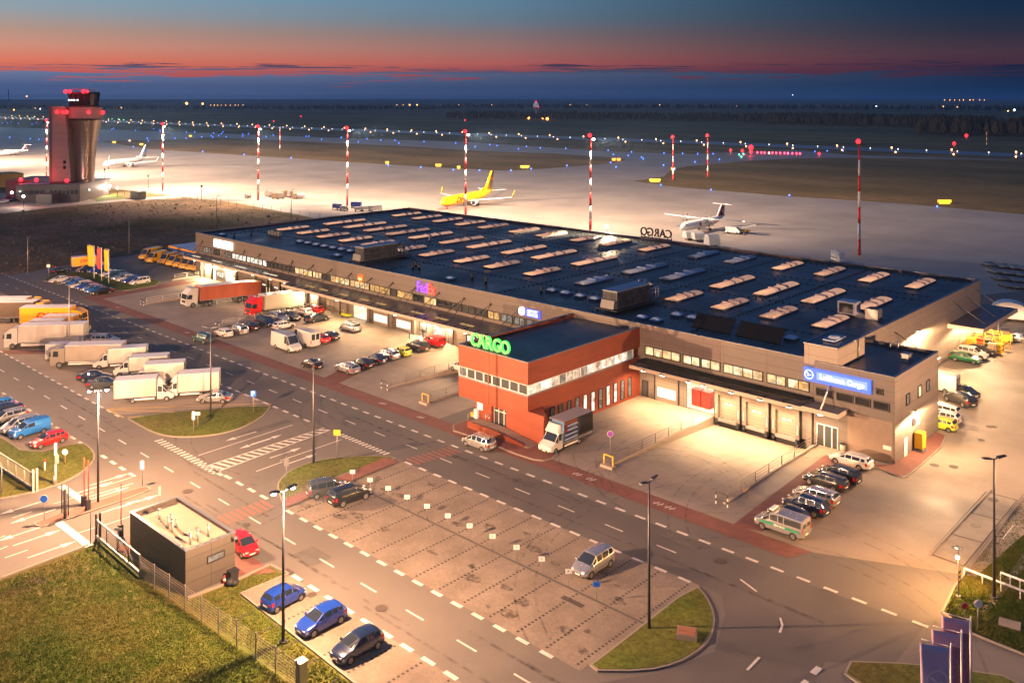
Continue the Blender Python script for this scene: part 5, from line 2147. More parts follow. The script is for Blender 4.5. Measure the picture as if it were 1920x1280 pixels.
# car-park lamps round the tower
for i, (px, ty, by) in enumerate(((29, 345, 362), (57, 351, 366), (73, 343, 356), (102, 348, 358), (130, 351, 362), (166, 357, 374), (85, 356, 374), (22, 362, 380), (44, 365, 388), (191, 349, 364), (206, 353, 366), (220, 358, 370))):
	x, y = S(px, by)
	D = 1700 * 41 / (by - HY)
	h = CAM_H - (ty - HY) * D / 1700
	if i == 0:
		t0 = thing('park_lamp', 'low white globe lamp in the car park at the control tower foot', 'lamp post', (x, y, 0), group='white lamps round the control tower')
		m = MB()
		m.tube((0, 0, 0), (0, 0, h), .08, seg=6)
		m.build('pole', M_poled, t0, world=False)
		m = MB()
		m.ball((0, 0, h), .5, 8, 6)
		m.build('lamp_lens', glow('park_lens', (1, .92, .8), 20, False), t0, world=False)
	else:
		t0d = dup(t0, (x, y, 0))
	if i in (1, 5, 6, 8, 10):
		d = bpy.data.lights.new('lamp_light', 'POINT')
		d.energy = 9000 if i == 10 else 4000
		d.color = (1, .85, .68)
		d.shadow_soft_size = .4
		o = bpy.data.objects.new('lamp_light', d)
		COL.objects.link(o)
		o.location = (x, y - 1.2, h + .6)
sheet('car_park', PX([(-60, 362), (120, 362), (175, 376), (110, 381), (0, 393), (-60, 398)]), -.02, M_conc)
sheet('lawn', PX([(178, 366), (214, 363), (238, 372), (180, 378)]), -.015, M_grass)
m = MB()
x, y = S(250, 372)
m.box(x - 3, x + 5, y, y + 3, 0, 3.0)
tag(m.build('transformer_box', pbr('greybox', (.12, .11, .10), rough=.6)), 'grey transformer box at the bend of the apron fence', 'utility box')

# ================================================================ GATEHOUSE
gx0, gx1, gy0, gy1, gz = -80.9, -70.6, 36.2, 40.7, 3.7
Gh = thing('gatehouse', 'dark grey flat-roofed gatehouse with vent pipes on its beige roof', 'building', ((gx0 + gx1) / 2, (gy0 + gy1) / 2, 0))
M_gh = panelled('gatehouse_cladding', (.105, .092, .080), 5.2, 1.0, (.05, .045, .04), gap=.025, axes='WZ', rough=.45, metal=.25, noise_amt=.05)
m = MB()
m.box(gx0, gx1, gy0, gy0 + .2, 0, gz)
m.box(gx0, gx1, gy1 - .2, gy1, 0, gz)
m.box(gx0, gx0 + .2, gy0 + .202, gy1 - .202, 0, gz)
m.box(gx1 - .2, gx1, gy0 + .202, gy1 - .202, 0, gz)
m.build('wall', M_gh, Gh)
m = MB()
m.box(gx0 + .202, gx1 - .202, gy0 + .202, gy1 - .202, gz - .45, gz - .3)
gr = m.build('roof', mixed('gatehouse_roof', (.30, .23, .17), (.26, .20, .15), scale=.8, rough=.8), Gh)
m = MB()
m.box(gx0 - .05, gx1 + .05, gy0 - .05, gy0 + .25, gz, gz + .06)
m.box(gx0 - .05, gx1 + .05, gy1 - .25, gy1 + .05, gz, gz + .06)
m.box(gx0 - .05, gx0 + .25, gy0 + .252, gy1 - .252, gz, gz + .06)
m.box(gx1 - .25, gx1 + .05, gy0 + .252, gy1 - .252, gz, gz + .06)
m.build('parapet_coping', M_para, Gh)
for px, py, h, r in ((299, 974, .85, .09), (322, 983, .9, .1), (316, 990, 1.0, .1), (323, 998, .9, .1), (331, 988, .7, .07), (357, 1020, .95, .1), (371, 1014, .9, .1), (391, 1005, 1.0, .1), (339, 1032, .5, .06)):
	x, y = S(px, py, gz - .3)
	m = MB()
	m.tube((x, y, gz - .3), (x, y, gz - .3 + h), r, seg=8)
	m.tube((x, y, gz - .3 + h), (x, y, gz - .18 + h), r * 1.6, seg=8)
	m.build('vent_pipe', M_steel, gr)
window_y(Gh, gx1, 38.1, 39.7, 2.0, 2.6, 1, M_dimw, M_poled)
m = MB()
m.box(gx0 - .06, gx0 - .003, 36.8, 37.9, 1.2, 2.6)
m.build('notice_board', M_glassd, Gh)
m = MB()
m.tube((gx1 - .1, gy1 - .2, gz - .3), (gx1 + .6, gy1 - .3, gz - .2), .06, seg=6)
m.box(gx1 + .3, gx1 + .7, gy1 - .42, gy1 - .2, gz - .25, gz - .1)
m.build('security_camera', M_steel, Gh)
# bins and cones at the gatehouse
x, y = S(437, 1092)
t = thing('wheelie_bin', 'black wheelie bin at the gatehouse corner', 'bin', (x, y, 0))
m = MB()
m.add([(-.25, -.3, .1), (.25, -.3, .1), (.25, .3, .1), (-.25, .3, .1), (-.32, -.38, 1.0), (.32, -.38, 1.0), (.32, .38, 1.0), (-.32, .38, 1.0)],
	  [(0, 3, 2, 1), (4, 5, 6, 7), (0, 1, 5, 4), (1, 2, 6, 5), (2, 3, 7, 6), (3, 0, 4, 7)])
m.build('bin_body', M_black, t, world=False)
m = MB()
m.box(-.36, .36, -.42, .42, 1.002, 1.1)
m.build('lid', M_dark, t, world=False)
m = MB()
m.tube((-.3, .3, .12), (.3, .3, .12), .12, seg=10)
m.build('wheel', M_black, t, world=False)
x, y = S(431, 1097)
t = thing('waste_bag', 'black lumpy rubbish bag beside the wheelie bin', 'bag', (x, y, 0))
m = MB()
m.ball((0, 0, .3), .38, 10, 7, sz=.8)
m.ball((.3, .25, .25), .32, 10, 7, sz=.8)
m.ball((0.1, 0, .62), .1, 6, 4)
m.build('bag_body', M_black, t, world=False)
Cone = None


def cone(px, py, label, zoff=0, sc=1.0):
	global Cone
	x, y = S(px, py)
	if Cone is None:
		t = Cone = thing('traffic_cone', label, 'traffic cone', (x, y, zoff))
		m = MB()
		m.box(-.2, .2, -.2, .2, 0, .04)
		m.build('cone_base', M_redm, t, world=False)
		m = MB()
		m.tube((0, 0, .04), (0, 0, .75), .15, .03, seg=10)
		m.build('cone_body', M_redm, t, world=False)
		m = MB()
		m.tube((0, 0, .3), (0, 0, .48), .108, .078, seg=10, caps=False)
		m.build('cone_stripe', M_white_m, t, world=False)
	else:
		t = dup(Cone, (x, y, zoff), 0, label)
	return t


cone(421, 1094, 'red traffic cone left of two by the gatehouse wall')
cone(429, 1088, 'red traffic cone right of two by the gatehouse wall')
cone(1322, 438, 'traffic cone under the nose of the propeller plane', 0)
cone(1395, 441, 'traffic cone off the wing tip shadow of the propeller plane', 0)

# ================================================================ RAILINGS AND RAMP WALLS
M_rail = pbr('rail_steel', (.16, .15, .15), rough=.4, metal=.6)
M_raill = pbr('rail_light', (.50, .46, .42), rough=.4, metal=.3)
M_rampw = mixed('ramp_wall_concrete', (.36, .30, .25), (.30, .25, .21), scale=.7, rough=.8)
M_stripe = pbr('hazard_black', (.03, .03, .03), rough=.6)


def ramp_rail(x, y0, y1, low_side, label, hoop='striped', mat=None):
	t = thing('ramp_railing', label, 'railing', (x, y0, 0))
	m = MB()
	m.add([(x - .12, y0, -.05), (x + .12, y0, -.05), (x + .12, y1, PD - .05), (x - .12, y1, PD - .05), (x - .12, y0, .22), (x + .12, y0, .22), (x + .12, y1, .22), (x - .12, y1, .22)],
		  [(4, 5, 6, 7), (0, 1, 5, 4), (1, 2, 6, 5), (2, 3, 7, 6), (3, 0, 4, 7)])
	m.build('retaining_wall', M_rampw, t)
	m = MB()
	rail(m, [(x, y0 + .5, .22), (x, y1, .22)], 1.05, .028, 4, step=3.0)
	m.build('handrail', mat or M_rail, t)
	hx = x + .0
	if hoop == 'striped':
		for j, (xa, xb) in enumerate(((-.7, -.62), (.62, .7))):
			for k in range(4):
				m = MB()
				m.box(x + xa, x + xb, y0 - .5, y0 - .42, .3 * k, .3 * (k + 1))
				m.build('guard_stripe', M_stripe if k % 2 else M_white_m, t)
		m = MB()
		m.tube((x - .66, y0 - .46, 1.2), (x + .66, y0 - .46, 1.2), .05, seg=6)
		m.tube((x - .66, y0 - .46, .5), (x + .66, y0 - .46, .5), .04, seg=6)
		m.build('guard_bar', M_stripe, t)
	elif hoop == 'yellow':
		m = MB()
		m.tube((x - .6, y0 - .46, 0), (x - .6, y0 - .46, 1.3), .07, seg=8)
		m.tube((x + .6, y0 - .46, 0), (x + .6, y0 - .46, 1.3), .07, seg=8)
		m.tube((x - .6, y0 - .46, 1.3), (x + .6, y0 - .46, 1.3), .07, seg=8)
		m.build('guard_hoop', M_yellow, t)
		m = MB()
		m.box(x - .8, x + .8, y0 - .9, y0 - .2, 0, .3)
		m.build('guard_block', M_rampw, t)
	return t


ramp_rail(-46.9, 81.6, 103.2, 1, 'long ramp railing in front of the corner annex, beside the parked black cars')
ramp_rail(-60.95, 81.4, 98.5, 1, 'ramp railing with yellow hoop at the curtain-sided truck', 'yellow')
ramp_rail(-100.2, 81.4, 99, 1, 'ramp railing with striped guard right of the silver parked wagon')
ramp_rail(-91.55, 81.4, 99, 1, 'ramp railing with yellow hoop at the left of the red block', 'yellow')
ramp_rail(-148.55, 82.6, 102.6, 1, 'light ramp railing beside the red truck cab', mat=M_raill)
ramp_rail(-176.05, 81.6, 98.5, 1, 'light ramp railing left of the white truck cab', mat=M_raill)
ramp_rail(-195.0, 96.9, 103.2, 1, 'short pale railing at the far left corner of the facade', None, M_raill)


# fences ---------------------------------------------------------
M_mesh = pbr('fence_wire', (.30, .27, .22), rough=.5, metal=.3)


def mesh_fence(p, q, label, h=1.9, step=2.5, gates=False, post=M_pole, wires=9):
	p, q = Vector((*p, 0)), Vector((*q, 0))
	t = thing('mesh_fence', label, 'fence', p)
	n = max(1, round((q - p).length / step))
	for i in range(n + 1):
		c = p.lerp(q, i / n)
		m = MB()
		m.box(c.x - .04, c.x + .04, c.y - .04, c.y + .04, -.1, h + .1)
		m.build('post', post, t)
	d = (q - p).normalized()
	nn_ = Vector((-d.y, d.x, 0))
	for i in range(n):
		a, b = p.lerp(q, i / n) + d * .06, p.lerp(q, (i + 1) / n) - d * .06
		m = MB()
		for k in range(wires):
			zz_ = .12 + (h - .15) * k / (wires - 1)
			m.tube((a.x, a.y, zz_), (b.x, b.y, zz_), .012, seg=4, caps=False)
		w = int((b - a).length / .22)
		for k in range(w + 1):
			c = a.lerp(b, k / w)
			m.tube((c.x, c.y, .1), (c.x, c.y, h), .007, seg=3, caps=False)
		m.build('mesh_panel', M_mesh, t)
	return t


# gate part next to the gatehouse, then the mesh run towards the bottom edge
g0, g1, g2 = S(181, 1012), S(262, 1082), S(552, 1280)
t = thing('sliding_gate', 'dark steel sliding gate leaf with thick beam left of the gatehouse', 'gate', (*g0, 0))
m = MB()
a, b = Vector((*g0, 0)), Vector((*g1, 0))
d = (b - a).normalized()
nv = Vector((-d.y, d.x, 0))
m.rot_box(((a.x + b.x) / 2, (a.y + b.y) / 2, .35), ((b - a).length, .14, .28), math.atan2(d.y, d.x))
m.rot_box(((a.x + b.x) / 2, (a.y + b.y) / 2, 1.9), ((b - a).length, .09, .1), math.atan2(d.y, d.x))
m.build('gate_beam', M_raill, t)
m = MB()
for i in range(5):
	c = a.lerp(b, i / 4)
	m.tube((c.x, c.y, .1), (c.x, c.y, 1.95), .05, seg=6)
for i in range(42):
	c = a.lerp(b, i / 42)
	m.tube((c.x, c.y, .4), (c.x, c.y, 1.9), .014, seg=4, caps=False)
m.build('gate_bars', M_poled, t)
m = MB()
for off in (0, .35):
	c = a + nv * off - d * .1
	m.box(c.x - .08, c.x + .08, c.y - .08, c.y + .08, 0, 2.4)
m.build('gate_portal', M_poled, t)
mesh_fence(g1, S(556, 1290), 'green-grey mesh fence running from the gate along the lower left lawn')
c = S(565, 1285)
m = MB()
m.box(c[0] - .3, c[0] + .3, c[1] - .3, c[1] + .3, 0, 1.7)
m.box(c[0] - .36, c[0] + .36, c[1] - .36, c[1] + .36, 1.7, 1.8)
tag(m.build('utility_cabinet', M_steel), 'grey utility cabinet at the bottom end of the mesh fence', 'cabinet')
# left gate leaf
a, b = Vector((*S(-30, 862), 0)), Vector((*S(62, 922), 0))
t = thing('sliding_gate', 'pale sliding gate leaf at the left edge by the lawn', 'gate', a)
d = (b - a).normalized()
ang = math.atan2(d.y, d.x)
m = MB()
m.rot_box(((a.x + b.x) / 2, (a.y + b.y) / 2, .35), ((b - a).length, .14, .28), ang)
m.rot_box(((a.x + b.x) / 2, (a.y + b.y) / 2, 1.9), ((b - a).length, .1, .1), ang)
m.build('gate_beam', M_raill, t)
m = MB()
for i in range(60):
	c = a.lerp(b, i / 60)
	m.tube((c.x, c.y, .4), (c.x, c.y, 1.9), .018, seg=4, caps=False)
for i in range(7):
	c = a.lerp(b, i / 6)
	m.tube((c.x, c.y, .2), (c.x, c.y, 1.95), .05, seg=6)
m.build('gate_bars', M_raill, t)
m = MB()
for px, py in ((62, 923), (69, 921)):
	c = S(px, py)
	m.box(c[0] - .1, c[0] + .1, c[1] - .1, c[1] + .1, 0, 2.4)
m.build('gate_portal', M_raill, t)
# posts of the gate road
def simple_post(name, label, cat, px, py, h, r, mat, extra=None, rz=0, group=None):
	x, y = S(px, py)
	t = thing(name, label, cat, (x, y, 0), rz, group)
	m = MB()
	m.tube((0, 0, 0), (0, 0, h), r, seg=8)
	m.build('post', mat, t, world=False)
	if extra:
		extra(t)
	return t


def barrier(px, py, label, boomh=3.6):
	def ex(t):
		m = MB()
		m.box(-.2, .2, -.2, .2, .02, 1.1)
		m.build('housing', M_poled, t, world=False)
		m = MB()
		m.tube((.1, 0, 1.0), (.12, 0, boomh + 1.4), .05, seg=6)
		m.build('boom', M_redm, t, world=False)
	simple_post('road_barrier', label, 'barrier', px, py, .5, .1, M_poled, ex)


barrier(157, 950, 'raised red barrier boom, left of the pair on the median')
barrier(165, 957, 'raised red barrier boom, right of the pair on the median')
barrier(226, 1005, 'raised red barrier boom beside the gatehouse roof corner')
for i, (px, py) in enumerate(((116, 963), (122, 973), (128, 968))):
	simple_post('gate_post', ['dark gate post, left of the cluster of three on the median', 'thick dark gate post, middle of the cluster on the median', 'dark gate post, right of the cluster on the median'][i],
				'post', px, py, 2.9, .07 if i != 1 else .16, M_poled)
simple_post('gate_post', 'thin dark pole on the verge left of the sliding gate', 'post', 170, 1020, 2.9, .04, M_poled)
simple_post('gate_post', 'pale pole at the far left edge beside the gate', 'post', 3, 927, 3.2, .06, M_pole)


def round_sign(mat, h=2.2, r=.35, yaw=0):
	def ex(t):
		m = MB()
		dx = Vector((math.sin(.75), -math.cos(.75), 0))
		m.tube(Vector((0, 0, h)) + dx * .05, Vector((0, 0, h)) + dx * .09, r, seg=16)
		m.build('sign_disc', mat, t, world=False)
		m = MB()
		m.tube(Vector((0, 0, h)) + dx * .03, Vector((0, 0, h)) + dx * .049, r * 1.12, seg=16)
		m.build('sign_rim', M_white_m, t, world=False)
	return ex


M_blue = pbr('sign_blue_glow', (.01, .12, .60), rough=.4, emit=(.02, .15, .7), es=.15)  # blue paint with a weak glow put into the material
simple_post('road_sign', 'round blue keep-right sign on the tip of the median', 'road sign', 83, 977, 2.6, .04, M_pole, round_sign(M_blue))


def panel_sign(mat, w, hh, z0, text=None, tmat=None, ts=.5, thick=.04):
	def ex(t):
		yaw = .75
		m = MB()
		m.rot_box((math.sin(yaw) * .07, -math.cos(yaw) * .07, z0 + hh / 2), (w, thick, hh), yaw)
		m.build('sign_panel', mat, t, world=False)
		if text:
			text_mesh(text, ts, tmat, 'lettering', t, (math.sin(yaw) * .1, -math.cos(yaw) * .1, z0 + hh / 2), (R(90), 0, yaw), .005, .03)
	return ex


M_wl = pbr('letter_white', (.8, .8, .8), rough=.4)
simple_post('road_sign', 'blue parking sign with white P at the tip of the truck park island', 'road sign', 475, 776, 3.0, .05, M_pole, panel_sign(M_blue, .75, .75, 2.3, 'P', M_wl, .75))
simple_post('road_sign', 'blank grey back of a road sign on the left grass tip', 'road sign', 537, 912, 3.2, .05, M_pole, panel_sign(M_pole, .55, .8, 2.2))
simple_post('road_sign', 'yellow give-way sign seen from its back on the grass island', 'road sign', 632, 858, 3.1, .05, M_pole, panel_sign(M_yellow, .75, .6, 2.6))
simple_post('road_sign', 'double white board sign on the truck park island', 'road sign', 363, 812, 2.6, .05, M_pole, panel_sign(M_white_m, .35, 1.0, 1.7))
simple_post('road_sign', 'small flat white board on the truck park island', 'road sign', 371, 800, 1.7, .05, M_pole, panel_sign(M_white_m, .6, .35, 1.5))
simple_post('road_sign', 'pale narrow sign at the right tip of the red median', 'road sign', 267, 913, 2.9, .05, M_pole, panel_sign(M_white_m, .4, .9, 1.9))
simple_post('road_sign', 'round white sign on the left lawn near the red car', 'road sign', 122, 872, 1.6, .05, pbr('timber', (.25, .15, .06)), round_sign(M_white_m, 1.5, .3))
simple_post('marker_post', 'short red and white marker post on the left lawn', 'post', 84, 884, 1.1, .09, M_white_m, lambda t: MB().tube((0, 0, 1.1), (0, 0, 1.35), .12, seg=8).build('marker_cap', M_redm, t, world=False))
simple_post('camera_mast', 'white camera mast on the left lawn beyond the gate', 'mast', 104, 908, 4.4, .14, M_white_m, lambda t: MB().box(.15, .4, -.2, .2, 2.3, 3.2).build('equipment_box', M_steel, t, world=False))
simple_post('call_box', 'short dark call box at the lane beside the white mast', 'call box', 102, 910, 1.0, .16, M_steel)
simple_post('road_sign', 'low white board post left of the gatehouse lane', 'road sign', 300, 945, 1.9, .05, M_steel, panel_sign(M_white_m, .25, .9, .9))
simple_post('road_sign', 'small white sign beside the gatehouse barrier', 'road sign', 222, 1020, 1.6, .04, M_pole, panel_sign(M_white_m, .7, .25, 1.3))
simple_post('road_sign', 'purple and white no-parking sign beside the yellow hoop', 'road sign', 1144, 852, 2.6, .04, M_pole, round_sign(pbr('sign_violet', (.18, .04, .35)), 2.4, .32))
simple_post('road_sign', 'white round sign at the left end of the flag island', 'road sign', 91, 521, 3.2, .05, M_pole, panel_sign(M_white_m, .8, .7, 2.4))
simple_post('road_sign', 'round blue-white sign on the lower right lawn', 'road sign', 1834, 1177, 2.0, .05, M_pole, round_sign(M_white_m, 1.9, .3))
simple_post('road_sign', 'small red and white sign on the lower right lawn', 'road sign', 1808, 1168, 1.5, .04, M_pole, round_sign(M_redm, 1.4, .25))
# bay signs along the parking spine
bay = None
for i in range(12):
	x = -78.1 + i * 2.96 + .1
	if i == 11:
		continue
	lab = 'leftmost white bay sign on the parking spine, beside the black off-roader'
	if bay is None:
		bay = thing('bay_sign', lab, 'bay sign', (x, 58.75, 0), 0, 'white bay signs in the parking')
		m = MB()
		m.tube((0, 0, 0), (0, 0, 1.55), .03, seg=6)
		m.build('post', M_pole, bay, world=False)
		m = MB()
		m.rot_box((.03, -.05, 1.42), (.54, .03, .42), .75)
		m.build('sign_panel', M_white_m, bay, world=False)
		text_mesh('P', .22, M_poled, 'lettering', bay, (.05, -.08, 1.42), (R(90), 0, .75), .003, .005)
	else:
		dup(bay, (x, 58.75, 0), None, ('second', 'third', 'fourth', 'fifth', 'sixth', 'sixth', 'fifth', 'fourth', 'third', 'second')[i - 1] + (' white bay sign from the left' if i < 6 else ' white bay sign from the right') + ' on the parking spine')
t = dup(bay, (-78.1 + 11 * 2.96 + .1, 58.75, 0), 0, 'blue reservation sign at the right end of the parking spine', 'x')
del t['group']
for c in t.children:
	if c.name.startswith('sign_panel'):
		c.data = c.data.copy()
		c.data.materials[0] = M_blue
# wall-mounted things at the red block and annex
x, y = S(893, 795)
t = thing('mail_box', 'white utility box with yellow mailbox at the left corner of the red block', 'box', (x, y, 0))
m = MB()
m.box(-.25, .35, -.2, .2, .8, 1.9)
m.build('cabinet', M_white_m, t, world=False)
m = MB()
m.box(-.8, -.28, -.25, .2, .9, 1.4)
m.build('mail_slot_box', M_yellow, t, world=False)
m = MB()
m.tube((0, 0, 0), (0, 0, .8), .05, seg=6)
m.build('post', M_steel, t, world=False)
x, y = S(1717, 850)
t = thing('yellow_cabinet', 'tall bright yellow cabinet on a plinth against the annex side wall', 'cabinet', (AX1 + .7, 109.2, 0))
m = MB()
m.box(-.45, .45, -.55, .55, .5, 2.3)
m.build('cabinet_body', M_yellow, t, world=False)
m = MB()
m.box(-.55, .55, -.65, .65, .15, .3)
for a in (-.4, .4):
	for b in (-.5, .5):
		m.box(a - .05, a + .05, b - .05, b + .05, .3, .5)
m.build('plinth', M_steel, t, world=False)
t = thing('outdoor_aircon', 'white air conditioner unit mounted on the annex side wall', 'air conditioner', (AX1 + .25, 109.0, 3.2))
m = MB()
m.box(-.2, .25, -.45, .45, 0, .75)
m.build('casing', M_white_m, t, world=False)
m = MB()
m.tube((.251, 0, .38), (.28, 0, .38), .28, seg=16)
m.build('fan_grille', M_black, t, world=False)
t = thing('litter_bin', 'beige litter bin in front of the annex wall by the white wagon', 'bin', (-43.6, 102.7, 0))
m = MB()
m.tube((0, 0, .05), (0, 0, 1.0), .28, seg=12)
m.build('bin_body', pbr('beige_plastic', (.5, .42, .32)), t, world=False)
m = MB()
m.tube((0, 0, 1.0), (0, 0, 1.12), .3, seg=12)
m.build('lid', M_dark, t, world=False)
m = MB()
m.prism([(-42.9, 102.3), (-41.2, 102.0), (-41.2, 102.4), (-42.9, 102.7)], 0, .35)
tag(m.build('guard_beam', M_yellow), 'low yellow guard beam at the annex wall behind the white wagon', 'barrier')
x, y = S(1288, 1195)
t = thing('utility_hatch', 'low square access hatch on the round grass island', 'hatch', (x, y, .1))
m = MB()
m.rot_box((0, 0, .2), (1.5, 1.3, .4), .5)
m.build('hatch_box', M_conc, t, world=False)
m = MB()
m.rot_box((0, 0, .42), (1.3, 1.1, .04), .5)
m.build('hatch_lid', pbr('rusty_lid', (.28, .12, .06), rough=.6), t, world=False)
x, y = S(1893, 1170)
m = MB()
m.rot_box((x, y, .02), (1.5, 1.2, .14), .2)
tag(m.build('utility_hatch', M_conc), 'pale square manhole slab on the lower right lawn', 'hatch')
# white guard rails at right
for i, ((x0, y0), (x1, y1)) in enumerate((((1808, 1081), (1950, 1137)), ((1876, 1089), (1950, 1117)))):
	p, q = Vector((*S(x0, y0), 0)), Vector((*S(x1, y1), 0))
	t = thing('guard_rail', ['long white guard rail across the right lawn', 'shorter white guard rail behind the lamp pole at the right edge'][i], 'guard rail', p)
	m = MB()
	m.tube(p + Vector((0, 0, .75)), q + Vector((0, 0, .75)), .09, seg=8)
	m.build('rail_bar', M_white_m, t)
	m = MB()
	for k in range(5):
		c = p.lerp(q, k / 4)
		m.tube(c, c + Vector((0, 0, .7)), .05, seg=6)
	m.build('post', M_white_m, t)
# path across right lawn
sheet('footpath', PX([(1838, 1145), (1850, 1150), (1900, 1090), (1940, 1040), (1930, 1020), (1895, 1070)]), -.02, M_conc)

# ================================================================ FLAGS
M_flag_b = pbr('flag_blue', (.55, .45, .62), rough=.7)
M_flag_v = pbr('flag_violet', (.30, .15, .22), rough=.7)
M_flag_p = pbr('flag_pink', (.78, .46, .56), rough=.7)


def flag_pole(px, top_py, D, h_pole, fw, fh, mat, matband, label, emblem=None, text=None, tcol=None):
	"""vertical banner on a mast with an outrigger; D is the distance along the view"""
	X = (px - 960) / FPX * D
	zt = CAM_H - (top_py - HY) * D / FPX
	x, y = .7308 * X - .6827 * D, .6827 * X + .7308 * D
	t = thing('banner_flag', label, 'flag', (x, y, 0))
	m = MB()
	m.tube((0, 0, 0), (0, 0, zt), .09, .06, seg=8)
	m.build('flag_pole', M_white_m, t, world=False)
	yaw = math.atan2(.6827, .7308) + .1
	ux, uy = -math.cos(yaw), -math.sin(yaw)     # banner hangs to the left of the pole
	m = MB()
	m.tube((0, 0, zt - .25), (ux * fw, uy * fw, zt - .05 + fw * .22), .03, seg=6)
	m.build('banner_arm', M_white_m, t, world=False)
	nx_, nz_ = 10, 14
	vs, fs, mi = [], [], []
	for j in range(nz_ + 1):
		for i in range(nx_ + 1):
			u = i / nx_
			v = j / nz_
			wv = .10 * math.sin(u * 9 + v * 3) * (.3 + v)
			zz_ = zt - .3 + u * fw * .22 - v * fh
			nar = 1 - .12 * v
			vs.append((ux * (.12 + u * fw * nar) - uy * wv, uy * (.12 + u * fw * nar) + ux * wv, zz_))
	m = MB()
	for j in range(nz_):
		for i in range(nx_):
			q = (j * (nx_ + 1) + i, j * (nx_ + 1) + i + 1, (j + 1) * (nx_ + 1) + i + 1, (j + 1) * (nx_ + 1) + i)
			fs.append(q)
	base = len(m.v)
	m.v += vs
	for n_, f in enumerate(fs):
		m.f.append(list(f))
		m.mi.append(1 if (n_ // nx_ < 2 and matband is not None) else 0)
		m.sm.append(True)
	b = m.build('banner', [mat, matband or mat], t, world=False)
	sol = b.modifiers.new('thickness', 'SOLIDIFY')
	sol.thickness = .015
	if emblem:
		crane(b, (ux * (.12 + fw * .48) - uy * .24, uy * (.12 + fw * .48) + ux * .24, zt - 2.3), fw * .38, emblem, (R(90), 0, yaw), 1, w=.09, name='emblem')
	if text:
		text_mesh(text, fw * .95, tcol, 'lettering', b, (ux * (.12 + fw * .45) + uy * .2, uy * (.12 + fw * .45) - ux * .2, zt - .3 - fh * .5), (0, R(-90), yaw + R(90) * 0), .005, .03)
	return t


M_em = pbr('emblem_cloth_white', (.70, .68, .72), rough=.6)
M_em2 = pbr('emblem_cloth_pale', (.30, .24, .33), rough=.6)
flag_pole(1783, 1205, 58.5, 8, 2.0, 6.2, M_flag_b, None, 'blue-violet banner flag with white bird in a ring, nearest of three', M_em)
flag_pole(1803, 1180, 60.5, 8, 2.0, 6.2, M_flag_v, M_flag_p, 'dark violet banner with pink top band, middle of three', M_em2)
flag_pole(1820, 1155, 62.5, 8, 2.0, 6.2, M_flag_v, M_flag_p, 'dark violet banner with pink top band, farthest and tallest of three', M_em2)
M_fy = pbr('flag_yellow', (.75, .40, .015), rough=.7)
M_fr = pbr('flag_red', (.70, .06, .07), rough=.7)
for px, by, ty, mt, lb in ((176.5, 523, 460, M_fy, 'yellow-orange banner flag, tallest and left of three by the parked cars'), (190.5, 528, 464, M_fr, 'pink-red banner flag, middle of three by the parked cars'),
						   (204, 533, 467, M_fy, 'yellow-orange banner flag, right of three by the parked cars')):
	D = 1700 * 41 / (by - HY)
	fl = flag_pole(px, ty, D, 0, .9 + (.5 if px < 180 else 0), 4.6, mt, None, lb)
# ================================================================ VEHICLES
M_tyre = pbr('tyre_rubber', (.016, .016, .017), rough=.8)
M_rim = pbr('alloy_rim', (.42, .42, .43), rough=.3, metal=.8)
M_trim = pbr('black_trim', (.02, .02, .022), rough=.5)
M_carglass = pbr('car_glass', (.018, .024, .032), rough=.04, spec=.9, coat=.5)
M_head = pbr('headlight_lens', (.62, .62, .60), rough=.12, spec=.8)
M_tail = pbr('taillight_lens', (.26, .006, .006), rough=.2, emit=(1, .02, .01), es=.03)
M_tailon = pbr('taillight_on', (.6, .01, .01), rough=.2, emit=(1, .03, .03), es=7)
M_plate = pbr('number_plate', (.68, .68, .64), rough=.5)


def paint(name, c, rough=.28, metal=.35):
	return pbr('paint_' + name, c, rough=rough, metal=metal, coat=1.0, spec=.5)


PAINT = dict(silver=paint('silver', (.42, .43, .44), .25, .7), white=paint('white', (.50, .50, .485), .3, 0), black=paint('black', (.010, .010, .012), .2, .2), navy=paint('navy', (.010, .020, .06), .22, .3),
			 blue=paint('blue', (.012, .05, .36), .25, .3), skyblue=paint('skyblue', (.02, .16, .52), .25, .2), red=paint('red', (.52, .012, .015), .25, .1), grey=paint('grey', (.09, .095, .10), .25, .5),
			 green=paint('green', (.01, .12, .045), .25, .3), teal=paint('teal', (.01, .07, .08), .25, .3), lime=paint('lime', (.42, .46, .03), .3, 0), yellow=paint('yellow', (.78, .40, .008), .35, 0),
			 darkgrey=paint('darkgrey', (.035, .037, .042), .22, .4), beige=paint('beige', (.30, .27, .23), .3, .3), maroon=paint('maroon', (.16, .012, .02), .25, .2))


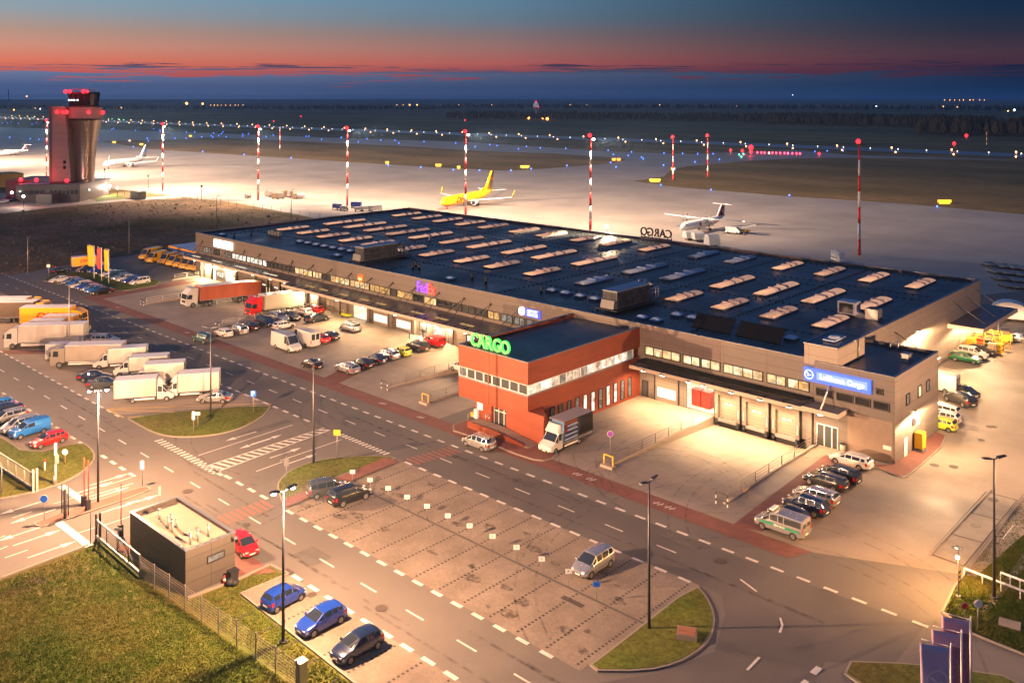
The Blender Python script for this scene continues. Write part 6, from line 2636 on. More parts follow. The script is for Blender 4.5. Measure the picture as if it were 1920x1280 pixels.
def loft_body(name, st, L, wheels, wr, glass_side, ws, rear, mats, clear=.19, head=True, boxy=False):
	"""st: list of (s, zbottom, zbelt, ztop, halfwidth, top halfwidth). Returns dict of mesh data by part"""
	bm = bmesh.new()
	rows = []
	for (s_, zb, zbelt, zt, w, wt) in st:
		x = L / 2 - s_
		green = zt - zbelt > .12
		mid = zb + (zbelt - zb) * .55
		wb = w * .965
		if green:
			p5 = (wt + (.02 if not boxy else .0), zt - (.07 if not boxy else .10))
			p6 = (wt * (.86 if not boxy else .93), zt - .012)
		else:
			p5 = (w * .90, zbelt + (zt - zbelt) * .55)
			p6 = (w * .68, zt)
		half = [(0, zb), (w * .86, zb), (w * .985, zb + .13), (w, mid), (wb, zbelt), p5, p6, (0, zt + .015)]
		ring = [(x, y, z_) for y, z_ in half] + [(x, -y, z_) for y, z_ in half[1:-1][::-1]]
		rows.append([bm.verts.new(v) for v in ring])
	n = len(rows[0])
	grid = {}
	for i in range(len(rows) - 1):
		for j in range(n):
			k = (j + 1) % n
			f = bm.faces.new((rows[i][j], rows[i][k], rows[i + 1][k], rows[i + 1][j]))
			f.material_index = 0
			grid[(i, j)] = f
	f0 = bm.faces.new(rows[0][::-1])
	f1 = bm.faces.new(rows[-1])
	# lower dark sill band
	for i in range(len(rows) - 1):
		for j in (0, 1, n - 1, n - 2):
			grid[(i, j)].material_index = 5
	bmesh.ops.recalc_face_normals(bm, faces=bm.faces[:])
	# j indices: 4 = belt->rail (side glass, right half), 5,6 = roof right, 7,8 = roof left, 9 = side glass left
	groups = []
	for (a, b) in glass_side:
		groups.append(([grid[(i, 4)] for i in range(a, b)], 3))
		groups.append(([grid[(i, n - 5)] for i in range(a, b)], 4))
	groups.append(([grid[(i, j)] for i in ws for j in (5, 6, 7, 8)], 1))
	if rear:
		groups.append(([grid[(i, j)] for i in rear for j in (5, 6, 7, 8)], 2))
	for fs, mi in groups:
		r = bmesh.ops.inset_region(bm, faces=fs, thickness=.045 if mi in (3, 4) else .06, depth=-.006, use_boundary=True, use_even_offset=True)
		for f in fs:
			f.material_index = mi
	if head:
		for (i, mi) in ((1, 6), (len(rows) - 3, 7)):
			if mi == 7 and boxy:
				continue
			for j in (3, n - 4):
				fs = [grid[(i, j)]]
				bmesh.ops.inset_region(bm, faces=fs, thickness=.03, use_boundary=True)
				fs[0].material_index = mi
	me = bpy.data.meshes.new(name)
	bm.to_mesh(me)
	bm.free()
	for m_ in mats:
		me.materials.append(m_)
	# wheel arches
	cut = MB()
	w = max(s_[4] for s_ in st)
	for wx in wheels:
		for sg in (-1, 1):
			cut.tube((wx, sg * (w - .27), wr), (wx, sg * (w + .15), wr), wr + .055, seg=20, mi=5)
	tmp = bpy.data.objects.new('tmp', me)
	COL.objects.link(tmp)
	cme = bpy.data.meshes.new('cut')
	cme.from_pydata([tuple(v) for v in cut.v], [], cut.f)
	for m_ in mats:
		cme.materials.append(m_)
	cme.polygons.foreach_set('material_index', [5] * len(cut.f))
	b2 = bmesh.new()
	b2.from_mesh(cme)
	bmesh.ops.remove_doubles(b2, verts=b2.verts, dist=1e-5)
	bmesh.ops.recalc_face_normals(b2, faces=b2.faces[:])
	b2.to_mesh(cme)
	b2.free()
	co = bpy.data.objects.new('cut', cme)
	COL.objects.link(co)
	md = tmp.modifiers.new('b', 'BOOLEAN')
	md.operation = 'DIFFERENCE'
	md.solver = 'EXACT'
	md.object = co
	dg = bpy.context.evaluated_depsgraph_get()
	res = bpy.data.meshes.new_from_object(tmp.evaluated_get(dg))
	bpy.data.objects.remove(tmp)
	bpy.data.objects.remove(co)
	# split by material group
	out = {}
	src = bmesh.new()
	src.from_mesh(res)
	for key, idx in (('body', (0, 5)), ('windshield', (1,)), ('rear_window', (2,)), ('side_window_r', (3,)), ('side_window_l', (4,)), ('headlight', (6,)), ('taillight', (7,))):
		c = src.copy()
		bmesh.ops.delete(c, geom=[f for f in c.faces if f.material_index not in idx], context='FACES')
		if not c.faces:
			c.free()
			continue
		for f in c.faces:
			f.smooth = True
			if key != 'body':
				f.material_index = 0
			else:
				f.material_index = 1 if f.material_index == 5 else 0
		for e in c.edges:
			if len(e.link_faces) == 2:
				if e.calc_face_angle(0) > R(32) or e.link_faces[0].material_index != e.link_faces[1].material_index:
					e.smooth = False
		if key in ('headlight', 'taillight'):     # one mesh per side
			for sd in (1, -1):
				h = c.copy()
				bmesh.ops.delete(h, geom=[f for f in h.faces if f.calc_center_median().y * sd < 0], context='FACES')
				mm = bpy.data.meshes.new(key)
				h.to_mesh(mm)
				h.free()
				mm.materials.append(M_head if key == 'headlight' else M_tail)
				out[(key, sd)] = mm
		else:
			mm = bpy.data.meshes.new(key.replace('_r', '').replace('_l', '') if key.startswith('side') else key)
			c.to_mesh(mm)
			if key == 'body':
				mm.materials.append(mats[0])
				mm.materials.append(M_trim)
			else:
				mm.materials.append(M_carglass)
			out[key] = mm
		c.free()
	src.free()
	return out


def wheel_meshes(r, w=.21):
	t = MB()
	t.tube((0, -w / 2, 0), (0, w / 2, 0), r, seg=18)
	me1 = t.build('wheel', M_tyre, None)
	rm = MB()
	for sg in (-1, 1):
		rm.tube((0, sg * (w / 2 + .002), 0), (0, sg * (w / 2 + .012), 0), r * .66, r * .60, seg=14)
		for k in range(5):
			a = 2 * math.pi * k / 5
			c, s_ = math.cos(a), math.sin(a)
			rm.add([(r * .16 * c - r * .09 * s_, sg * (w / 2 + .014), r * .16 * s_ + r * .09 * c), (r * .58 * c - r * .07 * s_, sg * (w / 2 + .02), r * .58 * s_ + r * .07 * c),
					(r * .58 * c + r * .07 * s_, sg * (w / 2 + .02), r * .58 * s_ - r * .07 * c), (r * .16 * c + r * .09 * s_, sg * (w / 2 + .014), r * .16 * s_ - r * .09 * c)], [(0, 1, 2, 3), (3, 2, 1, 0)])
	me2 = rm.build('rim', M_rim, None)
	d1, d2 = me1.data, me2.data
	bpy.data.objects.remove(me1)
	bpy.data.objects.remove(me2)
	return d1, d2


WH = {}


def add_wheels(root, xs, halfw, r, w=.21, both=True):
	if (r, w) not in WH:
		WH[(r, w)] = wheel_meshes(r, w)
	d1, d2 = WH[(r, w)]
	for x in xs:
		for sg in (-1, 1):
			o = bpy.data.objects.new('wheel', d1)
			COL.objects.link(o)
			o.parent = root
			o.location = (x, sg * (halfw - w / 2 - .01), r)
			q = bpy.data.objects.new('rim', d2)
			COL.objects.link(q)
			q.parent = o


def small_box(name, mat, parent, *b):
	return MB().box(*b).build(name, mat, parent, world=False)


def hatch(L=4.0, W=1.72, H=1.5, hood=.95, rs=1.75, re=.42, belt=.93, wb=2.5, fo=.78, wr=.31, roofc=0, kind='hatch', rear_up=.0):
	w = W / 2
	wt = w * .74
	st = [(0, .34, .56, .60, w * .66, .5), (.07, .24, .60, .68, w * .86, .5), (.30, .21, .68, .77, w * .965, .5), (.62, .20, belt - .10, belt - .05, w * .99, .5), (hood, .19, belt - .02, belt + .03, w, .5),
		  (rs, .19, belt + .03, H - .03, w, wt), (rs + .75, .19, belt + .05, H, w, wt * 1.02)]
	if kind == 'sedan':
		st += [(L - 1.62, .19, belt + .06, H - .02, w, wt), (L - 1.22, .19, belt + .07, H - .12, w * .995, wt * .95), (L - .72, .2, belt + .03, belt + .10, w * .985, .5), (L - .12, .25, belt - .06, belt + .06, w * .92, .5),
			   (L, .33, belt - .22, belt - .1, w * .76, .5)]
	else:
		st += [(L - .95, .19, belt + .08, H - .015, w, wt), (L - re, .2, belt + .10, H - .08, w * .985, wt * .94), (L - .10, .24, belt + .02, belt + .10, w * .94, .5), (L, .33, belt - .28, belt - .18, w * .80, .5)]
	n = len(st)
	gs = [(4, 5), (5, 6), (6, 7), (7, 8)] if kind != 'sedan' else [(4, 5), (5, 6), (6, 7), (7, 8)]
	rear = [8] if kind == 'sedan' else [8]
	mats = [PAINT['silver']] + [M_carglass] * 4 + [M_trim, M_head, M_tail]
	xs = (L / 2 - fo, L / 2 - fo - wb)
	parts = loft_body('car', st, L, xs, wr, gs, [4], rear, mats)
	return dict(parts=parts, L=L, W=W, H=H, xs=xs, wr=wr, belt=belt, hood=hood, st=st)


TYPES = dict(
	city=hatch(3.6, 1.62, 1.50, .72, 1.45, .36, .92, 2.36, .66, .28),
	hatch=hatch(4.02, 1.72, 1.47, .98, 1.80, .45, .92, 2.5, .78, .31),
	wagon=hatch(4.62, 1.80, 1.48, 1.12, 1.95, .40, .93, 2.68, .88, .32),
	mpv=hatch(4.35, 1.80, 1.66, .85, 1.72, .30, .98, 2.68, .82, .32),
	suv=hatch(4.5, 1.84, 1.70, 1.08, 1.88, .36, 1.06, 2.68, .84, .36),
	sedan=hatch(4.6, 1.80, 1.45, 1.15, 2.0, .4, .93, 2.7, .90, .32, kind='sedan'),
)


def van_type(L=5.9, W=2.02, H=2.55, hood=.85, rs=1.55, belt=1.25, wb=3.6, fo=.95, wr=.34, side=((4, 5),), Hc=None, cab_only=None):
	w = W / 2
	wt = w * .90
	st = [(0, .42, .72, .78, w * .78, .5), (.10, .30, .85, .93, w * .93, .5), (.30, .26, .98, 1.06, w * .97, .5), (.6, .25, belt - .10, belt - .03, w * .99, .5), (hood, .25, belt, belt + .06, w, .5),
		  (rs, .25, belt + .04, H - .14, w, wt * .97), (rs + .85, .25, belt + .06, H, w, wt), (L * .62, .25, belt + .06, H, w, wt), (L - .12, .27, belt + .06, H - .02, w * .995, wt), (L, .40, belt + .04, H - .12, w * .97, wt * .97)]
	if cab_only:
		st = st[:6] + [(cab_only - .02, .3, belt + .05, H, w, wt), (cab_only, .3, belt + .05, H, w, wt)]
	mats = [PAINT['white']] + [M_carglass] * 4 + [M_trim, M_head, M_tail]
	xs = (L / 2 - fo, L / 2 - fo - wb)
	parts = loft_body('van', st, L, xs if not cab_only else xs[:1], wr, [(4, 5), (5, 6)] if not side else [tuple(s_) for s_ in side], [4], None if cab_only else None, mats, boxy=True,
					  head=True)
	return dict(parts=parts, L=L, W=W, H=H, xs=xs, wr=wr, belt=belt, hood=hood, st=st)


TYPES['van'] = van_type(side=((4, 5), (5, 6)))
TYPES['longvan'] = van_type(L=6.3, H=2.7, wb=3.9, side=((4, 5), (5, 6)))
TYPES['minibus'] = van_type(L=4.95, W=1.93, H=1.95, hood=.85, rs=1.65, belt=1.12, wb=3.1, fo=.92, wr=.33, side=((4, 5), (5, 6), (6, 7), (7, 8)))
TYPES['cabtruck'] = van_type(L=7.6, W=2.05, H=2.3, hood=.85, rs=1.5, belt=1.25, wb=4.3, fo=.95, wr=.34, side=((4, 5), (5, 6)), cab_only=2.15)
TYPES['smallvan'] = van_type(L=4.4, W=1.82, H=1.82, hood=.95, rs=1.7, belt=1.10, wb=2.7, fo=.85, wr=.31, side=((4, 5), (5, 6)))


def vehicle(kind, color, x, y, deg, name, label, cat, group=None, z=0.0, pitch=0.0, tail_on=False, plates=True):
	T_ = TYPES[kind]
	t = thing(name, label, cat, (x, y, z), R(deg), group)
	t.rotation_euler = (0, R(pitch), R(deg))
	P_ = PAINT[color]
	for key, me in T_['parts'].items():
		if isinstance(key, tuple):
			nm = key[0]
		else:
			nm = 'side_window' if key.startswith('side') else key
		o = bpy.data.objects.new(nm, me)
		COL.objects.link(o)
		o.parent = t
		if nm == 'body' and len(o.material_slots):
			o.material_slots[0].link = 'OBJECT'
			o.material_slots[0].material = P_
		if nm == 'taillight' and tail_on:
			o.material_slots[0].link = 'OBJECT'
			o.material_slots[0].material = M_tailon
	add_wheels(t, T_['xs'], T_['W'] / 2, T_['wr'])
	L, W = T_['L'], T_['W']
	b = T_['belt']
	for sg in (-1, 1):
		o = MB()
		xx = L / 2 - T_['hood'] - .32
		yy = sg * (W / 2 + .08)
		o.add([(xx, yy - .1, b), (xx + .14, yy - .08, b + .02), (xx + .14, yy + .08, b + .02), (xx, yy + .1, b), (xx, yy - .1, b + .14), (xx + .1, yy - .08, b + .13), (xx + .1, yy + .08, b + .13), (xx, yy + .1, b + .14)],
			  [(0, 3, 2, 1), (4, 5, 6, 7), (0, 1, 5, 4), (1, 2, 6, 5), (2, 3, 7, 6), (3, 0, 4, 7)])
		o.build('mirror', P_ if kind not in ('van', 'longvan', 'minibus', 'cabtruck') else M_trim, t, world=False)
	if kind != 'cabtruck':
		dk = 'trim_' + kind
		if dk not in WH:
			m = MB()
			w = W / 2
			for sg in (-1, 1):
				x0_ = L / 2 - T_['hood']
				for xx in (x0_ - .12, x0_ - 1.22, x0_ - 2.2):
					if xx < -L / 2 + .5:
						continue
					q = [(xx, sg * (w * .99 + .006), .42), (xx + .022, sg * (w * .99 + .006), .42), (xx + .022, sg * (w * .967 + .008), b - .03), (xx, sg * (w * .967 + .008), b - .03)]
					m.add(q, [(0, 1, 2, 3), (3, 2, 1, 0)])
				for xx in (x0_ - 1.12, x0_ - 2.1):
					m.box(xx, xx + .16, sg * (w * .975) - .02, sg * (w * .975) + .02, b - .13, b - .09)
			o = m.build('door_trim', M_trim, None)
			WH[dk] = o.data
			bpy.data.objects.remove(o)
		o = bpy.data.objects.new('door_trim', WH[dk])
		COL.objects.link(o)
		o.parent = t
	small_box('grille', M_trim, t, L / 2 - .05, L / 2 + .012, -W * .24, W * .24, .40, .56)
	small_box('number_plate', M_plate, t, L / 2 + .013, L / 2 + .03, -.26, .26, .40, .51)
	if kind != 'cabtruck':
		small_box('number_plate', M_plate, t, -L / 2 - .02, -L / 2 + .0, -.26, .26, .52, .63)
		if kind in ('van', 'longvan', 'smallvan', 'minibus'):
			for sg in (-1, 1):
				small_box('rear_door_window', M_carglass, t, -L / 2 - .006, -L / 2 + .08, min(sg * .1, sg * .75), max(sg * .1, sg * .75), b + .12, T_['H'] - .38)
				tl = small_box('taillight', M_tailon if tail_on else M_tail, t, -L / 2 - .01, -L / 2 + .1, min(sg * (W / 2 - .2), sg * (W / 2 - .06)), max(sg * (W / 2 - .2), sg * (W / 2 - .06)), .85, b + .15)
		else:
			hi_ = b + .0
			for sg in (-1, 1):
				small_box('taillight', M_tailon if tail_on else M_tail, t, -L / 2 - .0, -L / 2 + .16, min(sg * (W / 2 - .42), sg * (W / 2 - .16)), max(sg * (W / 2 - .42), sg * (W / 2 - .16)), hi_ - .26, hi_ - .10)
	for sg in (-1, 1):
		small_box('headlight', M_head, t, L / 2 - .2, L / 2 - .035, min(sg * (W / 2 - .48), sg * (W / 2 - .20)), max(sg * (W / 2 - .48), sg * (W / 2 - .20)), (b - .32) if kind[-3:] != 'van' else b - .5, (b - .24) if kind[-3:] != 'van' else b - .3)
	return t


HX = {'X+': 0, 'Y+': 90, 'X-': 180, 'Y-': -90}


def car(kind, color, px, py, hd, name, label, d=0, cat='car', group='parked cars', **k):
	x, y = S(px, py)
	a = HX[hd] + d
	return vehicle(kind, color, x, y, a, name, label, cat, group, **k)


C_ = car
# bottom left lot
C_('city', 'blue', 532, 1131, 'Y+', 'parked_car', 'bright blue small hatchback nearest the gatehouse, rear towards the lawn', 4)
C_('hatch', 'blue', 602, 1174, 'Y-', 'parked_car', 'blue hatchback with a frosted windscreen between a blue and a black hatchback', 0)
C_('hatch', 'navy', 670, 1223, 'Y-', 'parked_car', 'near-black hatchback, lowest parked car at the bottom edge', 0)
# central parking
C_('mpv', 'grey', 614, 926, 'Y+', 'parked_car', 'grey people carrier against the grass island, beside a black off-roader', -20)
C_('suv', 'black', 655, 939, 'Y+', 'parked_car', 'black off-road car beside the grey people carrier', -5)
C_('mpv', 'silver', 1112, 1067, 'Y-', 'parked_car', 'silver people carrier alone among the white bay signs', 0)
C_('mpv', 'silver', 898, 838, 'X-', 'parked_car', 'silver people carrier parked by the red block entrance ramp', 0)
C_('city', 'red', 457, 1033, 'X+', 'parked_car', 'red small car beside the gatehouse', -6)
# upper left rows (flag island)
rowA = [(113, 530, 'sedan', 'white', 'white saloon at the left end of the front row below the flag island'), (134, 533, 'hatch', 'silver', 'silver hatchback, second in the front row below the flag island'),
		(142, 536.5, 'hatch', 'skyblue', 'light blue hatchback, third in the front row below the flag island'), (151, 540, 'wagon', 'white', 'white estate, fourth in the front row below the flag island'),
		(160, 543, 'hatch', 'blue', 'bright blue hatchback in the middle of the front row below the flag island'), (170, 546, 'hatch', 'silver', 'silver hatchback, third from the right of the front row by the flag island'),
		(178, 549, 'hatch', 'skyblue', 'pale blue hatchback left of the black saloon at the row end'), (191, 552, 'sedan', 'black', 'black saloon at the right end of the front row below the flag island')]
for a in rowA:
	C_(a[2], a[3], a[0], a[1] - 1, 'Y-', 'parked_car', a[4])
rowB = [(163, 511, 'suv', 'navy', 'dark car half hidden behind the yellow truck'), (182, 512, 'mpv', 'blue', 'bright blue car left in the rear row behind the flag poles'), (193, 515, 'hatch', 'navy', 'dark blue car second in the rear row behind the flags'),
		(205, 519, 'hatch', 'white', 'white hatchback third in the rear row behind the flags'), (217, 522, 'mpv', 'teal', 'dark teal people carrier in the middle of the rear row behind the flags'),
		(226, 525, 'hatch', 'silver', 'silver-blue hatchback fourth from the right in the rear row'), (235, 528, 'hatch', 'white', 'white hatchback third from the right in the rear row'),
		(247, 531, 'hatch', 'blue', 'dark blue car beside the white people carrier at the row end'), (262, 534, 'mpv', 'white', 'white boxy people carrier at the right end of the rear row')]
for a in rowB:
	C_(a[2], a[3], a[0], a[1] - 1, 'Y-', 'parked_car', a[4])
C_('sedan', 'black', 112, 512, 'Y+', 'passing_car', 'black saloon on the road behind the left tip of the flag island', 4, group='moving cars')
# left edge lot
for px, py, k, c, lb in ((91, 833, 'hatch', 'red', 'red hatchback at the right end of the left lot by the lawn'), (55, 815, 'smallvan', 'skyblue', 'bright blue boxy small van beside the red hatchback'),
						 (37, 806, 'mpv', 'silver', 'silver people carrier left of the bright blue boxy van'), (14, 790, 'wagon', 'silver', 'silver estate cut off by the left edge'), (6, 777, 'sedan', 'navy', 'dark blue saloon behind the silver estate at the left edge'),
						 (-6, 769, 'hatch', 'skyblue', 'light blue car farthest back at the left edge')):
	C_(k, c, px, py, 'Y-', 'parked_car', lb, 3)
# truck park cars
C_('sedan', 'navy', 177, 713, 'Y+', 'parked_car', 'dark blue saloon between the grey truck and the white box truck', -40)
C_('sedan', 'grey', 194, 726, 'Y+', 'parked_car', 'dark grey saloon half hidden behind the nearest white box truck', -40)
C_('sedan', 'silver', 403, 753, 'Y-', 'parked_car', 'silver coupe at the right end of the truck park', -46)
C_('suv', 'white', 197, 645, 'Y+', 'passing_car', 'white off-road car with headlights behind the grey truck', -45, group='moving cars')
# middle lot
mid = [(381, 641, 'mpv', 'teal', 'X-', 5, 'teal green car leaving at the left of the middle lot'), (419, 630, 'hatch', 'white', 'X-', 0, 'white hatchback, first of three by the ramp strip'), (447, 625, 'mpv', 'silver', 'X-', 0, 'silver people carrier, second of three by the ramp strip'),
	   (469, 618, 'hatch', 'black', 'X-', 0, 'black hatchback, third of three by the ramp strip'), (499, 610, 'suv', 'navy', 'X+', 0, 'dark blue off-roader left of the white car in the middle lot'),
	   (523, 602, 'suv', 'silver', 'X+', 0, 'silver-white off-roader behind the white hatchback'), (532, 616, 'hatch', 'white', 'Y+', 0, 'white hatchback standing crosswise in the middle lot'),
	   (545, 598, 'sedan', 'grey', 'X+', 0, 'dark grey saloon next to the white and blue car'), (569, 591, 'hatch', 'white', 'X-', 0, 'white and blue hatchback by the red car near the docks'), (591, 586, 'hatch', 'red', 'X-', 0, 'red hatchback near the dock corner'),
	   (594, 602, 'wagon', 'darkgrey', 'Y+', 0, 'dark estate standing crosswise near the red hatchback'), (657, 620, 'mpv', 'silver', 'X-', 0, 'silver people carrier alone in front of the bright open gate'),
	   (585, 690, 'hatch', 'black', 'X-', 0, 'black hatchback on the red cycle strip'), (618, 636, 'hatch', 'darkgrey', 'X-', 0, 'dark hatchback right of the red tail-lit car'),
	   (651, 697, 'wagon', 'silver', 'X-', 0, 'silver estate, nearest in the slanting row before the red block'), (680, 688, 'hatch', 'black', 'X-', 0, 'black hatchback, second in the slanting row before the red block'),
	   (705, 680, 'hatch', 'navy', 'X-', 0, 'dark blue hatchback, third in the slanting row before the red block'), (726, 671, 'wagon', 'silver', 'X-', 0, 'silver estate next to the yellow-green car'),
	   (753, 666, 'city', 'lime', 'X-', 0, 'yellow-green small car in the slanting row'), (783, 656, 'suv', 'darkgrey', 'X-', 0, 'dark off-roader beside the red van'), (868, 696, 'mpv', 'white', 'X-', 0, 'white car half hidden behind the red block')]
for px, py, k, c, hd, dd, lb in mid:
	C_(k, c, px, py, hd, 'parked_car', lb, dd)
C_('hatch', 'red', 600, 641, 'X-', 'parked_car', 'red hatchback with glowing tail lights right of the white vans', 0, tail_on=True)
C_('smallvan', 'red', 812, 648, 'X-', 'delivery_van', 'red small delivery van by the lamp-lit wall', 0, cat='van', group='vans')
C_('longvan', 'white', 537, 655, 'X+', 'delivery_van', 'white long high-roof van, nearest in the middle lot', 0, cat='van', group='vans')
C_('longvan', 'white', 571, 646, 'X-', 'delivery_van', 'white high-roof van parked tail out beside the nearest white van', 0, cat='van', group='vans')
# right lot
right = [(1479, 975, 'hatch', 'black', 'black hatchback beside the white-green patrol van'), (1511, 958, 'suv', 'navy', 'shiny dark blue off-roader, third from the near end of the right row'), (1531, 939, 'wagon', 'silver', 'silver estate in the middle of the right row'),
		 (1548, 911, 'wagon', 'darkgrey', 'dark grey estate, third from the far end of the right row'), (1573, 900, 'suv', 'black', 'black off-roader next to the white estate'),
		 (1596, 872, 'wagon', 'white', 'white estate nearest the annex wall')]
for px, py, k, c, lb in right:
	C_(k, c, px, py, 'X-', 'parked_car', lb, -2)
pv_ = C_('minibus', 'silver', 1466, 996, 'X-', 'patrol_van', 'silver-white patrol van with a green side stripe, at the near end of the row', 0, cat='van', group='vans')
m = MB()
for sg in (-1, 1):
	m.box(-2.2, 1.75, min(sg * .962, sg * .972), max(sg * .962, sg * .972), .78, .98)
m.build('green_stripe', pbr('stripe_green', (.01, .24, .13), rough=.4), pv_, world=False)
for sg in (-1, 1):
	text_mesh('IZBA CELNA', .2, M_wl, 'lettering', pv_, (-.2, sg * .976, .88), (R(90), 0, 0 if sg < 0 else R(180)), .002, .004)
m = MB()
m.box(1.0 - .35, 1.0 + .0, -.55, .55, 1.97, 2.1)
m.build('light_bar', M_white_m, pv_, world=False)
# behind the annex
for px, py, k, c, hd, lb in ((1810, 678, 'wagon', 'green', 'X+', 'green estate by the yellow cage behind the warehouse corner'), (1824, 670, 'suv', 'white', 'X+', 'white off-roader behind the green estate'),
							 (1840, 663, 'hatch', 'black', 'X+', 'dark hatchback nearest the yellow cage'), (1806, 741, 'sedan', 'black', 'X-', 'black saloon, farthest visible behind the annex corner'), (1800, 757, 'suv', 'darkgrey', 'X-', 'dark off-roader second behind the annex corner'),
							 (1765, 777, 'wagon', 'white', 'X-', 'white estate half hidden by the annex wall, farther one'), (1769, 790, 'hatch', 'white', 'X-', 'white hatchback half hidden by the annex wall, nearer one'),
							 (1762, 803, 'hatch', 'lime', 'X-', 'yellow-green hatchback half hidden by the annex wall')):
	C_(k, c, px, py, hd, 'parked_car', lb, -28 if px in (1806, 1800) else 0)
C_('longvan', 'white', 1752, 730, 'X-', 'delivery_van', 'brightly lit white van behind the annex', 0, cat='van', group='vans')
C_('sedan', 'silver', 1905, 640, 'X-', 'passing_car', 'silver saloon at the right edge by the yellow cage', 0, group='moving cars')
# cars by the control tower
for px, py, k, c, lb in ((14, 374, 'hatch', 'maroon', 'dark red car in the car park by the control tower'), (23, 379, 'sedan', 'black', 'black car in the car park by the control tower'), (6, 381, 'hatch', 'white', 'white car in the car park at the left edge by the control tower'),
						 (186, 362, 'hatch', 'white', 'white car on the lawn edge right of the control tower, nearer'), (181, 358, 'hatch', 'silver', 'silver car right of the control tower building, farther')):
	C_(k, c, px, py, 'Y-', 'parked_car', lb)
# yellow vans at the left end
for i, (px, py) in enumerate(((264, 489), (276, 495), (300, 497.5), (315, 501), (327, 504), (340, 507), (352, 509.5), (363, 511))):
	fx, fy = S(px + 3, py)
	hv = ('longvan', 'van')[i % 2 if i < 2 else 1]
	L = TYPES[hv]['L']
	ds = ['leftmost of the yellow vans, below the small shelter', 'second from the left of the yellow vans, taller', 'third from the left of the yellow vans', 'fourth from the left of the yellow vans', 'fourth from the right of the yellow vans',
		  'third from the right of the yellow vans', 'second from the right of the yellow vans', 'rightmost of the yellow vans, against the warehouse corner'][i]
	t = vehicle(hv, 'yellow', fx - .9 - .34 * L / 2, fy + .94 * L / 2, -70, 'delivery_van', 'yellow delivery van, ' + ds, 'van', 'yellow delivery vans')
	if i in (0, 1, 2, 3):
		for sg in (1,):
			text_mesh('DHL', .5, PAINT['red'], 'lettering', t, (-1.2, sg * (TYPES[hv]['W'] / 2 + .01), 1.0), (R(90), 0, R(180)), .004, .02, shear=.3, sx=1.5)

# ------------------------------------------------------------ trucks
M_tarp = mixed('orange_tarpaulin', (.40, .095, .045), (.30, .07, .035), scale=.8, rough=.55, stretch=(1, 1, .15))
M_boxw = mixed('truck_panel_white', (.50, .475, .45), (.36, .335, .31), scale=.5, rough=.45, stretch=(1, 1, .3))
M_boxg = mixed('box_grey', (.27, .24, .21), (.22, .195, .172), scale=.5, rough=.5)
M_boxy = pbr('box_yellow', (.80, .36, .008), rough=.45)
M_boxroof = pbr('box_roof', (.60, .62, .66), rough=.4)
M_darkbox = mixed('dark_tarpaulin', (.06, .045, .035), (.09, .065, .045), scale=.6, rough=.6)
M_chassis = pbr('chassis', (.025, .025, .028), rough=.6)


def cargo_box(t, x0, x1, W, z0, z1, side, roof=M_boxroof, text=None, tm=None, tsize=1.0, tsides=(-1, 1), edge=M_steel, tsx=1.6):
	m = MB()
	m.box(x0, x1, -W / 2, W / 2, z0, z1)
	b = m.build('cargo_box', side, t, world=False)
	m = MB()
	m.box(x0 - .01, x1 + .01, -W / 2 - .015, W / 2 + .015, z1, z1 + .05)
	m.build('box_roof', roof, b, world=False)
	m = MB()
	for sg in (-1, 1):
		for xx in (x0, x1 - .07):
			m.box(xx - .006, xx + .076, sg * W / 2 - .02, sg * W / 2 + .02, z0, z1)
		m.box(x0, x1, sg * W / 2 - .025, sg * W / 2 + .025, z0 - .06, z0 + .05)
	for yy in (-W / 2 + .1, 0, W / 2 - .1):
		m.box(x0 - .03, x0 - .001, yy - .02, yy + .02, z0 + .1, z1 - .1)
	m.build('box_frame', edge, b, world=False)
	if text:
		for sg in tsides:
			text_mesh(text, tsize, tm, 'lettering', b, ((x0 + x1) / 2 + .4, sg * (W / 2 + .012), (z0 + z1) / 2), (R(90), 0, 0 if sg < 0 else R(180)), .004, .04, shear=.35, sx=tsx)
	for sg in (-1, 1):
		small_box('taillight', M_tail, t, x0 - .05, x0 - .0, min(sg * (W / 2 - .3), sg * (W / 2 - .05)), max(sg * (W / 2 - .3), sg * (W / 2 - .05)), z0 - .22, z0 - .08)
	return b


def box_truck(x, y, deg, label, L=7.6, bw=2.3, bh=2.35, side=M_boxw, roof=M_boxroof, color='white', text=None, tm=None, defl=True, name='box_truck', z=0, group='box trucks', edge=M_steel, open_side=False):
	t = vehicle('cabtruck', color, x, y, deg, name, label, 'truck', group, z)
	K = TYPES['cabtruck']
	xf = K['L'] / 2
	if defl:
		m = MB()
		m.add([(xf - 1.2, -.85, 2.28), (xf - 2.1, -1.0, 2.28), (xf - 2.1, 1.0, 2.28), (xf - 1.2, .85, 2.28), (xf - 1.75, -.8, 3.0), (xf - 2.1, -1.0, 3.15), (xf - 2.1, 1.0, 3.15), (xf - 1.75, .8, 3.0)],
			  [(4, 5, 6, 7), (0, 1, 5, 4), (1, 2, 6, 5), (2, 3, 7, 6), (3, 0, 4, 7)], 0, True)
		m.build('roof_deflector', PAINT[color], t, world=False)
	m = MB()
	m.box(-xf + .1, xf - 2.1, -.5, .5, .55, .82)
	m.box(-xf + 1.4, -xf + 1.9 + 1.5, -.95, .95, .6, .7)
	m.build('chassis', M_chassis, t, world=False)
	m = MB()
	for sg in (-1, 1):
		m.box(-xf + 2.6, xf - 2.5, min(sg * 1.0, sg * 1.05), max(sg * 1.0, sg * 1.05), .45, .65)
	m.build('side_guard', M_white_m, t, world=False)
	if not open_side:
		cargo_box(t, -xf, xf - 2.25, bw, .9, .9 + bh, side, roof, text, tm, .95, edge=edge)
	return t


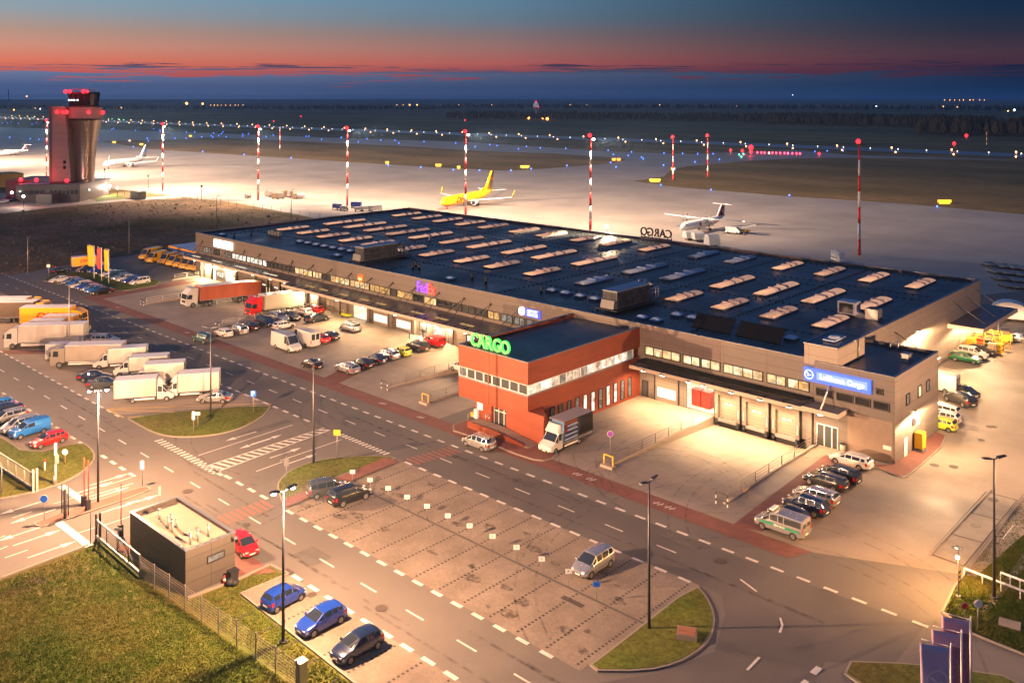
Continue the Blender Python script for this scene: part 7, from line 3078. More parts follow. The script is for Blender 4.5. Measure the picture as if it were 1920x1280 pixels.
def big_cab(t, xf, color, W=2.45, H=3.5, L=2.2, wr=.5, low=False):
	"""cab-over truck cab, front at xf"""
	st = [(0, .42, 1.5, 1.56, W / 2 * .88, W / 2 * .8), (.06, .36, 1.55, 1.62, W / 2 * .97, 1), (.10, .35, 1.62, 1.68, W / 2, 1)]
	P_ = PAINT[color]
	m = MB()
	pf = [(xf - .02, .40), (xf, .9), (xf - .02, 1.62), (xf - .16, 2.72), (xf - .34, 3.0 if not low else 2.8), (xf - 1.15, H), (xf - L, H), (xf - L, .9), (xf - L + .25, .9), (xf - L + .35, .62), (xf - .32, .40)]
	if low:
		pf[5], pf[6] = (xf - 1.1, H), (xf - L, H)
	n = len(pf)
	ws = [W / 2 * (.90 if i in (0, 1, 2, 3, 4) else .98) for i in range(n)]
	vs = [(p[0], -w, p[1]) for p, w in zip(pf, ws)] + [(p[0], w, p[1]) for p, w in zip(pf, ws)]
	m.add(vs, [(i, (i + 1) % n, n + (i + 1) % n, n + i) for i in range(n)])
	m.add(vs[:n], [tuple(range(n))])
	m.add(vs[n:], [tuple(range(n))[::-1]])
	cb = m.build('cab', P_, t, world=False)
	bv = cb.modifiers.new('bevel', 'BEVEL')
	bv.width = .07
	bv.segments = 2
	m = MB()
	m.add([(xf + .005, -W * .41, 1.70), (xf + .005, W * .41, 1.70), (xf - .135, W * .40, 2.62), (xf - .135, -W * .40, 2.62)], [(0, 1, 2, 3)])
	m.build('windshield', M_carglass, t, world=False)
	for sg in (-1, 1):
		m = MB()
		yy = sg * W / 2 * .955
		m.add([(xf - .32, yy * .965, 1.72), (xf - 1.15, yy * 1.03, 1.72), (xf - 1.15, yy * 1.03, 2.55), (xf - .42, yy * .975, 2.55)], [(0, 1, 2, 3), (3, 2, 1, 0)])
		m.build('side_window', M_carglass, t, world=False)
		small_box('mirror', M_trim, t, xf - .12, xf + .05, min(sg * (W / 2 + .1), sg * (W / 2 + .32)), max(sg * (W / 2 + .1), sg * (W / 2 + .32)), 1.85, 2.5)
		small_box('headlight', M_head, t, xf - .1, xf + .02, min(sg * W * .27, sg * W * .43), max(sg * W * .27, sg * W * .43), .62, .84)
	small_box('grille', M_trim, t, xf - .03, xf + .022, -W * .30, W * .30, .95, 1.45)
	small_box('bumper', M_trim, t, xf - .1, xf + .03, -W * .44, W * .44, .42, .58)
	return cb


def rigid(x, y, deg, label, color='white', L=10.5, side=M_boxw, roof=M_boxroof, bh=2.6, H=2.9, text=None, tm=None, z=0, name='rigid_truck', group='rigid trucks'):
	t = thing(name, label, 'truck', (x, y, z), R(deg), group)
	xf = L / 2
	big_cab(t, xf, color, H=H + .35, L=2.0, low=True)
	m = MB()
	m.box(-xf + .3, xf - 1.2, -.45, .45, .6, .95)
	m.box(xf - 4.5, xf - 3.2, -1.1, 1.1, .5, .95)
	m.build('chassis', M_chassis, t, world=False)
	m = MB()
	for sg in (-1, 1):
		m.box(-xf + 3.9, xf - 2.6, min(sg * 1.18, sg * 1.22), max(sg * 1.18, sg * 1.22), .5, .68)
		m.box(-xf + 3.9, xf - 2.6, min(sg * 1.18, sg * 1.22), max(sg * 1.18, sg * 1.22), .8, .9)
	m.build('side_guard', M_white_m, t, world=False)
	cargo_box(t, -xf, xf - 2.15, 2.5, 1.05, 1.05 + bh, side, roof, text, tm, 1.3)
	add_wheels(t, (xf - 1.3, -xf + 2.6), 1.22, .48, .3)
	return t


def semi(x, y, deg, label, color, side, roof, z=0, pitch=0.0, text=None, tm=None, tl=13.6, tsides=(-1, 1)):
	t = thing('semi_truck', label, 'truck', (x, y, z), R(deg), 'articulated lorries')
	t.rotation_euler = (0, R(pitch), R(deg))
	L = tl + 2.8
	xf = L / 2
	big_cab(t, xf, color, H=3.75, L=2.25)
	m = MB()
	m.box(xf - 6, xf - 1.2, -.45, .45, .65, 1.0)
	m.box(-xf, xf - 3, -.5, .5, 1.0, 1.2)
	m.box(xf - 4.2, xf - 3.0, -1.15, 1.15, .45, .95)
	m.build('chassis', M_chassis, t, world=False)
	cargo_box(t, -xf, -xf + tl, 2.5, 1.22, 3.95, side, roof, text, tm, 1.9, tsides)
	m = MB()
	for sg in (-1, 1):
		m.box(-xf + 5.2, -xf + 9.5, min(sg * 1.2, sg * 1.24), max(sg * 1.2, sg * 1.24), .5, .62)
		m.box(-xf + 5.2, -xf + 9.5, min(sg * 1.2, sg * 1.24), max(sg * 1.2, sg * 1.24), .85, .95)
	for k in range(2):
		m.box(-xf + 9.9, -xf + 10.05, -.9 + k * 1.7, -.8 + k * 1.7, .1, 1.0)
	m.build('side_guard', M_steel, t, world=False)
	add_wheels(t, (xf - 1.4, xf - 5.0, -xf + 2.2, -xf + 3.5, -xf + 4.8), 1.25, .5, .32)
	return t


pp = math.degrees(math.atan(1.15 / 19.6))
# two lorries at the left docks stand on the slope
def at_dock(xc, front_y, L):
	yc = front_y + L / 2
	return yc, pit_z(-160, max(84.01, yc))


semi(-168.7, 94.2, -90, 'white-cabbed lorry with a rust-orange curtain trailer backed to the dock', 'white', M_tarp, M_boxroof, pit_z(-160, 94.2), -pp)
semi(-153.6, 97.0, -90, 'red-cabbed lorry with a cream trailer backed to the dock', 'red', pbr('box_cream', (.40, .36, .29), rough=.5), M_boxroof, pit_z(-160, 97.0), -pp, tl=8.9)
M_dhl = pbr('lettering_red', (.62, .012, .015), rough=.5)


def front_at(px, py, L, deg=-90):
	x, y = S(px, py)
	return x, y


semi(-184.6, 58.0, 45, 'yellow lorry with red lettering at the left edge, farthest of the yellow trucks', 'yellow', M_boxy, M_boxroof, text='DHL', tm=M_dhl, tl=13.6)
semi(-180.6, 58.0, 45, 'lorry with dark grey tarpaulin trailer at the left edge', 'yellow', M_darkbox, M_boxroof, tl=13.6)
rigid(-170.6, 62.6, 45, 'tall orange-yellow swap body truck with red lettering', 'yellow', 11.0, M_boxy, M_boxroof, 2.75, 2.9, 'DHL', M_dhl)
box_truck(-165.4, 62.9, 45, 'yellow box truck squeezed between two other yellow trucks', side=M_boxy, color='yellow', bh=2.1, text='DHL', tm=M_dhl, defl=False)
box_truck(-163.2, 60.0, 45, 'yellow box truck with white frame, nearest of the yellow trucks', side=M_boxy, color='yellow', bh=2.2, text='DHL', tm=M_dhl, edge=M_white_m, defl=False)
box_truck(-224.0, 90.2, 75, 'small yellow box truck behind the flag poles', side=M_boxy, color='yellow', text='DHL', tm=M_dhl, defl=False, bh=2.1)
# white trucks stand slanted in the truck park
rigid(-158.4, 57.0, -130, 'long white rigid truck with white cab left, reddish lit tail', 'white', 12.4, M_boxw, M_boxroof, 2.7, 3.0)
rigid(-142.6, 57.4, -131, 'grey-beige rigid truck with closed box body in the truck park', 'beige', 10.4, M_boxg, M_boxroof, 2.3, 2.6)
x, y = S(102, 678)
vehicle('longvan', 'white', x + .3, y + 2.0, 50, 'delivery_van', 'white high-roof van, its tail left of the grey-beige truck', 'van', 'vans')
box_truck(-138.3, 60.4, -124, 'white box truck half hidden behind the grey-beige truck', defl=False, bh=2.1)
box_truck(-132.3, 60.9, -124, 'white box truck with low cab behind the two bigger white boxes', bh=1.8, defl=False)
box_truck(-125.9, 60.2, -124, 'white box truck with sloping cab, second from the truck park island', bh=2.25, defl=False)
box_truck(-117.8, 61.2, -124, 'white box truck at the right end of the row, cab hidden', bh=2.35)
box_truck(-120.3, 55.9, 57, 'white box truck nearest the camera with its cab pointing right', bh=2.3)
# curtain van at the red block
x, y = S(1044, 852)
t = box_truck(x - 1.1, y + 2.8, -90, 'white flatbed van with open curtain side beside the red block', open_side=True, defl=True, name='curtain_truck')
xf = TYPES['cabtruck']['L'] / 2
m = MB()
m.box(-xf, xf - 2.3, -1.15, 1.15, .85, .98)
m.build('load_bed', M_steel, t, world=False)
m = MB()
for xx in (-xf + .05, -xf + 2.7, xf - 2.4):
	for sg in (-1, 1):
		m.box(xx - .04, xx + .04, sg * 1.1 - .04, sg * 1.1 + .04, .98, 3.3)
m.box(-xf, xf - 2.3, -1.15, 1.15, 3.3, 3.38)
m.build('canopy_frame', M_chassis, t, world=False)
m = MB()
m.box(-xf, xf - 2.3, -1.16, 1.16, 3.381, 3.42)
m.build('box_roof', pbr('tarp_roof_grey', (.22, .20, .22), rough=.4), t, world=False)
m = MB()
for k in range(4):
	for sg in (-1, 1):
		m.box(-xf + 2.8, xf - 2.5, min(sg * 1.08, sg * 1.12), max(sg * 1.08, sg * 1.12), 1.2 + k * .5, 1.28 + k * .5)
m.box(-xf + 2.8, xf - 2.5, -.9, -.86, 1.0, 3.2)
m.build('side_board', glow('inner_tarp_glow', (.75, .9, 1), .42), t, world=False)  # pale glow put into the boards, which are no lamp
m = MB()
for k in range(11):
	xx = -xf + .1 + k * .25
	m.tube((xx, 1.16, 1.2), (xx, 1.16, 3.3), .10, seg=6)
m.build('gathered_curtain', M_black, t, world=False)
for k in range(2):
	m = MB()
	m.box(xf - 2.9, xf - 2.4, 1.0, 1.14, 2.2 + k * .5, 2.35 + k * .5)
	m.build('marker_lamp', M_tail, t, world=False)
# ================================================================ AIRCRAFT
def fuselage(m, prof, n=20, mi=0):
	"""prof: list of (x, z centre, half height, half width)"""
	vs = []
	for x, zc, a, b in prof:
		for j in range(n):
			t = 2 * math.pi * j / n
			vs.append((x, b * math.cos(t), zc + a * math.sin(t)))
	fs = [(i * n + j, (i + 1) * n + j, (i + 1) * n + (j + 1) % n, i * n + (j + 1) % n) for i in range(len(prof) - 1) for j in range(n)]
	m.add(vs, fs, mi, True)
	m.add(vs[:n], [tuple(range(n))])
	m.add(vs[-n:], [tuple(range(n))[::-1]])
	return m


def slab(m, pts_a, pts_b, th_a, th_b, axis='z'):
	"""wing-like slab between a root line and a tip line: (front, back) points"""
	(a0, a1), (b0, b1) = pts_a, pts_b
	vs = []
	for (p, q), th in (((a0, a1), th_a), ((b0, b1), th_b)):
		d = (Vector(q) - Vector(p))
		for f, s_ in ((0, 0), (.3, 1), (1, 0), (.3, -1)):
			v = Vector(p) + d * f
			if axis == 'z':
				v.z += s_ * th / 2
			else:
				v.y += s_ * th / 2
			vs.append(v)
	m.add(vs, [(0, 1, 5, 4), (1, 2, 6, 5), (2, 3, 7, 6), (3, 0, 4, 7), (0, 3, 2, 1), (4, 5, 6, 7)], 0, True)


def jet(x, y, deg, label, body, tail, wing, L=39.5, sc=1.0, belly=None, text=None, stripe=None):
	t = thing('jet_airliner', label, 'airplane', (x, y, 0), R(deg), None)
	t.scale = (sc, sc, sc)
	h = L / 2
	zc = 3.1
	m = MB()
	fuselage(m, [(h, zc - .45, .05, .05), (h - .35, zc - .4, .55, .5), (h - 1.2, zc - .25, 1.1, 1.05), (h - 2.6, zc - .05, 1.65, 1.6), (h - 4.6, zc, 1.95, 1.88), (-h + 13, zc, 1.95, 1.88), (-h + 8, zc + .35, 1.65, 1.5),
				 (-h + 4, zc + .85, 1.05, .9), (-h + 1.2, zc + 1.25, .5, .4), (-h, zc + 1.4, .18, .15)])
	m.build('fuselage', body, t, world=False)
	m = MB()
	slab(m, ((-h + 7.5, 0, zc + 1.9), (-h + 1.0, 0, zc + 1.6)), ((-h + 2.0, 0, 12.4), (-h - 1.0 + .3, 0, 12.4)), .4, .2, 'y')
	slab(m, ((-h + 11.5, 0, zc + 1.85), (-h + 6.5, 0, zc + 1.7)), ((-h + 6.6, 0, zc + 3.1), (-h + 5.5, 0, zc + 3.1)), .2, .1, 'y')
	m.build('tail_fin', tail, t, world=False)
	for sg in (-1, 1):
		m = MB()
		slab(m, ((3.5, sg * 1.2, zc - 1.0), (-4.2, sg * 1.2, zc - 1.0)), ((-.8, sg * 6.5, zc - .6), (-4.6, sg * 6.5, zc - .6)), 1.0, .55)
		slab(m, ((-.8, sg * 6.5, zc - .6), (-4.6, sg * 6.5, zc - .6)), ((-5.6, sg * 16.6, zc + .35), (-7.2, sg * 16.6, zc + .35)), .55, .2)
		w = m.build('wing', wing, t, world=False)
		m = MB()
		slab(m, ((-5.6, sg * 16.6, zc + .35), (-7.2, sg * 16.6, zc + .35)), ((-7.2, sg * 17.1, zc + 2.9), (-8.0, sg * 17.1, zc + 2.9)), .2, .1, 'y')
		m.build('winglet', tail if text else body, w, world=False)
		m = MB()
		slab(m, ((-h + 4.4, sg * .4, zc + 1.4), (-h + 1.0, sg * .4, zc + 1.4)), ((-h + 1.2, sg * 6.8, zc + 1.9), (-h - .2, sg * 6.8, zc + 1.9)), .35, .15)
		m.build('tailplane', wing, t, world=False)
		m = MB()
		ex = 2.6
		m.tube((ex + 1.6, sg * 5.0, 1.75), (ex - 2.0, sg * 5.0, 1.85), 1.05, .72, seg=16)
		e_ = m.build('engine', wing, t, world=False)
		m = MB()
		m.tube((ex + 1.61, sg * 5.0, 1.75), (ex + 1.64, sg * 5.0, 1.75), .85, seg=16)
		m.build('fan_face', M_black, e_, world=False)
		m = MB()
		m.tube((-2.2, sg * 2.9, zc - 1.2), (-2.2, sg * 2.9, .5), .16, seg=6)
		for k in (-.35, .35):
			m.tube((-2.2, sg * 2.9 + k - .15, .55), (-2.2, sg * 2.9 + k + .15, .55), .55, seg=12)
		m.build('main_gear', M_black, t, world=False)
	m = MB()
	m.tube((h - 4.3, 0, zc - 1.5), (h - 4.3, 0, .35), .12, seg=6)
	m.tube((h - 4.3, -.3, .35), (h - 4.3, .3, .35), .35, seg=10)
	m.build('nose_gear', M_redm if text else M_black, t, world=False)
	m = MB()
	for sg in (-1, 1):
		m.add([(h - 1.72, sg * .25, zc + 1.02), (h - 2.1, sg * .95, zc + .86), (h - 2.6, sg * 1.1, zc + 1.2), (h - 2.3, sg * .28, zc + 1.42)], [(0, 1, 2, 3), (3, 2, 1, 0)])
		m.add([(h - 2.15, sg * 1.22, zc + .70), (h - 2.9, sg * 1.56, zc + .72), (h - 2.95, sg * 1.36, zc + 1.16), (h - 2.5, sg * 1.18, zc + 1.1)], [(0, 1, 2, 3), (3, 2, 1, 0)])
	m.build('cockpit_window', M_carglass, t, world=False)
	if belly:
		m = MB()
		fuselage(m, [(h - 2.2, zc - .12, 1.60, 1.55), (h - 4.6, zc - .03, 1.955, 1.86), (-h + 13, zc - .03, 1.955, 1.86), (-h + 9, zc + .15, 1.75, 1.6)])
		# keep the lower third only
		m2 = MB()
		keep = [f for f in m.f if len(f) == 4 and max(m.v[i][2] for i in f) < zc - 1.25]
		m2.add([(v[0], v[1] * 1.012, v[2] - .02) for v in m.v], keep, 0, True)
		m2.build('belly_stripe', belly, t, world=False)
	if text:
		for sg in (-1, 1):
			text_mesh(text, 2.7, M_dhl, 'lettering', t, (h - 12.0, sg * 1.92, zc + .1), (R(90), 0, 0 if sg < 0 else R(180)), .012, .09, shear=.35, sx=1.55)
			text_mesh(text, .75, M_dhl, 'lettering', t, (-h + 1.7, sg * .26, 9.3), (R(90), 0, 0 if sg < 0 else R(180)), .01, .03, shear=.35, sx=1.5)
	if stripe:
		for sg in (-1, 1):
			m = MB()
			m.add([(-h + 3.9, sg * .24, 7.2), (-h + .3, sg * .2, 8.6), (-h + .2, sg * .2, 9.7), (-h + 3.2, sg * .22, 8.2)], [(0, 1, 2, 3), (3, 2, 1, 0)])
			m.add([(h - 3.2, sg * 1.76, zc - .9), (h - 9, sg * 1.93, zc - .5), (h - 10, sg * 1.93, zc - .1), (h - 3.0, sg * 1.72, zc - .5)], [(0, 1, 2, 3), (3, 2, 1, 0)])
			m.build('livery_stripe', stripe, t, world=False)
	return t


M_py = pbr('plane_yellow', (.88, .52, .005), rough=.3, coat=.4)
M_pw = pbr('plane_white', (.72, .70, .68), rough=.3, coat=.4)
M_pg = pbr('plane_grey', (.45, .44, .43), rough=.35)
# nose and tail pixels fix place and heading
n_, f_ = Vector(S(836, 393)), Vector(S(948, 371))
d = (n_ - f_).normalized()
c = n_ - d * 15.6
jet(c.x, c.y, math.degrees(math.atan2(d.y, d.x)), 'yellow cargo jet with red lettering parked on the lit apron', M_py, M_py, M_pw, belly=M_redm, text='DHL', sc=.96)
n_, f_ = Vector(S(202, 317)), Vector(S(300, 306))
d = (n_ - f_).normalized()
c = n_ - d * 16
jet(c.x, c.y, math.degrees(math.atan2(d.y, d.x)), 'white jet airliner with a blue stripe on its tail right of the control tower', M_pw, M_pw, M_pw, stripe=pbr('livery_blue', (.08, .25, .7), rough=.4), sc=1.0)


def turboprop(x, y, deg, label, sc=1.0, full=True):
	t = thing('propeller_plane', label, 'airplane', (x, y, 0), R(deg))
	t.scale = (sc, sc, sc)
	h = 13.6
	zc = 2.35
	body = M_pw
	wine = pbr('livery_wine', (.30, .012, .05), rough=.4)
	m = MB()
	fuselage(m, [(h, zc - .4, .06, .06), (h - .5, zc - .32, .55, .5), (h - 1.6, zc - .1, 1.1, 1.05), (h - 3, zc, 1.38, 1.38), (-h + 10, zc, 1.38, 1.38), (-h + 6, zc + .25, 1.15, 1.05), (-h + 2, zc + .8, .55, .45), (-h, zc + 1.1, .15, .12)])
	m.build('fuselage', body, t, world=False)
	m = MB()
	slab(m, ((-h + 5.8, 0, zc + 1.2), (-h + .6, 0, zc + 1.2)), ((-h + 2.4, 0, 7.2), (-h - .2, 0, 7.2)), .35, .2, 'y')
	f = m.build('tail_fin', body, t, world=False)
	for sg in (-1, 1):
		m = MB()
		q = [(-h + 1.85 + 1.15 * math.cos(a), sg * .24, 5.0 + 1.8 * math.sin(a)) for a in [2 * math.pi * i / 18 for i in range(18)]]
		m.add(q, [tuple(range(18)), tuple(range(18))[::-1]])
		m.build('fin_emblem', wine, f, world=False)
		m = MB()
		q = [(-h + 1.75 + .42 * math.cos(a), sg * .26, 5.0 + .75 * math.sin(a)) for a in [2 * math.pi * i / 18 for i in range(18)]]
		m.add(q, [tuple(range(18)), tuple(range(18))[::-1]])
		m.build('fin_emblem', body, f, world=False)
		m = MB()
		q = [(4.2 + .6 * math.cos(a), sg * 1.40, zc + .2 + .6 * math.sin(a)) for a in [2 * math.pi * i / 16 for i in range(16)]]
		m.add(q, [tuple(range(16)), tuple(range(16))[::-1]])
		m.build('side_emblem', wine, t, world=False)
	m = MB()
	slab(m, ((-h + 5.0, .22, zc + 1.3), (-h + 3.0, .22, zc + 1.2)), ((-h + 4.0, .22, zc + 2.6), (-h + 3.0, .22, zc + 2.6)), .02, .02, 'y')
	m.build('fin_root', wine, f, world=False)
	for sg in (-1, 1):
		m = MB()
		slab(m, ((1.6, 0, zc + 1.5), (-1.0, 0, zc + 1.5)), ((1.5, sg * 5, zc + 1.52), (-1.0, sg * 5, zc + 1.52)), .4, .36)
		slab(m, ((1.5, sg * 5, zc + 1.52), (-1.0, sg * 5, zc + 1.52)), ((.9, sg * 13.5, zc + 1.7), (-.6, sg * 13.5, zc + 1.7)), .36, .15)
		w = m.build('wing', body, t, world=False)
		m = MB()
		m.tube((3.2, sg * 4.05, zc + 1.15), (-2.2, sg * 4.05, zc + 1.35), .48, .22, seg=12)
		e_ = m.build('engine', body, t, world=False)
		m = MB()
		for k in range(6):
			a = 2 * math.pi * k / 6 + .3
			ca, sa = math.cos(a), math.sin(a)
			m.add([(3.3, sg * 4.05 + .1 * ca - .08 * sa, zc + 1.15 + .1 * sa + .08 * ca), (3.3, sg * 4.05 + 1.9 * ca - .14 * sa, zc + 1.15 + 1.9 * sa + .14 * ca), (3.36, sg * 4.05 + 1.9 * ca + .14 * sa, zc + 1.15 + 1.9 * sa - .14 * ca),
				   (3.36, sg * 4.05 + .1 * ca + .08 * sa, zc + 1.15 + .1 * sa - .08 * ca)], [(0, 1, 2, 3), (3, 2, 1, 0)])
		m.tube((3.2, sg * 4.05, zc + 1.15), (3.7, sg * 4.05, zc + 1.15), .28, .06, seg=10)
		m.build('propeller', M_dark, e_, world=False)
		m = MB()
		slab(m, ((-h + 1.9, 0, 7.1), (-h + .1, 0, 7.1)), ((-h + 1.4, sg * 3.7, 7.15), (-h + .1, sg * 3.7, 7.15)), .2, .12)
		m.build('tailplane', body, t, world=False)
		m = MB()
		m.tube((-.6, sg * 1.6, zc - .9), (-.6, sg * 2.0, .45), .12, seg=6)
		m.tube((-.6, sg * 2.0 - .25, .42), (-.6, sg * 2.0 + .25, .42), .42, seg=12)
		m.build('main_gear', M_black, t, world=False)
		m = MB()
		m.ball((.2, sg * 13.6, zc + 1.7), .16, 6, 4)
		m.build('navigation_light', glow('nav_white', (1, .9, .8), 14) if sg > 0 else glow('nav_red', (1, .05, .03), 30), w, world=False)
	m = MB()
	m.tube((h - 3, 0, zc - 1), (h - 3, 0, .3), .1, seg=6)
	m.tube((h - 3, -.2, .3), (h - 3, .2, .3), .3, seg=10)
	m.build('nose_gear', M_black, t, world=False)
	m = MB()
	for sg in (-1, 1):
		m.add([(h - 1.15, sg * .1, zc + .60), (h - 1.4, sg * .55, zc + .55), (h - 1.95, sg * .6, zc + 1.0), (h - 1.8, sg * .1, zc + 1.06)], [(0, 1, 2, 3), (3, 2, 1, 0)])
		m.add([(h - 1.5, sg * .72, zc + .5), (h - 2.1, sg * 1.08, zc + .5), (h - 2.3, sg * .98, zc + .88), (h - 1.95, sg * .78, zc + .92)], [(0, 1, 2, 3), (3, 2, 1, 0)])
	m.build('cockpit_window', M_carglass, t, world=False)
	return t


n_, f_ = Vector(S(1283, 440)), Vector(S(1352, 425))
d = (n_ - f_).normalized()
c = n_ - d * 11.5
turboprop(c.x, c.y, math.degrees(math.atan2(d.y, d.x)) , 'white propeller plane with wine-red tail emblem at the right of the apron')
n_, f_ = Vector(S(-6, 293)), Vector(S(62, 288))
d = (n_ - f_).normalized()
c = n_ - d * 12
turboprop(c.x + 4, c.y, math.degrees(math.atan2(d.y, d.x)), 'white propeller plane at the left edge beyond the control tower')


# ---------------------------------------------------------------- ground equipment
def crate(px, py, label, w=3.0, h=2.3, mat=None, grp='containers by the apron mast', kind=0, rz=0.0):
	x, y = S(px, py)
	t = thing('air_cargo_container', label, 'container', (x, y, 0), rz, grp)
	m = MB()
	if kind == 0:
		q = [(-w / 2, .5), (w / 2 - .5, .5), (w / 2, 1.0), (w / 2, h), (-w / 2, h)]
		m.add([(a, -.8, b) for a, b in q] + [(a, .8, b) for a, b in q], [(0, 1, 2, 3, 4), (9, 8, 7, 6, 5)] + [(i, 5 + i, 5 + (i + 1) % 5, (i + 1) % 5) for i in range(5)])
	else:
		n = 10
		q = [(w / 2 * math.cos(math.pi * i / n), .6 + (h - .6) * math.sin(math.pi * i / n) ** .7) for i in range(n + 1)]
		m.add([(a, -1.6, b) for a, b in q] + [(a, 1.6, b) for a, b in q], [tuple(range(n + 1)), tuple(range(n + 1, 2 * n + 2))[::-1]] + [(i, n + 1 + i, n + 1 + (i + 1) % (n + 1), (i + 1) % (n + 1)) for i in range(n + 1)])
	m.build('container_shell', mat or M_steel, t, world=False)
	m = MB()
	m.box(-w / 2, w / 2, -.85, .85, .35, .5)
	m.build('dolly_deck', M_dark, t, world=False)
	m = MB()
	for a in (-w / 2 + .4, w / 2 - .4):
		for b in (-.75, .75):
			m.tube((a, b - .06, .2), (a, b + .06, .2), .2, seg=8)
	m.build('wheel', M_black, t, world=False)
	return t


alu = pbr('container_alu', (.34, .30, .27), rough=.4, metal=.4)
alu2 = pbr('container_brown', (.26, .18, .12), rough=.5)
for i, (px, py, h, k, mt) in enumerate(((465, 372, 1.6, 0, alu), (505, 369, 2.9, 1, alu), (516, 373, 2.4, 0, alu2), (526, 373, 2.4, 0, alu), (534, 370, 2.8, 0, alu2), (544, 370, 2.6, 0, alu), (553, 373, 2.3, 0, alu2), (563, 372, 2.6, 1, alu))):
	crate(px, py, 'air cargo container by the mast, ' + ('standing alone on its left', 'first and tallest on its right', 'brown, second right of the mast', 'grey, third right of the mast', 'brown and tall in the middle of the row',
																  'grey, third from the right', 'brown, second from the right', 'rounded, rightmost')[i], 2.6, h, mt, kind=k, rz=.4 * i)
for i, (px, py) in enumerate(((1293, 449), (1309, 452), (1335, 462))):
	crate(px, py, 'pale rounded container below the propeller plane nose, ' + ('left of three', 'middle of three', 'right and biggest of three')[i], 3.2 + .6 * (i == 2), 2.6 + .9 * (i == 2), M_pg, 'three rounded containers behind the roof edge', 1, -.6)
crate(1893, 600, 'big white domed container at the right edge beside the cage', 6.5, 3.6, M_pw, 'x', 1, .3)
# blue and white carts
M_cb = pbr('cart_blue', (.02, .06, .35), rough=.5)
for i, (px, py, mt, w, h) in enumerate(((632, 393, M_cb, 4, 2.2), (645, 395, M_pg, 3, 1.6), (668, 390, M_cb, 4, 2.4), (672, 396, M_pg, 3, 1.4), (686, 395, M_pg, 4, 1.6), (704, 396, M_pg, 5, 2.0))):
	x, y = S(px, py)
	t = thing('baggage_cart', ('blue baggage cart, leftmost by the mast foot', 'grey low cart beside the blue one', 'blue baggage cart right of the mast foot', 'grey low cart in front of the blue one', 'grey tug cart', 'pale cart with raised belt')[i] + ' behind the left roof edge',
			  'baggage cart', (x, y, 0), .3 * i)
	m = MB()
	m.box(-w / 2, w / 2, -.8, .8, .5, .65)
	for a in (-w / 2 + .1, w / 2 - .1):
		for b in (-.75, .75):
			m.tube((a, b, .65), (a, b, h), .05, seg=5)
	m.box(-w / 2, w / 2, -.85, .85, h, h + .1)
	m.build('cart_frame', M_pg, t, world=False)
	m = MB()
	m.box(-w / 2 + .1, w / 2 - .1, -.75, .75, .66, h - .2)
	m.build('cart_curtain', mt, t, world=False)
	m = MB()
	for a in (-w / 2 + .5, w / 2 - .5):
		for b in (-.8, .8):
			m.tube((a, b - .06, .25), (a, b + .06, .25), .25, seg=8)
	m.build('wheel', M_black, t, world=False)
# belt loader at the tail of the propeller plane
x, y = S(1392, 436)
t = thing('belt_loader', 'yellow-lit belt loader at the right flank of the propeller plane', 'loader', (x, y, 0), R(20))
m = MB()
m.add([(-4, -.5, .8), (4, -.5, 2.6), (4, .5, 2.6), (-4, .5, .8), (-4, -.5, .6), (4, -.5, 2.4), (4, .5, 2.4), (-4, .5, .6)], [(0, 1, 2, 3), (7, 6, 5, 4), (0, 4, 5, 1), (1, 5, 6, 2), (2, 6, 7, 3), (3, 7, 4, 0)])
m.build('belt_arm', M_pg, t, world=False)
m = MB()
m.box(-3, 2.2, -.9, .9, .4, .9)
m.box(-3, -1.8, -.9, -.1, .9, 1.5)
m.build('loader_chassis', M_yellow, t, world=False)
m = MB()
for a in (-2.2, 1.5):
	for b in (-.9, .9):
		m.tube((a, b - .1, .35), (a, b + .1, .35), .35, seg=10)
m.build('wheel', M_black, t, world=False)
x, y = S(1375, 438)
t = thing('service_van', 'small bright service van under the wing of the propeller plane', 'van', (x, y, 0), R(10))
m = MB()
m.add([(-2.2, -.9, .4), (2.2, -.9, .4), (2.2, .9, .4), (-2.2, .9, .4), (-2.2, -.8, 2.0), (1.1, -.8, 2.0), (1.1, .8, 2.0), (-2.2, .8, 2.0), (2.2, -.85, 1.1), (2.2, .85, 1.1)],
	  [(0, 3, 2, 1), (4, 5, 6, 7), (0, 1, 8, 5, 4), (3, 7, 6, 9, 2), (1, 2, 9, 8), (8, 9, 6, 5), (0, 4, 7, 3)])
m.build('van_body', M_pw, t, world=False)
m = MB()
for a in (-1.4, 1.4):
	for b in (-.85, .85):
		m.tube((a, b - .1, .32), (a, b + .1, .32), .32, seg=10)
m.build('wheel', M_black, t, world=False)
m = MB()
m.add([(2.17, -.7, 1.18), (2.17, .7, 1.18), (1.2, .68, 1.95), (1.2, -.68, 1.95)], [(0, 1, 2, 3), (3, 2, 1, 0)])
m.build('windshield', M_carglass, t, world=False)
# white stair unit behind the roof at the tall mast
x, y = S(1600, 494)
t = thing('platform_lift', 'white folded service platform at the foot of the tallest right mast', 'lift', (x - 4, y, 0), R(-40))
m = MB()
for k in range(6):
	m.box(-2 + k * .8, -1.85 + k * .8, -.7, .7, .5, 2.6)
m.box(-2.2, 2.4, -.8, .8, .4, .6)
m.box(-2.2, 2.4, -.8, .8, 1.5, 1.62)
m.build('lift_frame', M_pw, t, world=False)
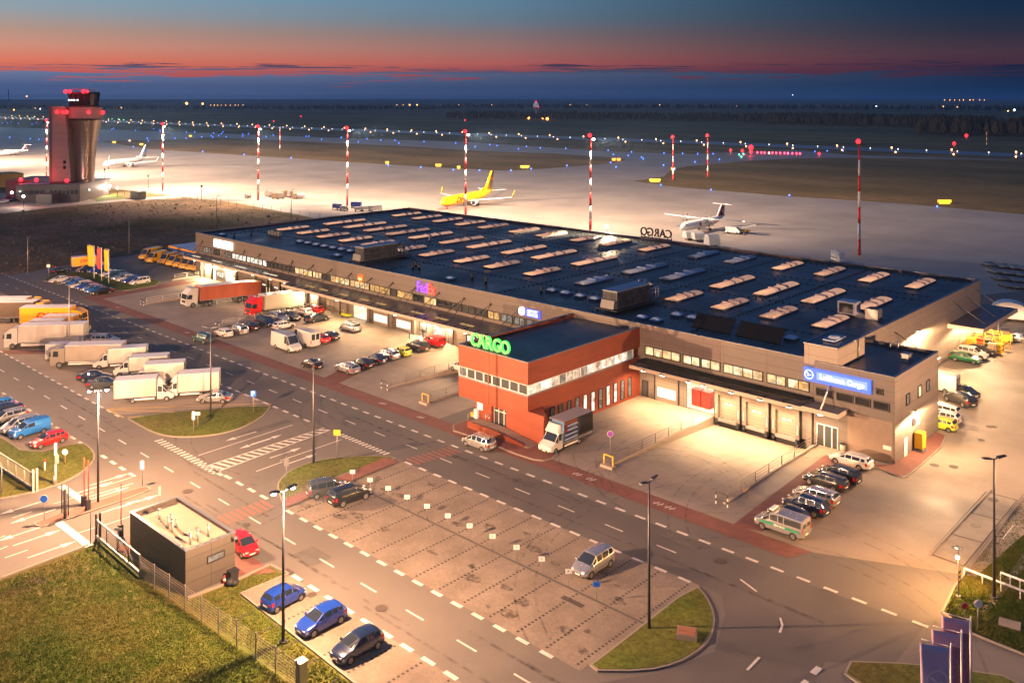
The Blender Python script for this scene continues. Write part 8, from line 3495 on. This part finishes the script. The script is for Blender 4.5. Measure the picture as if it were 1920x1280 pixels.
# pallets / dollies at the top right
k_i = 0
Dol = None
for r_ in range(4):
	for c_ in range(5):
		px, py = 1856 + c_ * 24 + r_ * 10, 498 + r_ * 13 + c_ * 3
		if px > 1960:
			continue
		x, y = S(px, py)
		if Dol is None:
			Dol = thing('pallet_dolly', 'empty roller pallet dolly on the apron behind the right end of the warehouse', 'dolly', (x, y, 0), R(-50), 'pallet dollies behind the warehouse end')
			m = MB()
			m.box(-2.2, 2.2, -1.5, 1.5, .45, .55)
			for q in range(9):
				m.tube((-2.1 + q * .52, -1.4, .6), (-2.1 + q * .52, 1.4, .6), .06, seg=5)
			m.build('dolly_deck', M_steel, Dol, world=False)
			m = MB()
			for a in (-1.6, 1.6):
				for b in (-1.2, 1.2):
					m.tube((a, b - .08, .22), (a, b + .08, .22), .22, seg=8)
			m.build('wheel', M_black, Dol, world=False)
		else:
			dup(Dol, (x + random.uniform(-.6, .6), y, 0), R(-50 + random.uniform(-6, 6)))
# yellow cage with forklifts
x, y = S(1846, 655)
t = thing('storage_cage', 'yellow railing cage of gas bottles and crates by the side canopy', 'cage', (x, y, 0), 0)
m = MB()
for a in range(6):
	for b in (-2.6, 2.6):
		m.tube((-3.2 + a * 1.28, b, 0), (-3.2 + a * 1.28, b, 2.7), .06, seg=5)
for b in (-2.6, 2.6):
	for zz_ in (.5, 1.1, 1.7, 2.3, 2.7):
		m.tube((-3.2, b, zz_), (3.2, b, zz_), .045, seg=5)
for a in (-3.2, 3.2):
	for zz_ in (.5, 1.1, 1.7, 2.3, 2.7):
		m.tube((a, -2.6, zz_), (a, 2.6, zz_), .045, seg=5)
m.build('cage_rail', M_yellow, t, world=False)
for i, (a, b, mt) in enumerate(((-2, 0, M_redm), (-.6, .6, M_redm), (.8, -.4, M_black), (2.1, .4, M_yellow), (1.6, -1.4, M_steel), (-1.6, -1.4, M_yellow))):
	m = MB()
	m.box(a - .6, a + .6, b - .5, b + .5, .05, 1.3 + .3 * (i % 3))
	o = m.build('storage_crate', mt, t, world=False)
x, y = S(1872, 650)
t = thing('forklift', 'dark forklift with tall mast behind the yellow cage', 'forklift', (x, y + 3.5, 0), R(200))
m = MB()
m.box(-1.1, .8, -.55, .55, .35, 1.1)
m.box(-1.1, -.5, -.5, .5, 1.1, 1.4)
m.build('forklift_body', M_yellow, t, world=False)
m = MB()
for a, b in ((-.9, -.5), (-.9, .5), (.6, -.5), (.6, .5)):
	m.tube((a, b, 1.1), (a * .9, b * .9, 2.2), .04, seg=5)
m.box(-.85, .6, -.5, .5, 2.2, 2.26)
m.build('roll_cage', M_dark, t, world=False)
m = MB()
for b in (-.35, .35):
	m.box(.85, .97, b - .06, b + .06, .1, 3.4)
	m.box(.97, 2.0, b - .06, b + .06, .12, .18)
m.build('lift_mast', M_dark, t, world=False)
m = MB()
for a in (-.75, .5):
	for b in (-.55, .55):
		m.tube((a, b - .1, .32), (a, b + .1, .32), .32, seg=10)
m.build('wheel', M_black, t, world=False)
# shelter for the yellow vans
x0, x1 = -216.5, -197.6
t = thing('loading_shelter', 'flat white-roofed shelter with yellow edge behind the yellow vans', 'shelter', (-207, 112, 0))
m = MB()
m.box(x0, x1, 106.5, 114, 4.0, 4.35)
m.build('shelter_roof', M_boxroof, t)
m = MB()
m.box(x0 - .06, x1 + .06, 106.38, 106.49, 3.55, 4.4)
m.build('roof_fascia', M_boxy, t)
m = MB()
m.box(x0 - .06, x1 + .06, 106.3, 106.37, 3.55, 3.95)
m.build('fascia_panel', M_cb, t)
m = MB()
for a in range(6):
	for b in (107, 113.5):
		m.tube((x0 + .6 + a * 3.5, b, 0), (x0 + .6 + a * 3.5, b, 4.0), .12, seg=6)
m.build('column', M_dark, t)
m = MB()
m.box(x0, x1, 113.6, 113.9, 0, 4)
m.build('back_wall', M_dclad, t)
# red cabinets behind the open gate
for i, xx in enumerate((-64.4, -62.9)):
	t = thing('red_locker', ['left red roll container inside the bright open gate', 'right red roll container inside the bright open gate'][i], 'container', (xx, BY0 + 1.6, 0))
	m = MB()
	m.box(-.65, .65, -.5, .5, .15, 2.3)
	m.build('container_shell', pbr('locker_red', (.30, .03, .02), rough=.5), t, world=False)
	m = MB()
	for zz_ in (.7, 1.3, 1.9):
		m.box(-.6, .6, -.54, -.502, zz_, zz_ + .06)
	m.build('shelf_bar', M_dark, t, world=False)
# pallet jack / yellow thing by the gate
x, y = S(650, 594)
t = thing('yellow_cart', 'low yellow cart against the wall left of the bright gate', 'cart', (x, y, 0))
m = MB()
m.box(-1.1, 1.1, -.5, .5, .3, .6)
m.tube((-1, 0, .6), (-1, 0, 1.2), .04, seg=5)
m.tube((-1, -.4, 1.2), (-1, .4, 1.2), .04, seg=5)
m.build('cart_deck', pbr('cart_lime', (.45, .48, .02), rough=.5), t, world=False)
m = MB()
for a in (-.8, .8):
	for b in (-.45, .45):
		m.tube((a, b - .05, .16), (a, b + .05, .16), .16, seg=8)
m.build('wheel', M_black, t, world=False)


# ---------------------------------------------------------------- people
def person(px, py, label, top, legs, hair=(.03, .02, .015), yaw=0.0, stride=.16, Hh=1.76):
	x, y = S(px, py)
	k = Hh / 1.76
	J = [((0, 0, .95), .15), ((0, 0, 1.15), .14), ((0, 0, 1.38), .17), ((0, 0, 1.50), .065), ((0, .02, 1.58), .075), ((0, .03, 1.66), .105), ((0, .01, 1.74), .07),
		 ((.10, 0, .88), .10), ((.11, stride, .50), .065), ((.11, stride * .6, .08), .045), ((.11, stride + .14, .03), .035),
		 ((-.10, 0, .88), .10), ((-.11, -stride * .4, .50), .065), ((-.11, -stride, .08), .045), ((-.11, -stride + .16, .03), .035),
		 ((.19, 0, 1.40), .065), ((.25, -.04, 1.14), .046), ((.25, .08, .90), .034), ((.25, .13, .82), .03),
		 ((-.19, 0, 1.40), .065), ((-.25, .05, 1.14), .046), ((-.23, .22, .96), .034), ((-.22, .28, .92), .03)]
	E = [(0, 1), (1, 2), (2, 3), (3, 4), (4, 5), (5, 6), (0, 7), (7, 8), (8, 9), (9, 10), (0, 11), (11, 12), (12, 13), (13, 14), (2, 15), (15, 16), (16, 17), (17, 18), (2, 19), (19, 20), (20, 21), (21, 22)]
	me = bpy.data.meshes.new('person')
	me.from_pydata([j[0] for j in J], E, [])
	o = bpy.data.objects.new('tmp', me)
	COL.objects.link(o)
	md = o.modifiers.new('s', 'SKIN')
	sk = me.skin_vertices[0].data if me.skin_vertices else None
	if sk is None:
		bm = bmesh.new()
		bm.from_mesh(me)
		bm.verts.layers.skin.verify()
		bm.to_mesh(me)
		bm.free()
		sk = me.skin_vertices[0].data
	for i, j in enumerate(J):
		sk[i].radius = (j[1], j[1] * (.75 if i in (1, 2, 0) else 1))
		sk[i].use_root = i == 0
	o.modifiers.new('u', 'SUBSURF').levels = 1
	dg = bpy.context.evaluated_depsgraph_get()
	res = bpy.data.meshes.new_from_object(o.evaluated_get(dg))
	bpy.data.objects.remove(o)
	skin = pbr('skin', (.42, .24, .17), rough=.6)
	shoe = pbr('shoe', (.03, .03, .03), rough=.6)
	for mt in (skin, top, legs, shoe):
		res.materials.append(mt)
	for p in res.polygons:
		c_ = p.center
		p.use_smooth = True
		p.material_index = 0 if (c_.z > 1.51 or (abs(c_.x) > .2 and c_.z < .93 and c_.z > .75)) else 1 if c_.z > .93 else 3 if c_.z < .11 else 2
	t = thing('person', label, 'person', (x, y, 0), yaw)
	b = bpy.data.objects.new('body', res)
	COL.objects.link(b)
	b.parent = t
	b.scale = (k, k, k)
	m = MB()
	m.ball((0, .0, 1.70 * k), .125 * k, 10, 6, sz=.75)
	m.build('hair', pbr('hair_dark', hair, rough=.7), t, world=False)
	return t


person(768, 636, 'person in dark jacket and blue jeans walking on the bright yard', pbr('jacket_dark', (.04, .045, .06), rough=.8), pbr('jeans', (.04, .07, .16), rough=.8), yaw=R(120))
person(793, 633, 'person in black top by the staff door', pbr('top_black', (.02, .02, .022), rough=.8), pbr('jeans', (.04, .07, .16), rough=.8), yaw=R(200), stride=.05)

# ================================================================ FAR FIELD
# radar tower
x, y = S(1005, 223)
D = 1700 * 41 / (223 - HY)
kk = D / 1700
Rd = thing('radar_tower', 'distant radar tower with white dome and orange lights at its foot', 'tower', (x, y, 0))
m = MB()
for a, b in ((-1, -1), (1, -1), (1, 1), (-1, 1)):
	m.tube((a * 4 * kk, b * 4 * kk, 0), (a * 2.2 * kk, b * 2.2 * kk, 18 * kk), .7, seg=5)
m.tube((0, 0, 0), (0, 0, 18 * kk), 1.6 * kk, seg=8)
for zz_ in (6, 12):
	for s0, s1 in (((-1, -1), (1, -1)), ((1, -1), (1, 1)), ((1, 1), (-1, 1)), ((-1, 1), (-1, -1))):
		f = 4 - zz_ * .1
		m.tube((s0[0] * f * kk, s0[1] * f * kk, zz_ * kk), (s1[0] * f * kk, s1[1] * f * kk, zz_ * kk), .4, seg=4)
m.build('lattice_tower', pbr('radar_steel', (.30, .36, .38), rough=.6), Rd, world=False)
m = MB()
m.tube((0, 0, 18 * kk), (0, 0, 22 * kk), 5 * kk, 6.2 * kk, seg=14)
m.build('platform_ring', M_slab, Rd, world=False)
m = MB()
m.ball((0, 0, 25.5 * kk), 5.6 * kk, 14, 10)
m.build('radome', pbr('radome_white_glow', (.62, .66, .72), rough=.5, emit=(.6, .7, .85), es=.10), Rd, world=False)  # weak glow in the dome material lifts its brightness, no lamp inside
m = MB()
m.ball((0, 0, 32 * kk), 1.3 * kk, 8, 6)
m.ball((5.8 * kk, 0, 22 * kk), .8 * kk, 8, 6)
m.ball((-5.8 * kk, 0, 22 * kk), .8 * kk, 8, 6)
m.build('obstruction_lamp', G_red, Rd, world=False)
G_or = glow('orange_light', (1, .28, .04), 16)
for i, (px, py) in enumerate(((991, 222), (1018, 222), (1024, 221), (1026, 224))):
	m = MB()
	x, y = S(px, py + 2)
	m.ball((x, y, 3), 2.2, 8, 5)
	m.tube((x, y, 0), (x, y, 3), .3, seg=5)
	tag(m.build('field_lamp', G_or), 'orange lamp at the foot of the distant radar tower', 'lamp', 'orange lamps at the radar tower')

GL = {}


def field_light(kind, px, py, mat, r, label, group, h=.8, name=None, sz=1.0):
	"""small light on a stub post"""
	x, y = S(px, py)
	key = (kind, r)
	if key not in GL:
		m = MB()
		m.ball((0, 0, h), r, 6, 4, sz=sz)
		m.tube((0, 0, 0), (0, 0, h), .08, seg=4, mi=1)
		o = m.build(name or kind, [mat, M_dark], None)
		GL[key] = o
	else:
		o = GL[key].copy()
		COL.objects.link(o)
	o.location = (x, y, 0)
	tag(o, label, kind.replace('_', ' '), group)
	return o


G_rw = glow('runway_orange', (1, .42, .14), 12)
G_ww = glow('runway_white', (1, .88, .72), 6)
G_bl = glow('taxi_blue', (.05, .16, 1), 6)
G_gr = glow('green_light', (.1, 1, .55), 5)
G_yb = glow('yellow_board', (1, .50, .02), 2.6)
G_rr = glow('red_small', (1, .04, .08), 8)


def along(p, q, n):
	"""n points evenly spaced in the world between two ground pixels"""
	a, b = Vector(S(*p)), Vector(S(*q))
	for i in range(n):
		yield a.lerp(b, i / (n - 1))


def pix(w):
	dx, dy = w
	Xc, Dd = .7308 * dx + .6827 * dy, -.6827 * dx + .7308 * dy
	return 960 + FPX * Xc / Dd, HY + FPX * CAM_H / Dd


for (p, q, n, kd, mt, r, lb, gp) in (((22, 218), (1905, 287), 46, 'runway_light', G_rw, .62, 'warm runway edge light on the far side of the runway', 'far side runway lights'),
									 ((10, 222.5), (1905, 296), 46, 'runway_light', G_rw, .58, 'warm runway edge light on the near side of the runway', 'near side runway lights'),
									 ((0, 220.3), (1915, 290), 90, 'centreline_light', G_ww, .36, 'small pale centreline light of the runway', 'centreline lights'),
									 ((1420, 288), (1500, 290), 12, 'stop_light', G_rr, .8, 'red light in the stop bar row beside the runway', 'red stop bar lights'),
									 ((210, 244), (640, 259.5), 9, 'taxiway_light', G_bl, .45, 'blue taxiway light on the upper edge of the left taxiway', 'blue lights, upper left taxiway'),
									 ((640, 259.5), (1140, 284), 9, 'taxiway_light', G_bl, .45, 'blue taxiway light on the upper edge of the middle taxiway', 'blue lights, upper middle taxiway')):
	for w in along(p, q, n):
		px, py = pix(w)
		field_light(kd, px + random.uniform(-.8, .8), py, mt, r, lb, gp)
for px, py in ((4, 231), (14, 231), (21, 229), (34, 231), (60, 233), (68, 230), (18, 258), (57, 261), (73, 262), (95, 263), (184, 261), (213, 241), (288, 242), (300, 244), (243, 265), (278, 265), (250, 276), (365, 248), (378, 257), (396, 255), (399, 258), (415, 251),
			   (410, 255), (418, 248), (424, 257), (455, 256), (466, 251), (328, 260), (349, 260), (276, 260), (499, 257), (579, 256), (603, 262), (380, 285), (458, 291), (546, 297), (728, 311), (789, 315), (850, 320), (899, 321), (958, 321), (996, 318),
			   (1063, 312), (1145, 306), (1155, 314.5), (1150, 291), (1178, 293), (1203, 296), (1206, 299), (1244, 311), (1265, 319), (1239, 349), (1333, 358), (1480, 368.5), (1757, 390), (672, 267), (714, 263), (748, 269), (891, 276), (932, 274), (972, 280),
			   (1013, 278), (1245, 288), (1184, 286), (1280, 289), (1308, 289.5), (1337, 289.5), (1349, 300), (1303, 305), (1478, 289), (1528, 285), (1551, 284), (1581, 284), (1611, 285)):
	field_light('taxiway_light', px, py + 1, G_bl, .45 if py < 345 else .36, 'blue taxiway edge light on the airfield', 'scattered blue taxiway lights')
for px, py in ((1386, 292), (1394, 291), (1442, 289), (1390, 296), (210, 224), (222, 224), (232, 226), (96, 220), (60, 221), (28, 220)):
	field_light('approach_light', px, py, G_gr, .6, 'green light at the runway entry', 'green airfield lights')
for px, py, w in ((96, 259, 1), (214, 267, 1), (265, 271, 1), (357, 255, 1), (822, 311, 1.1), (984, 314, 1.7), (726, 306, .7), (860, 315, .6), (1228, 340, 1.7), (1262, 318, .7), (243, 264, .6), (1151, 300, .8), (1160, 300, .8), (1771, 381, 1.6)):
	x, y = S(px, py + 1.5)
	m = MB()
	m.rot_box((x, y, 1.1), (3.2 * w, .4, 1.0), .75)
	m.rot_box((x, y, .3), (2.6 * w, .2, .6), .75)
	tag(m.build('guidance_board', G_yb if py != 300 else glow('orange_board', (1, .25, .02), 4)), 'glowing yellow guidance board in the taxiway grass', 'sign board', 'yellow guidance boards')
for px, py, r in ((1370, 283, 1.0), (1408, 278, 1.9), (1392, 284, 1.1), (1408, 286, 1.3), (1536, 290, 1.0), (1789, 271, 1.4), (1812, 256, 1.6), (1850, 246, 1.2), (513, 228, .8), (564, 219, 1.0), (872, 226, 1.1)):
	x, y = S(px, py + 5)
	D = Vector((x, y)).length
	h = 5 * D / 1700 + .5
	t = thing('warning_light', 'red warning light on a post, at ' + {1370: 'the left of the stop bar', 1408: 'the stop bar cluster', 1392: 'the cluster, lower left', 1536: 'the right of the stop bar', 1789: 'the right edge, low one',
			  1812: 'the right edge, middle one', 1850: 'the right edge, tall one', 513: 'the left part, low one', 564: 'the left part, far one', 872: 'the far runway edge above the yellow plane'}.get(px, 'the field') + (', upper' if py == 278 else ''), 'warning light', (x, y, 0))
	m = MB()
	m.tube((0, 0, 0), (0, 0, h), .18, seg=5)
	m.build('post', STRIPE_W, t, world=False)
	m = MB()
	m.ball((0, 0, h), r, 8, 6)
	m.build('lamp_lens', G_red, t, world=False)
	if px in (1408, 1812):
		redlight(t, (x, y - 1, h + .3), 5000)
# small masts in the field
for px, by, ty, lb in ((525, 279, 238, 'short striped antenna mast on the left grass field'), (1850, 272, 248, 'short striped antenna mast at the right edge'), (16, 180, 168, 'hair-thin mast on the far left horizon')):
	x, y = S(px, max(by, 196))
	D = 1700 * 41 / (max(by, 196) - HY)
	h = CAM_H - (ty - HY) * D / 1700
	t = thing('antenna_mast', lb, 'mast', (x, y, 0))
	for k in range(5):
		m = MB()
		m.tube((0, 0, h * k / 5), (0, 0, h * (k + 1) / 5), .28 * D / 600, seg=5)
		m.build('mast_section', STRIPE_R if k % 2 else STRIPE_W, t, world=False)
# distant town lights
G_to = glow('town_orange', (1, .38, .08), 9)
G_tw = glow('town_white', (.85, .95, 1), 9)
town = [(12, 202, 1), (26, 207, 2), (41, 202, 1), (50, 181, 2), (66, 203, 1.3), (91, 201, 1), (202, 201, 1), (227, 203, 2), (263, 201, 1), (350, 196, 4), (380, 196, 3), (395, 198, 1.2), (402, 198, 1.2), (408, 198, 1), (415, 198, 1), (423, 198, 1),
		(432, 198, 1), (441, 198, 1), (447, 198, 1), (456, 198, 1.2), (744, 198, 1.2), (756, 198, 1), (768, 198, 2.2), (782, 198, 2.2), (828, 198, 1), (861, 198, 2.2), (893, 198, 1), (922, 198, 1), (1069, 198, 1.4), (1100, 198, 1), (1237, 198, 1.5),
		(1288, 199, 1.3), (1322, 199, 1.5), (1381, 200, 1), (1415, 200, 1.5), (1592, 199, 2), (1624, 199, 2), (1544, 200, 1.5), (1768, 201, 2.2), (1795, 201, 1.3), (1834, 202, 1.6), (1875, 204, 1.2), (1890, 209, 2), (1553, 199, 1)]
tw_ = [(75, 205, 2.2), (1643, 200, 1.8), (1486, 178, 1), (1902, 208, 3)]
for lst, mt, lb, gp in ((town, G_to, 'tiny orange town light on the far horizon', 'orange town lights'), (tw_, G_tw, 'tiny white town light on the far horizon', 'white town lights')):
	for px, py, s_ in lst:
		pyy = max(py, 196)
		x, y = S(px, pyy + .5)
		D = math.hypot(x, y)
		zz_ = CAM_H - (py - HY) * (D * .92) / 1700
		m = MB()
		r = .55 * s_ * D / 1700
		m.ball((0, 0, max(zz_, r)), r, 6, 4)
		m.tube((0, 0, 0), (0, 0, max(zz_, r)), r * .12, seg=4, mi=1)
		o = m.build('town_light', [mt, M_dark], None)
		o.location = (x, y, 0)
		tag(o, lb, 'town light', gp)
for i in range(9):
	px, py = 1772 + i * 9 + random.uniform(-2, 2), 182.5
	x, y = S(px, 190)
	D = math.hypot(x, y)
	m = MB()
	m.ball((0, 0, 1.5 * D / 1700 + 5), .7 * D / 1700, 6, 4)
	m.tube((0, 0, 0), (0, 0, 1.5 * D / 1700 + 5), .1 * D / 1700, seg=4)
	o = m.build('town_light', G_to, None)
	o.location = (x, y, 0)
	tag(o, 'tiny orange town light on the far horizon', 'town light', 'orange town lights')

# woods: many slender crowns, one mass each
M_wood = mixed('bare_wood', (.030, .030, .026), (.055, .045, .036), scale=.05, rough=1, spec=0)


def wood(name, lb, pts, n, hmin, hmax, depth, seed):
	rnd = random.Random(seed)
	m = MB()
	a, b = Vector(S(*pts[0])), Vector(S(*pts[1]))
	d = (b - a)
	nv_ = Vector((d.y, -d.x)).normalized()
	if nv_.dot(a) < 0:
		nv_ = -nv_
	for i in range(n):
		p = a + d * rnd.random() + nv_ * rnd.random() * depth
		h = rnd.uniform(hmin, hmax)
		r = h * rnd.uniform(.14, .26)
		s_ = 6
		vs = [(p.x, p.y, h)]
		for ring, (zf_, rf_) in enumerate(((.82, .55), (.5, 1.0), (.22, .6))):
			for j in range(s_):
				t_ = 2 * math.pi * j / s_ + ring * .5
				q = r * rf_ * rnd.uniform(.7, 1.25)
				vs.append((p.x + q * math.cos(t_), p.y + q * math.sin(t_), h * zf_ * rnd.uniform(.94, 1.06)))
		fs = [(0, 1 + j, 1 + (j + 1) % s_) for j in range(s_)]
		for ring in range(2):
			o = 1 + ring * s_
			fs += [(o + j, o + s_ + j, o + s_ + (j + 1) % s_, o + (j + 1) % s_) for j in range(s_)]
		m.add(vs, fs)
		m.tube((p.x, p.y, 0), (p.x, p.y, h * .5), h * .018, seg=3, caps=False)
	o = m.build(name, M_wood)
	tag(o, lb, 'wood', kind='stuff')


wood('far_wood', 'dark strip of far woodland behind the radar tower', ((830, 224), (1420, 230)), 620, 10, 17, 120, 1)
wood('far_wood', 'dark strip of far woodland at the middle right beyond the runway', ((1380, 231), (1760, 243)), 600, 12, 19, 150, 2)
wood('near_wood', 'dense bare woodland at the right edge beyond the runway', ((1715, 254), (2150, 262)), 420, 13, 21, 160, 3)
wood('far_wood', 'low tree line along the left horizon', ((-300, 207), (820, 208)), 700, 10, 18, 500, 4)
wood('far_wood', 'hazy tree line across the right horizon', ((800, 204), (2300, 212)), 900, 10, 20, 700, 5)
# scrub tufts on the brown field
rnd = random.Random(11)
m = MB()
for i in range(2600):
	px, py = rnd.uniform(-60, 560), rnd.uniform(378, 520)
	lo_ = 392 - .06 * px if px < 110 else 384 - (px - 110) * .075 if px < 330 else 367 + (px - 330) * .165
	hi_ = 520 - .18 * px if px < 380 else 443 - (px - 380) * .12
	if not (lo_ + 4 < py < hi_ - 3):
		continue
	x, y = S(px, py)
	if x > -200 and y > 100:
		continue
	h = rnd.uniform(.1, .4) if rnd.random() < .95 else rnd.uniform(.4, .8)
	r = h * rnd.uniform(.5, 1.1)
	vs = [(x + rnd.uniform(-.2, .2) * r, y, h)]
	for j in range(5):
		t_ = 2 * math.pi * j / 5 + rnd.random()
		q = r * rnd.uniform(.5, 1.2)
		vs.append((x + q * math.cos(t_), y + q * math.sin(t_), -.05))
	m.add(vs, [(0, 1 + j, 1 + (j + 1) % 5) for j in range(5)], rnd.choice((0, 0, 1)))
tag(m.build('scrub', [pbr('scrub_brown', (.12, .076, .048), rough=1, spec=.05), pbr('scrub_dark', (.095, .06, .038), rough=1, spec=.05)]), 'brown dry scrub tufts all over the left field', 'scrub', kind='stuff')


from mathutils import noise as mnoise


def tufts(name, lb, cond, n, box, seed, hh=(.02, .085), big=0):
	rnd = random.Random(seed)
	m = MB()
	for i in range(n):
		px, py = rnd.uniform(box[0], box[2]), rnd.uniform(box[1], box[3])
		if not cond(px, py):
			continue
		x, y = S(px, py)
		for b_ in range(3):
			a = rnd.uniform(0, 6.28)
			h = rnd.uniform(*hh)
			dx, dy = .05 * math.cos(a), .05 * math.sin(a)
			ox, oy = rnd.uniform(-.15, .15), rnd.uniform(-.15, .15)
			lx, ly = rnd.uniform(-.08, .08), rnd.uniform(-.08, .08)
			nv_ = mnoise.noise(Vector((x * .22, y * .22, seed))) + .5 * mnoise.noise(Vector((x * .9, y * .9, seed))) + rnd.uniform(-.25, .25)
			m.add([(x + ox - dx, y + oy - dy, -.03), (x + ox + dx, y + oy + dy, -.03), (x + ox + lx, y + oy + ly, h)], [(0, 1, 2)], 0 if nv_ < -.12 else 1 if nv_ < .18 else 2)
	gm = [pbr('blade_green', (.075, .115, .016), rough=.9, spec=.1), pbr('blade_olive', (.125, .14, .028), rough=.9, spec=.1), pbr('blade_straw', (.15, .145, .034), rough=.9, spec=.1)]
	tag(m.build(name, gm), lb, 'grass', kind='stuff')


def inpoly(pts):
	def f(x, y):
		c = False
		n = len(pts)
		for i in range(n):
			(x0, y0), (x1, y1) = pts[i], pts[(i + 1) % n]
			if (y0 > y) != (y1 > y) and x < (x1 - x0) * (y - y0) / (y1 - y0) + x0:
				c = not c
		return c
	return f


tufts('grass', 'yellow-green grass of the big lower left lawn', inpoly([(-5, 1092), (165, 1028), (185, 1030), (262, 1090), (552, 1288), (-5, 1288)]), 26000, (-5, 1020, 560, 1288), 21)
tufts('grass', 'grass between the mesh fence and the blue cars', inpoly([(345, 1128), (450, 1090), (505, 1064), (535, 1078), (446, 1115), (655, 1282), (560, 1285), (400, 1165)]), 9000, (345, 1060, 660, 1288), 22)
tufts('grass', 'grass of the lower right lawn', inpoly([(1772, 1148), (1795, 1100), (1925, 925), (1925, 1222), (1825, 1185)]), 14000, (1765, 920, 1925, 1225), 23)
# rut in the lawn
sheet('bare_earth', smooth_poly(PX([(-5, 1108), (40, 1085), (90, 1075), (80, 1092), (30, 1112), (-5, 1125)]), 2), -.045, mixed('earth', (.07, .045, .022), (.035, .025, .012), scale=1.2, rough=1, bump=1, bscale=4))
# apron fence
mesh_fence(S(210, 368), S(330, 371), 'thin security fence along the apron, left of the bend', 2.2, 6.0, wires=4)
mesh_fence(S(330, 371), S(600, 412), 'thin security fence along the apron, right of the bend', 2.2, 6.0, wires=4)
for k, (px, py) in enumerate(((378, 372), (196, 336), (278, 350))):
	simple_post('lamp_post', ('small dark post lamp by the bend of the apron fence', 'small dark post on the bright apron left of the airliner mast', 'small thin post on the apron edge')[k], 'post', px, py + 3, 5.5, .12, M_dark, lambda t: MB().ball((0, 0, 5.6), .5, 6, 5).build('post_cap', M_dark, t, world=False))
# ================================================================ HAZE
hz = bpy.data.materials.new('haze')
hz.use_nodes = True
hn, hl = hz.node_tree.nodes, hz.node_tree.links
hn.remove(hn['Principled BSDF'])
hv = hn.new('ShaderNodeVolumePrincipled')
hv.inputs['Color'].default_value = (.36, .62, 1, 1)
hv.inputs['Density'].default_value = .00007
hv.inputs['Anisotropy'].default_value = .2
hl.new(hv.outputs[0], hn['Material Output'].inputs['Volume'])
ho = MB().box(-9000, 3000, -300, 12000, -3, 62).build('haze', hz)
ho['kind'] = 'stuff'
ho['label'] = 'thin blue evening haze over the whole airfield'
ho['category'] = 'haze'
